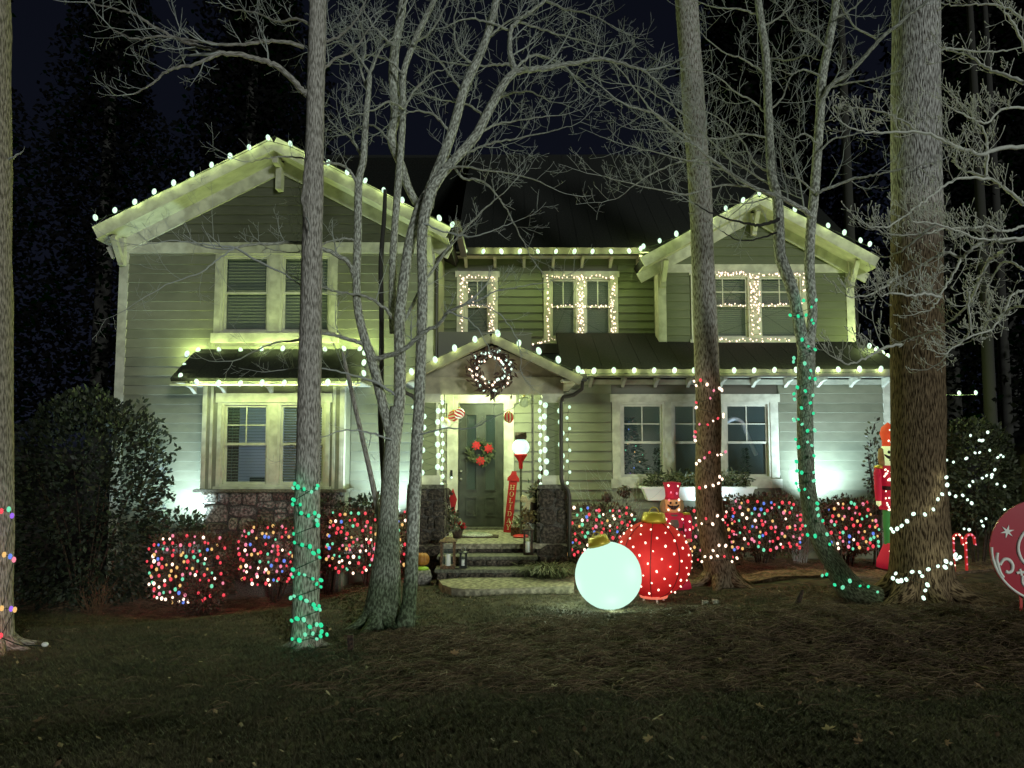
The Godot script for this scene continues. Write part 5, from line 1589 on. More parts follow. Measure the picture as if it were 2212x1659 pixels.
func planting() -> void:
	var dark := Color(0.04, 0.046, 0.027)
	var rusty := Color(0.085, 0.052, 0.036)
	var spots := [
		[422, 1224, 10.9, 0.54, 0.46, 0.4, "left lit shrub beneath the stone bay, its lower right corner unlit", Rect2(0.1, -1, 0.28, 0.85)],
		[598, 1192, 11.2, 0.48, 0.42, 0.34, "lit shrub half hidden behind the straight oak", Rect2()],
		[802, 1165, 11.1, 0.6, 0.43, 0.36, "lit shrub behind the many-stemmed maple", Rect2()],
		[1290, 1150, 11.3, 0.57, 0.39, 0.3, "lit shrub just right of the porch steps", Rect2()],
		[1530, 1155, 11.4, 0.36, 0.4, 0.3, "lit shrub hidden behind the warm lit pine", Rect2()],
		[1643, 1133, 11.5, 0.56, 0.42, 0.3, "lit shrub between the pine and the leaning tree", Rect2()],
		[1826, 1138, 11.5, 0.42, 0.38, 0.3, "rightmost lit shrub, under the blank right wall", Rect2()]]
	var k := 0
	for s in spots:
		var o := at(s[0], s[1], s[2])
		var r := Vector3(s[3], s[4], s[5])
		bush("shrub", s[6].replace("lit shrub", "clipped shrub dressed with coloured lights,"), "shrub", o, r, 3000, 0.05, dark, rusty, 0.75, "shrubs clipped along the house front", 0.75)
		net("coloured net lights over the " + s[6].split(",")[0], o, r, -0.97, 0.97, -0.72 if k > 2 else -0.95, 0.97, 0.096 if k < 3 else 0.097, s[7], 0.25 if k > 2 else -0.1)
		k += 1
	# low dull shrub before the first one, and the unlit one between
	bush("shrub", "unlit brownish low shrub before the leftmost lit one", "shrub", at(430, 1292, 10.6), Vector3(0.34, 0.24, 0.2), 1200, 0.045, rusty * 0.7, Color(0.09, 0.055, 0.04), 0.4, "shrubs clipped along the house front")
	bush("shrub", "unlit dark shrub between the stone bay and the maple", "shrub", at(712, 1150, 11.4), Vector3(0.26, 0.55, 0.25), 1100, 0.06, dark * 0.6, dark, 0.4)
	# leafy sprigs that stand up behind the lit shrubs
	bush("sprig_bush", "leafy top of a bush against the floodlit wall by the bay", "bush", at(388, 1135, 11.12), Vector3(0.36, 0.22, 0.09), 420, 0.085, Color(0.02, 0.03, 0.018), Color(0.04, 0.055, 0.03), 0.2, "", 0.2)
	bush("sprig_bush", "leafy top of a bush behind the maple's lit shrub", "bush", at(800, 1098, 11.12), Vector3(0.3, 0.2, 0.09), 320, 0.085, Color(0.02, 0.03, 0.018), Color(0.04, 0.055, 0.03), 0.2, "", 0.2)
	bush("sprig_bush", "reddish leaves along the window box above the lit shrubs", "bush", at(1660, 1085, 11.9), Vector3(0.42, 0.14, 0.14), 380, 0.07, Color(0.035, 0.022, 0.018), Color(0.06, 0.035, 0.025), 0.2, "", 0.2)
	bush("sprig_bush", "thin leaves above the rightmost lit shrub", "bush", at(1828, 1086, 11.75), Vector3(0.42, 0.1, 0.05), 160, 0.06, Color(0.035, 0.025, 0.018), Color(0.06, 0.04, 0.025), 0.2, "", 0.2)
	# camellia at the left corner
	var cam := bush("camellia", "tall dark glossy camellia hiding the house's left corner", "bush", at(186, 1090, 10.9), Vector3(1.0, 1.58, 0.8), 11000, 0.085, Color(0.01, 0.013, 0.008), Color(0.03, 0.036, 0.021), 0.35, "", 0.7)
	var cb := MB.new()
	for q in [[345, 1000, 385, 965], [350, 1030, 378, 1040], [340, 960, 375, 1000], [340, 900, 372, 950], [345, 1060, 380, 1075]]:
		var a := at(q[0], q[1], 11.0)
		var e := at(q[2], q[3], 11.1)
		for i in 16:
			var p := a.lerp(e, i / 15.0)
			var d := Vector3(rng.randf_range(-1, 1), rng.randf_range(-1, 0.6), rng.randf_range(-0.5, 0.8)).normalized()
			var sd := d.cross(Vector3(rng.randf_range(-1, 1), 0.3, 1)).normalized()
			cb.tint = Color(0.02, 0.028, 0.016)
			cb.leaf(p, d * 0.09, sd * 0.022, sd.cross(d).normalized())
	put(cam, "sprays", cb.mesh(), M.leaves).set_meta("kind", "stuff")
	# bare dry shrub and low perennials on the left
	var t := thing("dry_shrub", "bare brown stalks of a dead shrub under the camellia", "shrub", at(205, 1330, 10.2))
	var tw := MB.new()
	for i in 22:
		twig(tw, t.position + Vector3(rng.randf_range(-0.08, 0.08), 0, 0), Vector3(rng.randf_range(-0.8, 0.8), 1, rng.randf_range(-0.4, 0.4)), rng.randf_range(0.25, 0.5), 0.004, 1, 0.1)
	put(t, "stalks", tw.mesh(), M.wood).set_meta("kind", "stuff")
	t = thing("dry_shrub", "bare upright twigs between the two right lit shrubs", "shrub", at(1725, 1130, 11.7))
	tw = MB.new()
	for i in 24:
		twig(tw, Vector3(t.position.x + rng.randf_range(-0.12, 0.12), gy(t.position.x, t.position.z), t.position.z), Vector3(rng.randf_range(-0.35, 0.35), 1, rng.randf_range(-0.2, 0.2)), rng.randf_range(0.7, 1.15), 0.004, 1, 0.12)
	put(t, "stalks", tw.mesh(), M.twig).set_meta("kind", "stuff")
	# dried hydrangea by the porch
	t = thing("hydrangea", "dried hydrangea with three brown heads right of the porch", "plant", at(1330, 1140, 11.9))
	tw = MB.new()
	for i in 26:
		twig(tw, Vector3(t.position.x + rng.randf_range(-0.3, 0.3), gy(t.position.x, t.position.z), t.position.z), Vector3(rng.randf_range(-0.3, 0.3), 1, rng.randf_range(-0.2, 0.2)), rng.randf_range(0.9, 1.25), 0.004, 1, 0.1)
	put(t, "stalks", tw.mesh(), M.twig).set_meta("kind", "stuff")
	for q in [[1348, 1063, 0.11], [1311, 1075, 0.09], [1298, 1098, 0.06]]:
		var hb := MB.new()
		var o := at(q[0], q[1], 11.75)
		for i in 170:
			var d := Vector3(rng.randfn(), rng.randfn(), rng.randfn()).normalized()
			var sd := d.cross(Vector3(rng.randf(), 1, rng.randf())).normalized()
			hb.tint = Color(0.075, 0.05, 0.035) * rng.randf_range(0.6, 1.3)
			hb.leaf(o + d * q[2] * rng.randf_range(0.5, 1), sd * 0.045, sd.cross(d) * 0.02, d)
		put(t, "flower_head", hb.mesh(), M.leaves)
	# grassy clump by the steps
	t = thing("liriope", "arching grassy clump at the right foot of the steps", "plant", at(1190, 1256, 10.1))
	var gb := MB.new()
	for i in 420:
		var an := rng.randf() * TAU
		var l := rng.randf_range(0.25, 0.48)
		var o := Vector3(t.position.x + rng.randfn() * 0.1, gy(t.position.x, t.position.z), t.position.z + rng.randfn() * 0.07)
		var out := Vector3(cos(an), 0, sin(an))
		var q := []
		for j in 5:
			var u := j / 4.0
			q.append(o + out * l * u * rng.randf_range(0.75, 0.85) + Vector3(0, l * (1.45 * u - 1.05 * u * u), 0))
		var sd := out.cross(Vector3.UP) * 0.006
		gb.tint = Color(0.05, 0.06, 0.028).lerp(Color(0.12, 0.11, 0.055), rng.randf())
		for j in 4:
			gb.quad(q[j] - sd, q[j] + sd, q[j + 1] + sd * 0.7, q[j + 1] - sd * 0.7)
	put(t, "blades", gb.mesh(), M.leaves).set_meta("kind", "stuff")
	# holly with white lights at the right
	bush("holly", "rounded dark holly carrying scattered white lights right of the big trunk", "bush", at(2105, 1025, 10.8), Vector3(0.5, 0.78, 0.5), 5200, 0.075, Color(0.022, 0.028, 0.015), Color(0.055, 0.06, 0.032), 0.1, "", 0.55)
	var o2 := thing("bush_lights", "scattered cool white mini lights looped over the holly", "string lights", at(2105, 1100, 10.2))
	var p := []
	for q in cv([672, 605, 632, 593, 748, 583, 800, 550, 827, 548, 887, 535, 875, 428, 843, 477, 825, 475, 773, 447, 935, 577, 952, 563, 967, 573, 917, 650, 900, 680, 898, 695, 868, 685, 843, 700, 787, 720, 767, 745, 648, 792, 685, 807, 727, 802, 755, 828, 780, 848, 930, 735, 975, 748, 975, 885, 973, 917, 962, 957, 865, 940, 838, 955, 848, 983, 765, 1005, 735, 1000], 2.37, 2100, 900):
		p.append(at(q.x, q.y, 10.25))
	minis(o2, p, [M.cool], 0.018, 0.008, Color(0.9, 1, 0.75), 3, false)
	bush("sprig_bush", "wispy vine climbing beside the house's right corner", "bush", at(1888, 1010, 11.6), Vector3(0.12, 0.75, 0.12), 260, 0.07, Color(0.03, 0.03, 0.02), Color(0.06, 0.055, 0.035), 0.1, "", 0.2)

# ---------------------------------------------------------------- porch
func wreath(t: Node, o: Vector3, r: float, thick: float, count: int, c0: Color, c1: Color, leaf := 0.07) -> void:
	var b := MB.new()
	for i in count:
		var an := TAU * i / count + rng.randf_range(-0.1, 0.1)
		var out := Vector3(cos(an), sin(an), 0)
		var p := o + out * (r + rng.randfn() * thick * 0.5) + Vector3(0, 0, rng.randf_range(0.0, thick))
		var d := (out.cross(Vector3(0, 0, 1)) * 0.6 + out * rng.randf_range(-0.9, 1.1) + Vector3(0, 0, rng.randf_range(0, 1))).normalized()
		var s := d.cross(Vector3(rng.randf(), rng.randf(), 1)).normalized()
		b.tint = c0.lerp(c1, rng.randf())
		b.leaf(p, d * leaf * rng.randf_range(0.6, 1.2), s * leaf * 0.16, s.cross(d).normalized())
	put(t, "foliage", b.mesh(), M.leaves).set_meta("kind", "stuff")

func bauble(called: String, label: String, p: Vector3, r: float, stripe: Material, ground_: Material, tilt: float, hang: float) -> void:
	var t := thing(called, label, "ornament", p)
	var b := MB.new()
	b.ball(p, Vector3.ONE * r, 18, 12)
	put(t, "ball", b.mesh(), ground_)
	if stripe:
		for k in 3:
			b = MB.new()
			var q := PackedVector3Array()
			var an := tilt
			for i in 25:
				var u := -1.15 + 2.3 * i / 24.0
				var lon := (k - 1) * 0.85 + u * 0.8 + PI / 2
				var lat := u
				var d := Vector3(cos(lat) * cos(lon), sin(lat), cos(lat) * sin(lon)).rotated(Vector3(0, 0, 1), an)
				q.append(p + d * r * 0.985)
			b.tube(q, ramp([r * 0.06, r * 0.2, r * 0.06], 12), 8)
			put(t, "stripe", b.mesh(), stripe)
	b = MB.new()
	b.lathe([Vector2(0.0, r * 1.2), Vector2(r * 0.2, r * 1.2), Vector2(r * 0.2, r * 0.95)], Transform3D(Basis(), p), 10)
	put(t, "cap", b.mesh(), M.gold)
	b = MB.new()
	b.tube(PackedVector3Array([p + Vector3(0, r * 1.2, 0), p + Vector3(0, hang, 0)]), PackedFloat32Array([0.0025, 0.0025]), 4)
	put(t, "cord", b.mesh(), M.white_wire)

func lantern(label: String, p: Vector3, w: float, h: float, mat: Material, candle := true) -> void:
	var t := thing("lantern", label, "lantern", p)
	bar(t, "base", p + Vector3(-w / 2, 0, -w / 2), p + Vector3(w / 2, 0.03, w / 2), mat)
	for x in [-1, 1]:
		for z in [-1, 1]:
			bar(t, "post", p + Vector3(x * (w / 2 - 0.014) - 0.012, 0.03, z * (w / 2 - 0.014) - 0.012), p + Vector3(x * (w / 2 - 0.014) + 0.012, h * 0.8, z * (w / 2 - 0.014) + 0.012), mat)
	bar(t, "top", p + Vector3(-w / 2 - 0.015, h * 0.8, -w / 2 - 0.015), p + Vector3(w / 2 + 0.015, h * 0.84, w / 2 + 0.015), mat)
	var b := MB.new()
	b.lathe([Vector2(w * 0.68, h * 0.84), Vector2(w * 0.3, h * 0.95), Vector2(0.0, h * 0.96)], Transform3D(Basis(Vector3.UP, PI / 4), p), 4)
	put(t, "roof", b.mesh(), mat)
	b = MB.new()
	var ring := PackedVector3Array()
	for i in 13: ring.append(p + Vector3(cos(TAU * i / 12) * 0.03, h * 0.99 + sin(TAU * i / 12) * 0.03, 0))
	b.tube(ring, ramp([0.004, 0.004], 12), 5)
	put(t, "handle", b.mesh(), M.metal)
	for q in [[Vector3(-w / 2 + 0.02, 0.04, w / 2 - 0.012), Vector3(w / 2 - 0.02, h * 0.79, w / 2 - 0.01)]]:
		b = MB.new()
		var a: Vector3 = p + q[0]
		var e: Vector3 = p + q[1]
		b.quad(a, Vector3(e.x, a.y, a.z), e, Vector3(a.x, e.y, a.z))
		put(t, "pane", b.mesh(), M.glass)
	if candle:
		b = MB.new()
		b.lathe([Vector2(0.0, 0.03), Vector2(0.035, 0.03), Vector2(0.035, h * 0.42), Vector2(0.0, h * 0.43)], Transform3D(Basis(), p), 12)
		put(t, "candle", b.mesh(), M.white)

func letters(parent: Node, text: String, p: Vector3, size: float, mat: Material, turn := Basis()) -> void:
	for i in text.length():
		var tm := TextMesh.new()
		tm.text = text[i]
		var f := SystemFont.new()
		f.font_names = PackedStringArray(["Droid Serif"])
		tm.font = f
		tm.font_size = 64
		tm.pixel_size = size / 64.0
		tm.depth = 0.004
		var o := MeshInstance3D.new()
		o.mesh = tm
		o.material_override = mat
		var k: String = str(parent.get_instance_id()) + "letter"
		taken[k] = taken.get(k, -1) + 1
		o.name = "letter" if taken[k] == 0 else "letter_%03d" % taken[k]
		parent.add_child(o, true)
		o.transform = Transform3D(turn, turn * Vector3(0, -i * size * 0.98, 0) + p - (parent as Node3D).position)

func porch_things() -> void:
	var fl := 0.665
	# lit wreath in the porch gable
	var o := at(1062, 800, 10.62)
	var t := thing("lit_wreath", "round grapevine wreath full of white lights in the porch gable", "wreath", o)
	var vb := MB.new()
	for k in 9:
		var q := PackedVector3Array()
		var ph := rng.randf() * TAU
		for i in 33:
			var an := TAU * i / 32
			var rr := 0.235 + 0.035 * sin(an * 3 + ph) + rng.randf_range(-0.006, 0.006)
			q.append(o + Vector3(cos(an) * rr, sin(an) * rr, -0.02 + 0.03 * cos(an * 4 + ph)))
		vb.tube(q, ramp([0.008, 0.008], 32), 5)
	put(t, "vines", vb.mesh(), M.dark_wood).set_meta("kind", "stuff")
	wreath(t, o + Vector3(0, 0, -0.02), 0.24, 0.1, 260, Color(0.05, 0.03, 0.02), Color(0.09, 0.05, 0.035), 0.11)
	var p := []
	for i in 58:
		var an := TAU * i / 29.0 + rng.randf_range(-0.08, 0.08)
		var rr := (0.19 if i < 29 else 0.27) + rng.randf_range(-0.035, 0.035)
		p.append(o + Vector3(cos(an) * rr, sin(an) * rr, rng.randf_range(0.03, 0.07)))
	minis(t, p, [M.cool, M.cool, M.warm], 0.016, 0.006, Color(1, 0.75, 0.6), 3, false)
	t = thing("ribbon", "brown ribbon tail hanging below the lit wreath", "ribbon", at(1064, 850, 10.58))
	var rb := MB.new()
	var c0 := at(1064, 843, 10.58)
	rb.prism(PackedVector2Array([Vector2(-0.035, 0.03), Vector2(-0.03, -0.16), Vector2(0.0, -0.12), Vector2(0.035, -0.17), Vector2(0.03, 0.03)]), -0.006, 0.006, Transform3D(Basis(Vector3(0, 1, 0), 0.15), c0))
	put(t, "tail", rb.mesh(), M.dark_wood)
	# wreath with red flowers on the door
	o = Vector3(-0.51, 1.9, -12.62)
	t = thing("door_wreath", "green wreath with three red flowers hanging on the front door", "wreath", o)
	wreath(t, o, 0.145, 0.07, 420, Color(0.03, 0.045, 0.02), Color(0.075, 0.075, 0.035), 0.08)
	for a in [[-0.07, 0.12], [0.13, 0.07], [0.0, -0.13]]:
		var fb := MB.new()
		for i in 14:
			var an := TAU * i / 7.0
			var d := Vector3(cos(an), sin(an), 0.25 if i < 7 else 0.9).normalized()
			var s := d.cross(Vector3(0, 0, 1)).normalized()
			fb.leaf(o + Vector3(a[0], a[1], 0.09), d * (0.085 if i < 7 else 0.055), s * 0.028, Vector3(0, 0, 1))
		put(t, "flower", fb.mesh(), M.red_cloth)
	# hanging baubles
	var pearl := flat(lin(0.55, 0.55, 0.42), 0.35)
	bauble("hanging_ornament", "round pale ornament hung left of the striped pair", at(962, 914, 11.5), 0.075, null, pearl, 0, 0.42)
	bauble("hanging_ornament", "red ornament with pale zigzag hung left of the door", at(979, 899, 11.3), 0.078, M.ribbon, M.red, 1.2, 0.36)
	bauble("hanging_ornament", "red and white swirled ornament by the door's top left corner", at(992, 893, 11.2), 0.078, M.red, M.white, 0.5, 0.33)
	bauble("hanging_ornament", "red and white swirled ornament by the door's top right corner", at(1099, 901, 11.3), 0.08, M.red, M.ribbon, -0.6, 0.36)
	bauble("hanging_ornament", "clear round ornament hung highest at the porch's right side", at(1132, 868, 11.2), 0.08, null, flat(lin(0.34, 0.38, 0.26), 0.15), 0, 0.22)
	# street-lamp decoration beside the door
	var g := at(1125, 966, 11.5)
	t = thing("lamp_post", "red toy street lamp with glowing white globe beside the door", "lamp", Vector3(g.x, fl, g.z))
	var b := MB.new()
	b.ball(g, Vector3(0.13, 0.125, 0.13), 20, 14)
	put(t, "globe_lamp", b.mesh(), M.globe)
	lamp(t, g, Color(0.82, 1.0, 0.8), 0.4, 0.12)
	b = MB.new()
	b.lathe([Vector2(0.0, 0.225), Vector2(0.085, 0.22), Vector2(0.09, 0.16), Vector2(0.085, 0.115), Vector2(0.0, 0.115)], Transform3D(Basis(), g), 16)
	put(t, "cap", b.mesh(), M.dark_wood)
	b = MB.new()
	b.lathe([Vector2(0.0, -0.32), Vector2(0.028, -0.32), Vector2(0.032, -0.22), Vector2(0.07, -0.16), Vector2(0.1, -0.12), Vector2(0.09, -0.1), Vector2(0.0, -0.1)], Transform3D(Basis(), g), 16)
	put(t, "collar", b.mesh(), M.red)
	b = MB.new()
	b.lathe([Vector2(0.016, fl - g.y + 0.04), Vector2(0.016, -0.31)], Transform3D(Basis(), g), 10)
	put(t, "pole", b.mesh(), M.cap)
	b = MB.new()
	b.lathe([Vector2(0.0, fl - g.y), Vector2(0.12, fl - g.y), Vector2(0.11, fl - g.y + 0.03), Vector2(0.0, fl - g.y + 0.05)], Transform3D(Basis(), g), 16)
	put(t, "foot", b.mesh(), M.red)
	# leaning sign
	var lean := Basis(Vector3(0, 0, 1), -0.11) * Basis(Vector3(1, 0, 0), -0.12)
	var foot := Vector3(-0.07, fl, -12.12)
	t = thing("leaning_sign", "narrow red board lettered HOLIDAY leaning by the door, red cap on top", "sign", foot)
	b = MB.new()
	b.box(Transform3D(lean, foot + lean * Vector3(0, 0.4, 0)), Vector3(0.13, 0.8, 0.02))
	put(t, "panel", b.mesh(), M.red_cloth)
	b = MB.new()
	b.prism(PackedVector2Array([Vector2(-0.095, 0.8), Vector2(-0.095, 0.85), Vector2(-0.05, 0.9), Vector2(-0.035, 0.96), Vector2(0.035, 0.96), Vector2(0.05, 0.9), Vector2(0.095, 0.85), Vector2(0.095, 0.8)]), -0.014, 0.016, Transform3D(lean, foot))
	put(t, "hat", b.mesh(), M.red_cloth)
	letters(t, "HOLIDAY", foot + lean * Vector3(0, 0.7, 0.013), 0.105, M.ribbon, lean)
	# wooden box of white blooms at its foot
	t = thing("planter_box", "little wooden box of white blooms before the leaning sign", "planter", Vector3(0.12, fl, -11.75))
	b = MB.new()
	b.block(t.position + Vector3(-0.14, 0, -0.09), t.position + Vector3(0.14, 0.12, 0.09))
	put(t, "box", b.mesh(), M.wood)
	b = MB.new()
	for i in 130:
		var q := t.position + Vector3(rng.randf_range(-0.13, 0.13), rng.randf_range(0.1, 0.22), rng.randf_range(-0.08, 0.1))
		var d := Vector3(rng.randf_range(-1, 1), rng.randf(), rng.randf_range(-1, 1)).normalized()
		var s := d.cross(Vector3(1, 0.3, rng.randf())).normalized()
		b.tint = Color(0.5, 0.5, 0.38) if rng.randf() < 0.7 else Color(0.05, 0.07, 0.03)
		b.leaf(q, d * 0.06, s * 0.02, s.cross(d).normalized())
	put(t, "blooms", b.mesh(), M.leaves).set_meta("kind", "stuff")
	# right: log stand with cloth, bow and greenery
	var r0 := Vector3(0.3, fl, -11.0)
	t = thing("log_figure", "rustic log stand with a white bow and greenery against the right pier", "decoration", r0)
	b = MB.new()
	b.tube(PackedVector3Array([r0 + Vector3(0.02, 0, -0.02), r0 + Vector3(0.03, 0.55, 0), r0 + Vector3(0.06, 0.72, 0)]), PackedFloat32Array([0.075, 0.07, 0.06]), 10)
	b.tube(PackedVector3Array([r0 + Vector3(0.05, 0.68, 0.02), r0 + Vector3(0.12, 0.92, 0.03), r0 + Vector3(0.15, 1.06, 0.02)]), PackedFloat32Array([0.05, 0.042, 0.04]), 9)
	put(t, "logs", b.mesh(), M.dark_wood)
	b = MB.new()
	b.tube(PackedVector3Array([r0 + Vector3(-0.16, 0.27, 0.06), r0 + Vector3(-0.02, 0.3, 0.09), r0 + Vector3(0.16, 0.26, 0.07)]), PackedFloat32Array([0.035, 0.045, 0.035]), 9)
	put(t, "arm", b.mesh(), M.dark_wood)
	for s in [-1, 1]:
		b = MB.new()
		b.lathe([Vector2(0.0, 0.0), Vector2(0.05, 0.06), Vector2(0.045, 0.12), Vector2(0.0, 0.13)], Transform3D(Basis(Vector3(0, 0, 1), s * 1.2), r0 + Vector3(-0.06, 0.57, 0.08)), 10, 1.0, 0.5)
		put(t, "bow_loop", b.mesh(), M.ribbon)
	b = MB.new()
	b.prism(PackedVector2Array([Vector2(-0.16, 0.42), Vector2(-0.08, 0.4), Vector2(-0.03, 0.58), Vector2(-0.09, 0.58)]), 0.07, 0.085, Transform3D(Basis(), r0))
	put(t, "bow_tail", b.mesh(), M.ribbon)
	wreath(t, r0 + Vector3(0.05, 0.7, 0.05), 0.06, 0.08, 120, Color(0.03, 0.045, 0.02), Color(0.12, 0.1, 0.05), 0.09)
	wreath(t, r0 + Vector3(-0.08, 0.36, 0.06), 0.06, 0.08, 110, Color(0.07, 0.05, 0.02), Color(0.16, 0.11, 0.04), 0.09)
	t = thing("draped_cloth", "off-white cloth panels hanging from the right pier's log stand", "cloth", r0 + Vector3(0.1, 0, 0.02))
	for q in [[0.075, 0.3, 0.1, 0.33], [-0.04, 0.02, 0.08, 0.26], [0.06, -0.08, 0.11, 0.36]]:
		b = MB.new()
		var w: float = q[2]
		for i in 8:
			var x0: float = r0.x + q[0] + w * i / 8
			var x1: float = r0.x + q[0] + w * (i + 1) / 8
			var za: float = r0.z + 0.1 + 0.018 * sin(i * 1.7 + q[1] * 9)
			var zb: float = r0.z + 0.1 + 0.018 * sin((i + 1) * 1.7 + q[1] * 9)
			b.quad(Vector3(x0, fl + q[1], za), Vector3(x1, fl + q[1] + 0.01, zb), Vector3(x1, fl + q[1] + q[3], zb), Vector3(x0, fl + q[1] + q[3], za))
		put(t, "panel", b.mesh(), M.cloth)
	# left: log figure with red bow
	r0 = Vector3(-0.98, fl, -11.2)
	t = thing("log_figure", "rustic log stand with a red bow against the left pier", "decoration", r0)
	b = MB.new()
	b.tube(PackedVector3Array([r0 + Vector3(0.02, 0.06, 0), r0 + Vector3(0.05, 0.4, 0.02), r0 + Vector3(0.02, 0.7, 0)]), PackedFloat32Array([0.05, 0.05, 0.045]), 9)
	b.tube(PackedVector3Array([r0 + Vector3(-0.1, 0.76, 0), r0 + Vector3(0.04, 0.71, 0.04), r0 + Vector3(0.13, 0.65, 0.05)]), PackedFloat32Array([0.035, 0.04, 0.035]), 9)
	put(t, "logs", b.mesh(), M.dark_wood)
	b = MB.new()
	b.prism(PackedVector2Array([Vector2(0.08, 0.6), Vector2(0.11, 0.42), Vector2(0.17, 0.22), Vector2(0.21, 0.24), Vector2(0.16, 0.45), Vector2(0.19, 0.58), Vector2(0.13, 0.74)]), 0.05, 0.075, Transform3D(Basis(), r0))
	put(t, "red_bow", b.mesh(), M.red_cloth)
	wreath(t, r0 + Vector3(0.06, 0.28, 0.04), 0.1, 0.1, 200, Color(0.03, 0.04, 0.02), Color(0.1, 0.08, 0.045), 0.1)
	wreath(t, r0 + Vector3(0.0, 0.42, 0.02), 0.05, 0.06, 60, Color(0.35, 0.35, 0.25), Color(0.2, 0.2, 0.14), 0.08)
	t = thing("poinsettia", "red potted flowers at the left foot of the door", "plant", Vector3(-0.8, fl, -11.4))
	b = MB.new()
	b.lathe([Vector2(0.0, 0.0), Vector2(0.06, 0.0), Vector2(0.085, 0.12), Vector2(0.0, 0.12)], Transform3D(Basis(), t.position), 14)
	put(t, "pot", b.mesh(), M.dark_wood)
	b = MB.new()
	for i in 90:
		var d := Vector3(rng.randf_range(-1, 1), rng.randf_range(0.1, 1), rng.randf_range(-1, 1)).normalized()
		var s := d.cross(Vector3(rng.randf(), 0.2, 1)).normalized()
		b.tint = Color(0.32, 0.012, 0.012) if rng.randf() < 0.6 else Color(0.04, 0.05, 0.025)
		b.leaf(t.position + Vector3(0, 0.12, 0) + d * 0.05, d * 0.1, s * 0.025, s.cross(d).normalized())
	put(t, "flowers", b.mesh(), M.leaves).set_meta("kind", "stuff")
	# mat, runner
	t = thing("door_mat", "white and green patterned mat bunched before the door", "mat", Vector3(-0.5, fl, -11.6))
	b = MB.new()
	b.ball(t.position + Vector3(-0.02, 0.015, 0), Vector3(0.24, 0.045, 0.16), 18, 8)
	put(t, "cushion", b.mesh(), M.cloth)
	b = MB.new()
	for i in 26:
		var an := rng.randf() * TAU
		var k := sqrt(rng.randf()) * 0.75
		var d := Vector3(rng.randf_range(-1, 1), 0.05, rng.randf_range(-1, 1)).normalized()
		var q := Vector3(cos(an) * k * 0.22, 0, sin(an) * k * 0.15)
		b.tint = Color(0.07, 0.12, 0.06)
		b.leaf(t.position + q + Vector3(-0.02, 0.019 + 0.045 * sqrt(maxf(0, 1 - k * k)), 0), d * 0.06, d.cross(Vector3.UP) * 0.016, Vector3.UP)
	put(t, "print", b.mesh(), M.leaves).set_meta("kind", "stuff")
	b = MB.new()
	b.block(t.position + Vector3(-0.3, 0.002, -0.12), t.position + Vector3(0.3, 0.014, 0.2))
	put(t, "mat", b.mesh(), M.dark_wood)
	# lanterns on the steps
	lantern("tall brown wooden lantern with a candle on the left of the steps", Vector3(-0.84, 0.415, -10.24), 0.19, 0.42, M.wood)
	lantern("small dark lantern on the lower step beside the tall one", Vector3(-0.64, 0.415, -10.26), 0.1, 0.24, M.black)
	lantern("grey wooden lantern on the right of the upper step", Vector3(0.22, 0.54, -10.6), 0.13, 0.4, M.dark_wood)
	# bulbs on the columns and hanging strings
	var cx := -0.29
	for s in [-1, 1]:
		var px: float = cx + s * 0.865
		t = thing("column_lights", "large cool bulbs wound round the %s porch column and its downspout" % ("left" if s < 0 else "right"), "string lights", Vector3(px, 1.6, -10.75))
		var q := []
		for i in 13:
			var u := i / 12.0
			var x := 0.1 * (1 if i % 2 else -1) + rng.randf_range(-0.03, 0.03)
			q.append(Vector3(px + x, 1.64 + u * 0.94, -10.76 + rng.randf_range(0, 0.02)))
		for i in q.size():
			piece(t, "bulb", mini_mesh, M.c9, Transform3D(Basis.from_scale(Vector3(0.036, 0.042, 0.036)), q[i]))
			lamp(t, q[i], Color(0.85, 1.0, 0.55), 0.03, 0.028)
		wire(t, q, 0.003)
		q = []
		for i in 8:
			q.append(Vector3(px + s * (0.19 + 0.035 * (i % 2)), 1.5 + i * 0.15, -10.68))
		for i in q.size():
			piece(t, "bulb", mini_mesh, M.c9, Transform3D(Basis.from_scale(Vector3(0.02, 0.025, 0.02)), q[i]))
			if i % 2 == 0: lamp(t, q[i], Color(0.85, 1.0, 0.55), 0.03, 0.02)
		wire(t, q, 0.003)
		t = thing("hanging_lights", "vertical string of cool bulbs hanging inside the %s porch column" % ("left" if s < 0 else "right"), "string lights", Vector3(px - s * 0.17, 2.7, -10.82))
		q = []
		for i in 11:
			q.append(Vector3(px - s * (0.175 + 0.012 * (i % 2)), 2.62 - i * 0.115, -10.8))
		for i in q.size():
			piece(t, "bulb", mini_mesh, M.c9, Transform3D(Basis.from_scale(Vector3(0.025, 0.036, 0.025)), q[i]))
			lamp(t, q[i], Color(0.85, 1.0, 0.55), 0.03, 0.025)
		wire(t, q, 0.004, M.white_wire)

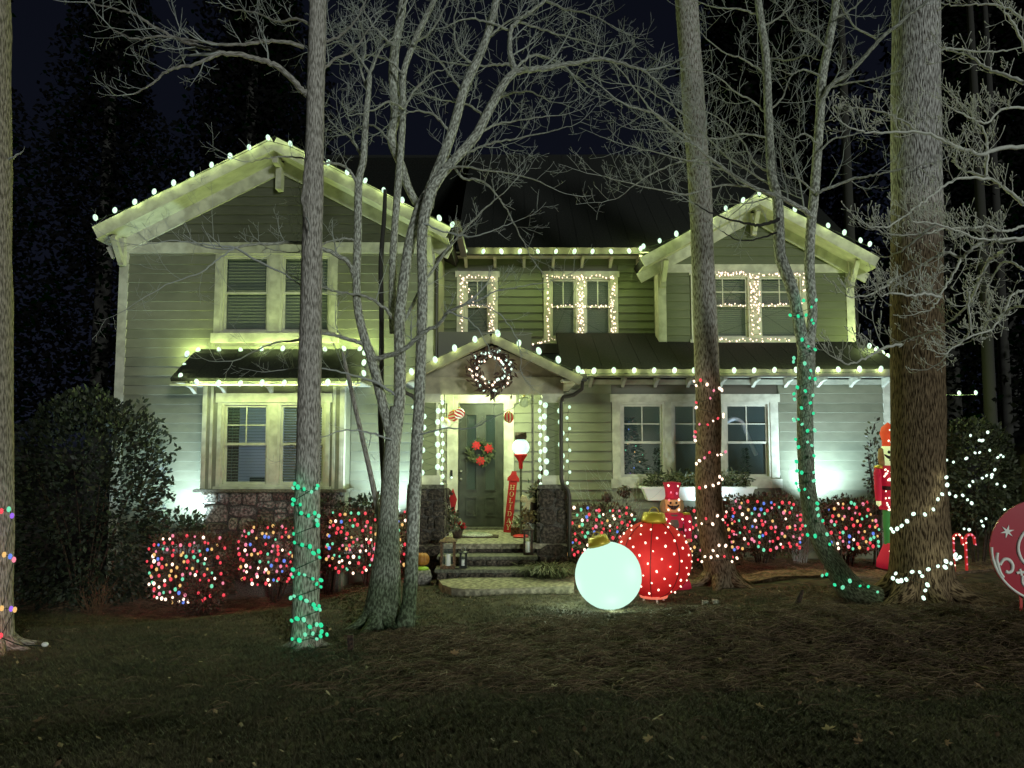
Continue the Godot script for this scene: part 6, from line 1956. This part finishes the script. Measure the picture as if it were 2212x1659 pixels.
# ---------------------------------------------------------------- yard
func ornament(label: String, o: Vector3, r: float, fabric: Material, tilt: float, ribs: bool) -> Node3D:
	var t := thing("giant_ornament", label, "ornament", Vector3(o.x, gy(o.x, o.z), o.z))
	var x := Transform3D(Basis(Vector3(0, 0, 1), tilt), o)
	var b := MB.new()
	var prof := []
	for i in 19:
		var a := -PI / 2 + 0.28 + (PI - 0.5) * i / 18.0
		prof.append(Vector2(cos(a) * r, sin(a) * r))
	b.lathe(prof, x, 20)
	put(t, "fabric_light", b.mesh(), fabric)
	b = MB.new()
	b.lathe([Vector2(0.0, r * 0.93), Vector2(r * 0.35, r * 0.93), Vector2(r * 0.33, r * 1.02), Vector2(r * 0.28, r * 1.2), Vector2(0.0, r * 1.2)], x, 14)
	put(t, "cap", b.mesh(), M.gold)
	b = MB.new()
	var q := PackedVector3Array()
	for i in 13: q.append(x * Vector3(cos(PI * i / 12) * r * 0.12, r * 1.2 + sin(PI * i / 12) * r * 0.14, 0))
	b.tube(q, ramp([0.006, 0.006], 12), 5)
	put(t, "loop", b.mesh(), M.gold)
	for k in 8 if ribs else 0:
		b = MB.new()
		q = PackedVector3Array()
		var an := TAU * k / 8 + 0.25
		for i in 17:
			var a := -PI / 2 + 0.28 + (PI - 0.5) * i / 16.0
			q.append(x * Vector3(cos(a) * cos(an) * (r + 0.003), sin(a) * (r + 0.003), cos(a) * sin(an) * (r + 0.003)))
		b.tube(q, ramp([0.0045, 0.0045], 16), 5)
		put(t, "rib", b.mesh(), flat(lin(0.12, 0.01, 0.01), 0.6))
	for s in [-0.12, 0.02, 0.14]:
		var px: float = o.x + s * r * 2.0
		var pz: float = o.z + (0.1 if s == 0.02 else -0.06)
		bar(t, "leg", Vector3(px - 0.01, gy(px, pz) - 0.03, pz - 0.01), Vector3(px + 0.01, o.y - r * 0.9, pz + 0.01), M.white)
	return t

func fabric(c: Color, e: Color, k: float) -> StandardMaterial3D:
	var m := flat(c.linear_to_srgb(), 0.8)
	m.emission_enabled = true
	m.emission = e.linear_to_srgb()
	m.emission_energy_multiplier = k
	return m

func nutcracker(label: String, o: Vector3, h: float, kind: int) -> Node3D:
	# o: point on the ground, h: full height; a stiff toy soldier of lit fabric
	var t := thing("nutcracker", label, "decoration", o)
	var s := h / 2.0
	var wx := 1.0 if kind == 0 else 0.62
	var red := fabric(Color(0.3, 0.01, 0.03), Color(0.5, 0.012, 0.04), 0.3 if kind == 0 else 0.32)
	var skin := fabric(Color(0.45, 0.25, 0.12), Color(0.5, 0.22, 0.07), 0.35) if kind == 0 else fabric(Color(0.5, 0.5, 0.3), Color(0.62, 0.8, 0.4), 0.7)
	var hair := fabric(Color(0.2, 0.13, 0.06), Color(0.3, 0.18, 0.06), 0.15)
	var legs := fabric(Color(0.02, 0.12, 0.03), Color(0.03, 0.2, 0.04), 0.35) if kind else red
	var dark := flat(lin(0.02, 0.01, 0.012), 0.6)
	var L := func(called: String, prof: Array, mat: Material, off := Vector3.ZERO, sx := 1.0, sz := 0.8) -> void:
		var b := MB.new()
		var pr := []
		for q in prof: pr.append(Vector2(q[0], q[1]) * s)
		b.lathe(pr, Transform3D(Basis(), o + Vector3(off.x * wx, off.y, off.z) * s), 16, sx * wx, sz)
		put(t, called, b.mesh(), mat)
	L.call("base", [[0, 0], [0.34, 0], [0.32, 0.1], [0.16, 0.34], [0, 0.36]], red)
	for e in [-1, 1]:
		L.call("leg", [[0, 0.32], [0.075, 0.32], [0.085, 0.7], [0.08, 0.84], [0, 0.84]], legs, Vector3(e * 0.1, 0, 0))
	L.call("coat", [[0, 0.8], [0.24, 0.8], [0.21, 1.02], [0.18, 1.1], [0.24, 1.32], [0.2, 1.4], [0, 1.42]], red)
	L.call("belt", [[0.185, 1.07], [0.2, 1.08], [0.2, 1.12], [0.185, 1.13]], dark)
	L.call("vest", [[0, 1.12], [0.09, 1.14], [0.11, 1.28], [0.09, 1.38], [0, 1.4]], flat(lin(0.12, 0.1, 0.075), 0.8), Vector3(0, 0, 0.13), 1.0, 0.5)
	for e in [-1, 1]:
		L.call("arm", [[0, 0.92], [0.06, 0.92], [0.075, 1.1], [0.08, 1.3], [0.05, 1.38], [0, 1.39]], red, Vector3(e * 0.29, 0, 0.02))
		L.call("hand", [[0, 0.84], [0.05, 0.87], [0.05, 0.92], [0, 0.93]], skin, Vector3(e * 0.29, 0, 0.02))
		L.call("epaulette", [[0, 1.37], [0.1, 1.37], [0.08, 1.41], [0, 1.42]], M.gold, Vector3(e * 0.25, 0, 0))
	L.call("head", [[0, 1.4], [0.12, 1.42], [0.15, 1.5], [0.155, 1.62], [0.14, 1.68], [0, 1.7]], skin)
	for e in [-1, 1]:
		L.call("hair", [[0, 1.4], [0.06, 1.42], [0.085, 1.52], [0.06, 1.64], [0, 1.66]], hair, Vector3(e * 0.15, 0, -0.02))
		var b := MB.new()
		b.ball(o + Vector3(e * 0.055, 1.6, 0.118) * s, Vector3(0.022, 0.024, 0.012) * s, 8, 6)
		put(t, "eye", b.mesh(), dark)
		b = MB.new()
		b.tube(curve([o + Vector3(0, 1.535, 0.132) * s, o + Vector3(e * 0.06, 1.525, 0.125) * s, o + Vector3(e * 0.11, 1.565, 0.095) * s], 4), ramp([0.02 * s, 0.024 * s, 0.008 * s], 4), 7)
		put(t, "moustache", b.mesh(), dark)
	var nb := MB.new()
	nb.ball(o + Vector3(0, 1.57, 0.135) * s, Vector3(0.02, 0.03, 0.03) * s, 8, 6)
	put(t, "nose", nb.mesh(), skin)
	nb = MB.new()
	nb.ball(o + Vector3(0, 1.49, 0.115) * s, Vector3(0.06, 0.02, 0.012) * s, 10, 6)
	put(t, "mouth", nb.mesh(), dark)
	L.call("hat", [[0, 1.66], [0.15, 1.66], [0.13, 1.72], [0.14, 1.85], [0.175, 1.98], [0.0, 2.0]] if kind == 0 else [[0, 1.68], [0.13, 1.68], [0.13, 1.76], [0.17, 1.86], [0.13, 1.95], [0, 2.02]], red if kind == 0 else fabric(Color(0.3, 0.04, 0.01), Color(0.6, 0.06, 0.02), 0.7))
	return t

func flood(label: String, p: Vector3, target: Vector3, e: float, angle := 62.0) -> void:
	var g := Vector3(p.x, gy(p.x, p.z), p.z)
	var t := thing("flood_light", label, "spot light", g)
	var d := (target - p).normalized()
	var x := Transform3D(Basis.looking_at(d, Vector3(0, 0, 1)) * Basis(Vector3(1, 0, 0), -PI / 2), p)
	var b := MB.new()
	b.lathe([Vector2(0.0, -0.09), Vector2(0.03, -0.09), Vector2(0.05, -0.02), Vector2(0.055, 0.03), Vector2(0.048, 0.03), Vector2(0.045, 0.005)], x, 14)
	put(t, "housing", b.mesh(), M.black)
	b = MB.new()
	b.lathe([Vector2(0.045, 0.006), Vector2(0.0, 0.012)], x, 14)
	put(t, "lens_lamp", b.mesh(), glow(Color(0.8, 1, 1), 2.0))
	b = MB.new()
	b.tube(PackedVector3Array([g - Vector3(0, 0.05, 0), p - d * 0.09]), PackedFloat32Array([0.008, 0.008]), 6)
	put(t, "stake", b.mesh(), M.black)
	var l := SpotLight3D.new()
	l.name = "lamp"
	l.light_color = Color(0.62, 0.88, 1.0).linear_to_srgb()
	l.light_energy = e
	l.light_size = 0.04
	l.spot_angle = angle
	l.spot_angle_attenuation = 0.9
	l.spot_range = 20
	l.spot_attenuation = 2.0
	l.shadow_enabled = true
	t.add_child(l, true)
	l.global_transform = Transform3D(Basis.looking_at(d, Vector3(0, 0, 1)), p + d * 0.03)

func yard_things() -> void:
	# giant ornaments
	var r := 0.375
	var wo := at(1314, 1243, 8.8)
	ornament("big glowing white fabric ornament with gold cap on the mound", wo, r, M.big_white, 0.28, false)
	for k in [Vector3(0, -0.3, 0.36), Vector3(-0.4, -0.1, 0.1), Vector3(0.3, 0.1, 0.38), Vector3(-0.1, 0.0, -0.46)]:
		lamp(get_node("giant_ornament"), wo + k, Color(0.8, 1.0, 0.72), 0.32, 0.1)
	var ro := at(1411, 1206, 9.3)
	var t := ornament("big red ribbed ornament dotted with lights behind the white one", ro, 0.45, fabric(Color(0.4, 0.012, 0.012), Color(0.5, 0.006, 0.008), 0.45), -0.03, true)
	var p := []
	for i in 120:
		var y := 0.9 - 1.75 * (i + 0.5) / 120.0
		var an := i * 2.39996
		var k := sqrt(1 - y * y)
		p.append(ro + Vector3(cos(an) * k, y, sin(an) * k) * 0.455)
	minis(t, p, [M.warm], 0.0115, 0.003, Color(1, 0.5, 0.4), 6, false)
	var rb := MB.new()
	rb.lathe([Vector2(0.17, -0.43), Vector2(0.16, -0.455), Vector2(0.0, -0.45)], Transform3D(Basis(), ro), 16)
	put(t, "rim", rb.mesh(), fabric(Color(0.5, 0.1, 0.08), Color(0.9, 0.2, 0.12), 0.8))
	# nutcrackers
	var g := at(1455, 1255, 10.0)
	var no := Vector3(g.x, gy(g.x, g.z), g.z)
	t = nutcracker("red nutcracker with tall hat looking over the red ornament", no, at(1455, 1040, 10.0).y - no.y, 0)
	var hgt := (at(1455, 1040, 10.0).y - no.y) / 2.0
	p = []
	for q in [[-0.1, 1.93, 0.16], [0.08, 1.92, 0.16], [-0.05, 1.8, 0.14], [0.06, 1.78, 0.14], [-0.09, 1.66, 0.14], [0.1, 1.66, 0.14], [-0.1, 1.47, 0.12], [0.1, 1.47, 0.12], [-0.16, 1.3, 0.19], [0.15, 1.3, 0.19], [0.3, 1.25, 0.12], [0.3, 1.1, 0.12], [-0.3, 1.25, 0.12], [0.2, 1.1, 0.2], [-0.15, 1.15, 0.19], [0.16, 0.95, 0.2]]:
		p.append(no + Vector3(q[0], q[1], q[2]) * hgt)
	minis(t, p, [M.warm, M.warm, M.pink_bulb], 0.013, 0.006, Color(1, 0.4, 0.3), 2, false)
	g = at(1930, 1226, 10.8)
	no = Vector3(g.x, g.y, g.z)
	t = nutcracker("tall lit nutcracker in red and green half hidden by the thickest trunk", no, at(1926, 915, 10.8).y - no.y, 1)
	hgt = (at(1926, 915, 10.8).y - no.y) / 2.0
	p = []
	for i in 70:
		var y := rng.randf_range(0.05, 1.95)
		if y > 1.44 and y < 1.7: continue
		var w := 0.26 if y < 0.3 else (0.1 if y < 0.8 else 0.26 if y < 1.4 else 0.13)
		var x := rng.randf_range(-w, w * 0.2) * 0.62
		p.append(no + Vector3(x, y, 0.2 if y < 0.3 else 0.17) * hgt)
	minis(t, p, [M.warm, M.cool, M.warm], 0.0125, 0.006, Color(1, 0.5, 0.4), 4, false)
	# round red greeting sign cut by the right edge
	var so := at(2256, 1190, 7.0)
	t = thing("round_sign", "round red sign with white rim, star and script at the right edge", "sign", Vector3(so.x, gy(so.x, so.z), so.z))
	var turn := Basis(Vector3(0, 1, 0), -0.12)
	var x := Transform3D(turn, so)
	var disc := PackedVector2Array()
	for i in 48: disc.append(Vector2(cos(TAU * i / 48), sin(TAU * i / 48)) * 0.46)
	var b := MB.new()
	b.prism(disc, -0.01, 0.01, x)
	put(t, "panel", b.mesh(), flat(lin(0.36, 0.012, 0.03), 0.28))
	b = MB.new()
	var q := PackedVector3Array()
	for i in 41: q.append(x * (Vector3(cos(PI * 0.98 + PI * 1.0 * i / 40), sin(PI * 0.98 + PI * 1.0 * i / 40), 0) * 0.447 + Vector3(0, 0, 0.008)))
	b.tube(q, ramp([0.012, 0.012], 40), 6)
	put(t, "rim", b.mesh(), M.white)
	b = MB.new()
	var star := PackedVector2Array()
	for i in 12:
		var a := TAU * i / 12 + 0.25
		star.append(Vector2(cos(a), sin(a)) * (0.062 if i % 2 == 0 else 0.02) + Vector2(-0.31, 0.17))
	b.prism(star, 0.011, 0.016, x)
	put(t, "star", b.mesh(), M.white)
	for l in [[[-0.4, -0.02], [-0.41, -0.08], [-0.4, -0.14], [-0.385, -0.2], [-0.36, -0.24]], [[-0.385, -0.13], [-0.35, -0.08], [-0.305, -0.085], [-0.28, -0.13], [-0.29, -0.18], [-0.325, -0.195], [-0.335, -0.18]],
		[[-0.12, 0.17], [-0.17, 0.16], [-0.215, 0.08], [-0.225, 0.0], [-0.2, -0.08], [-0.15, -0.13], [-0.08, -0.1]], [[-0.2, -0.22], [-0.205, -0.28], [-0.18, -0.32], [-0.14, -0.32]], [[-0.25, -0.2], [-0.2, -0.19], [-0.16, -0.21]], [[-0.22, -0.16], [-0.21, -0.22]]]:
		b = MB.new()
		var pp := []
		for v in l: pp.append(x * Vector3(v[0], v[1], 0.01))
		var c := curve(pp, 5)
		b.tube(c, ramp([0.014, 0.017, 0.014] if l.size() > 4 else [0.013, 0.013, 0.013], (c.size() - 1) / 2), 6)
		put(t, "lettering", b.mesh(), M.white)
	for s in [-0.21, 0.2]:
		var wp := x * Vector3(s, 0, -0.02)
		bar(t, "stake", Vector3(wp.x - 0.012, gy(wp.x, wp.z) - 0.05, wp.z - 0.006), Vector3(wp.x + 0.012, so.y - 0.3, wp.z + 0.006), M.red)
	# candy canes
	for k in [[2066, 1150, 1205, "left red candy cane of the two beside the holly"], [2093, 1150, 1205, "right red candy cane of the two beside the holly"]]:
		var top := at(k[0] + 2, 1166, 10.3)
		t = thing("candy_cane", k[3], "decoration", Vector3(top.x, gy(top.x, top.z), top.z), "candy canes by the path")
		var cp := PackedVector3Array([Vector3(top.x - 0.06, gy(top.x, top.z), top.z)])
		for i in 13:
			var a := PI - PI * 1.05 * i / 12
			cp.append(top + Vector3(cos(a) * 0.06, sin(a) * 0.07, 0))
		cp.append(top + Vector3(0.065, -0.06, 0))
		b = MB.new()
		b.tube(curve(Array(cp), 2), ramp([0.018, 0.018], (cp.size() - 1) * 2), 8)
		put(t, "cane_light", b.mesh(), fabric(Color(0.35, 0.02, 0.02), Color(0.4, 0.012, 0.015), 0.6))
		var pts := []
		for i in 4: pts.append(cp[0].lerp(cp[1], 0.25 + i * 0.22) + Vector3(0, 0, 0.02))
		for i in range(2, cp.size(), 3): pts.append(cp[i] + Vector3(0, 0, 0.02))
		minis(t, pts, [M.pink_bulb, M.warm], 0.011, 0.003, Color(1, 0.2, 0.2), 2, false)
	# floods that wash the walls
	flood("small black spot light washing the wall left of the bay", at(405, 1150, 11.3), at(385, 940, 12.0), 11.0)
	flood("small black spot light washing the wall right of the bay", at(840, 1130, 11.3), at(840, 940, 12.0), 11.0)
	flood("small black spot light washing the blank right wall", at(1783, 1105, 11.95), at(1783, 900, 12.6), 15.0)
	flood("small black spot light under the window box", at(1530, 1105, 11.95), at(1530, 1050, 12.3), 1.2)
	# window box
	t = thing("window_box", "white window box of greenery under the triple window", "planter", Vector3(2.97, 1.14, -12.35))
	b = MB.new()
	b.prism(PackedVector2Array([Vector2(2.16, 1.15), Vector2(3.78, 1.15), Vector2(3.86, 1.35), Vector2(2.08, 1.35)]), -12.53, -12.28)
	put(t, "box", b.mesh(), M.white)
	bar(t, "rim", Vector3(2.05, 1.335, -12.535), Vector3(3.89, 1.365, -12.26), M.white)
	b = MB.new()
	for i in 700:
		var qp := Vector3(rng.randf_range(2.15, 3.8), 1.36 + pow(rng.randf(), 2.0) * 0.24, rng.randf_range(-12.5, -12.26))
		var d := Vector3(rng.randf_range(-1, 1), rng.randf_range(-0.2, 1), rng.randf_range(-0.6, 1)).normalized()
		var s := d.cross(Vector3(rng.randf(), 0.3, 1)).normalized()
		b.tint = Color(0.03, 0.04, 0.02).lerp(Color(0.09, 0.09, 0.045), rng.randf())
		b.leaf(qp, d * rng.randf_range(0.05, 0.12), s * 0.016, s.cross(d).normalized())
	put(t, "greenery", b.mesh(), M.leaves).set_meta("kind", "stuff")
	for k in [[2.33, "small cone tree standing in the left of the window box"], [3.75, "small open tree standing in the right of the window box"]]:
		t = thing("tabletop_tree", k[1], "plant", Vector3(k[0], 1.37, -12.4))
		b = MB.new()
		for i in 420:
			var u := rng.randf()
			var an := rng.randf() * TAU
			var w: float = 0.15 * (1 - u) * (0.6 + 0.4 * sin(u * 30)) + 0.015
			var d := Vector3(cos(an), rng.randf_range(-0.2, 0.6), sin(an)).normalized()
			var s := d.cross(Vector3(rng.randf(), 1, rng.randf())).normalized()
			b.tint = Color(0.015, 0.025, 0.015) * rng.randf_range(0.6, 1.6)
			b.leaf(t.position + Vector3(cos(an) * w * rng.randf(), 0.06 + u * 0.55, sin(an) * w * 0.7), d * 0.05, s * 0.009, s.cross(d).normalized())
		put(t, "crown", b.mesh(), M.leaves).set_meta("kind", "stuff")
		bar(t, "trunk", t.position + Vector3(-0.012, 0, -0.012), t.position + Vector3(0.012, 0.12, 0.012), M.dark_wood)
	# the decorated tree indoors, behind the left pane
	t = thing("christmas_tree", "dim indoor tree with a few coloured lights behind the left pane", "tree", Vector3(2.05, 0.6, -13.5))
	b = MB.new()
	for i in 1500:
		var u := rng.randf()
		var an := rng.randf() * TAU
		var w: float = 0.5 * (1 - u) + 0.03
		var d := Vector3(cos(an), rng.randf_range(-0.5, 0.3), sin(an)).normalized()
		var s := d.cross(Vector3(rng.randf(), 1, rng.randf())).normalized()
		b.tint = Color(0.03, 0.05, 0.03)
		b.leaf(t.position + Vector3(cos(an) * w * sqrt(rng.randf()), 0.3 + u * 1.6, sin(an) * w), d * 0.1, s * 0.02, s.cross(d).normalized())
	put(t, "foliage", b.mesh(), M.leaves).set_meta("kind", "stuff")
	p = []
	for i in 16:
		var u := rng.randf()
		p.append(t.position + Vector3(rng.randf_range(-0.5, 0.5) * (1 - u), 0.5 + u * 1.35, 0.5 * (1 - u) + 0.05))
	minis(t, p, [M.blue_bulb, M.teal_bulb, M.amber_bulb, M.violet_bulb], 0.009, 0.0, Color.WHITE, 3, false)
	# gnome and pumpkin by the maple
	t = thing("pumpkin", "orange pumpkin shape on a stand behind the maple", "decoration", at(912, 1255, 10.3))
	b = MB.new()
	var po := at(911, 1208, 10.3)
	for k in 8:
		var a := TAU * k / 8
		b.ball(po + Vector3(cos(a) * 0.05, 0, sin(a) * 0.05), Vector3(0.055, 0.08, 0.055), 8, 6)
	put(t, "gourd", b.mesh(), flat(lin(0.28, 0.12, 0.02), 0.6))
	bar(t, "stand", Vector3(po.x - 0.01, t.position.y - 0.05, po.z - 0.01), Vector3(po.x + 0.01, po.y - 0.05, po.z + 0.01), M.dark_wood)
	t = thing("frog_planter", "grey garden pot with a lime green top behind the maple", "pot", at(912, 1262, 10.2))
	b = MB.new()
	b.lathe([Vector2(0, 0), Vector2(0.1, 0), Vector2(0.13, 0.1), Vector2(0.1, 0.19), Vector2(0, 0.19)], Transform3D(Basis(), Vector3(t.position.x, gy(t.position.x, t.position.z), t.position.z)), 14)
	put(t, "pot", b.mesh(), M.stone_c)
	b = MB.new()
	b.ball(Vector3(t.position.x, gy(t.position.x, t.position.z) + 0.2, t.position.z), Vector3(0.09, 0.035, 0.08))
	put(t, "lid", b.mesh(), flat(lin(0.22, 0.36, 0.02), 0.5))
	# stakes, stump, small white fixtures
	var sp := at(757, 1420, 6.9)
	b = MB.new()
	b.box(Transform3D(Basis(Vector3(0, 0, 1), 0.04), Vector3(sp.x, gy(sp.x, sp.z) + 0.06, sp.z)), Vector3(0.05, 0.18, 0.04))
	tag(put(self, "wooden_stake", b.mesh(), M.dark_wood), "short dark wooden stake in the lawn right of the oak", "stake")
	sp = at(1727, 1305, 7.6)
	b = MB.new()
	b.tube(curve([Vector3(sp.x - 0.03, gy(sp.x, sp.z) - 0.02, sp.z), Vector3(sp.x, gy(sp.x, sp.z) + 0.08, sp.z), Vector3(sp.x + 0.035, gy(sp.x, sp.z) + 0.16, sp.z)], 4), ramp([0.035, 0.026, 0.012], 4), 7)
	tag(put(self, "broken_stub", b.mesh(), M.dark_wood), "dark broken stub of wood on the mound before the leaning tree", "stub")
	for k in [[1523, "left small pale block on the grass right of the red ornament"], [1545, "right small pale block on the grass right of the red ornament"]]:
		sp = at(k[0], 1296, 8.9)
		b = MB.new()
		b.block(Vector3(sp.x - 0.03, gy(sp.x, sp.z) - 0.02, sp.z - 0.03), Vector3(sp.x + 0.03, gy(sp.x, sp.z) + 0.05, sp.z + 0.03))
		tag(put(self, "pale_block", b.mesh(), M.cloth), k[1], "block", "small pale blocks on the lawn")

# ---------------------------------------------------------------- grass, needles, fallen leaves
func scatter(called: String, label: String, cat: String, m: Mesh, mat: Material, list: Array, cols: Array) -> void:
	var mm := MultiMesh.new()
	mm.transform_format = MultiMesh.TRANSFORM_3D
	mm.use_colors = true
	mm.mesh = m
	mm.instance_count = list.size()
	for i in list.size():
		mm.set_instance_transform(i, list[i])
		mm.set_instance_color(i, cols[i])
	var o := MultiMeshInstance3D.new()
	o.name = called
	o.multimesh = mm
	o.material_override = mat
	add_child(o, true)
	tag(o, label, cat, "", "stuff")

func ground_cover() -> void:
	var b := MB.new()
	for k in 6:
		var an := rng.randf() * TAU
		var out := Vector3(cos(an), 0, sin(an))
		var h := rng.randf_range(0.025, 0.05)
		var a := out * rng.randf() * 0.02
		var s := out.cross(Vector3.UP) * 0.0022
		b.quad(a - s, a + s, a + out * 0.012 + Vector3(0, h * 0.6, 0) + s * 0.8, a + out * 0.012 + Vector3(0, h * 0.6, 0) - s * 0.8)
		b.face(a + out * 0.012 + Vector3(0, h * 0.6, 0) - s * 0.8, a + out * 0.012 + Vector3(0, h * 0.6, 0) + s * 0.8, a + out * 0.034 + Vector3(0, h, 0))
	var tuft := b.mesh()
	var list := []
	var cols := []
	for i in 140000:
		var z := -lerpf(2.9, 10.9, pow(rng.randf(), 1.5))
		var x := rng.randf_range(-1, 1) * (0.6 - z * 0.72)
		if rng.randf() < mulch(x, z) * 0.93: continue
		if z < -9.75 and x > -1.1: continue
		var patch := clampf(0.5 + 0.5 * fn.get_noise_2d(x * 14, z * 14) + 0.8 * fn.get_noise_2d(x * 6 + 70, z * 9), 0, 1)
		if rng.randf() < patch * 0.45: continue
		list.append(Transform3D(Basis(Vector3.UP, rng.randf() * TAU) * Basis.from_scale(Vector3.ONE * rng.randf_range(0.45, 1.0)), Vector3(x, gy(x, z) - 0.004, z)))
		cols.append(Color(0.06, 0.064, 0.034).lerp(Color(0.13, 0.11, 0.062), clampf(patch * 0.7 + rng.randf() * 0.5 - 0.2, 0, 1)))
	scatter("lawn_grass", "short half-dormant grass over the lawn", "grass", tuft, M.leaves, list, cols)
	b = MB.new()
	for k in 3:
		var an := rng.randf() * TAU
		var d := Vector3(cos(an), 0, sin(an))
		var o := Vector3(rng.randf_range(-0.03, 0.03), 0.004, rng.randf_range(-0.03, 0.03))
		b.tube(PackedVector3Array([o - d * 0.07, o + Vector3(0, 0.016, 0) + d.cross(Vector3.UP) * 0.012, o + d * 0.07]), PackedFloat32Array([0.001, 0.0015, 0.0008]), 3)
	var needle := b.mesh()
	list = []
	cols = []
	for i in 80000:
		var z := -lerpf(4.8, 12.2, pow(rng.randf(), 1.4))
		var x := rng.randf_range(-1, 1) * (0.6 - z * 0.72)
		if rng.randf() > mulch(x, z) * 0.85 + 0.008: continue
		list.append(Transform3D(Basis.from_euler(Vector3(rng.randf_range(-0.4, 0.4), rng.randf() * TAU, rng.randf_range(-0.4, 0.4))) * Basis.from_scale(Vector3.ONE * rng.randf_range(0.7, 1.5)), Vector3(x, gy(x, z) + 0.004, z)))
		cols.append(Color(0.065, 0.042, 0.028).lerp(Color(0.22, 0.145, 0.095), pow(rng.randf(), 1.6)))
	scatter("pine_straw", "brown pine needles and bark litter over mound and beds", "pine straw", needle, M.leaves, list, cols)
	b = MB.new()
	b.leaf(Vector3(0, 0.004, 0), Vector3(0.07, 0.012, 0.0), Vector3(0, 0.003, 0.024), Vector3(0, 1, 0))
	b.tube(PackedVector3Array([Vector3(-0.03, 0.004, 0), Vector3(0.0, 0.006, 0)]), PackedFloat32Array([0.0012, 0.0012]), 3)
	var fallen := b.mesh()
	list = []
	cols = []
	for i in 800:
		var z := -lerpf(3.2, 10.6, pow(rng.randf(), 1.2))
		var x := rng.randf_range(-1, 1) * (0.6 - z * 0.72)
		list.append(Transform3D(Basis.from_euler(Vector3(rng.randf_range(-0.6, 0.6), rng.randf() * TAU, rng.randf_range(-0.6, 0.6))) * Basis.from_scale(Vector3.ONE * rng.randf_range(0.3, 0.75)), Vector3(x, gy(x, z) + 0.014, z)))
		cols.append(Color(0.08, 0.05, 0.028).lerp(Color(0.24, 0.16, 0.09), rng.randf()))
	scatter("leaf_litter", "small tan leaves scattered over lawn and mound", "leaves", fallen, M.leaves, list, cols)
	# the larger leaves lie singly
	var lm := MB.new()
	lm.tint = Color(0.3, 0.19, 0.1)
	for k in 5:
		var a := -1.3 + k * 0.65
		var d := Vector3(cos(a), 0.25 * (k % 2), sin(a))
		lm.leaf(Vector3(0, 0.01, 0), d * (0.075 if k != 2 else 0.095), Vector3(-sin(a), 0.15, cos(a)) * 0.019, Vector3.UP)
	lm.tube(PackedVector3Array([Vector3(-0.05, 0.0, 0.01), Vector3(0, 0.01, 0)]), PackedFloat32Array([0.0015, 0.002]), 4)
	var big := lm.mesh()
	for q in [[2043, 1612], [1858, 1700 - 60], [1404, 1606], [980, 1420], [1560, 1440], [1770, 1475], [1340, 1475], [2080, 1440], [2120, 1490], [1680, 1375], [1880, 1460], [1420, 1560], [1640, 1530], [2000, 1520], [1195, 1490], [1790, 1585], [620, 1560], [330, 1610], [860, 1600], [1120, 1640], [1250, 1400], [1960, 1400], [2165, 1350], [90, 1560]]:
		var d := 4.2
		for k in 60:   # walk down the sight line to the ground
			var w := at(q[0], q[1], d)
			if w.y <= gy(w.x, w.z) + 0.02: break
			d += 0.08
		var w := at(q[0], q[1], d)
		var o := piece(self, "oak_leaf", big, M.leaves, Transform3D(Basis.from_euler(Vector3(rng.randf_range(-0.5, 0.5), rng.randf() * TAU, rng.randf_range(-0.5, 0.5))) * rng.randf_range(0.4, 0.72), Vector3(w.x, gy(w.x, w.z) + 0.025, w.z)))
		tag(o, "curled tan oak leaf lying on the lawn or mound", "leaf", "large fallen leaves on lawn and mound")
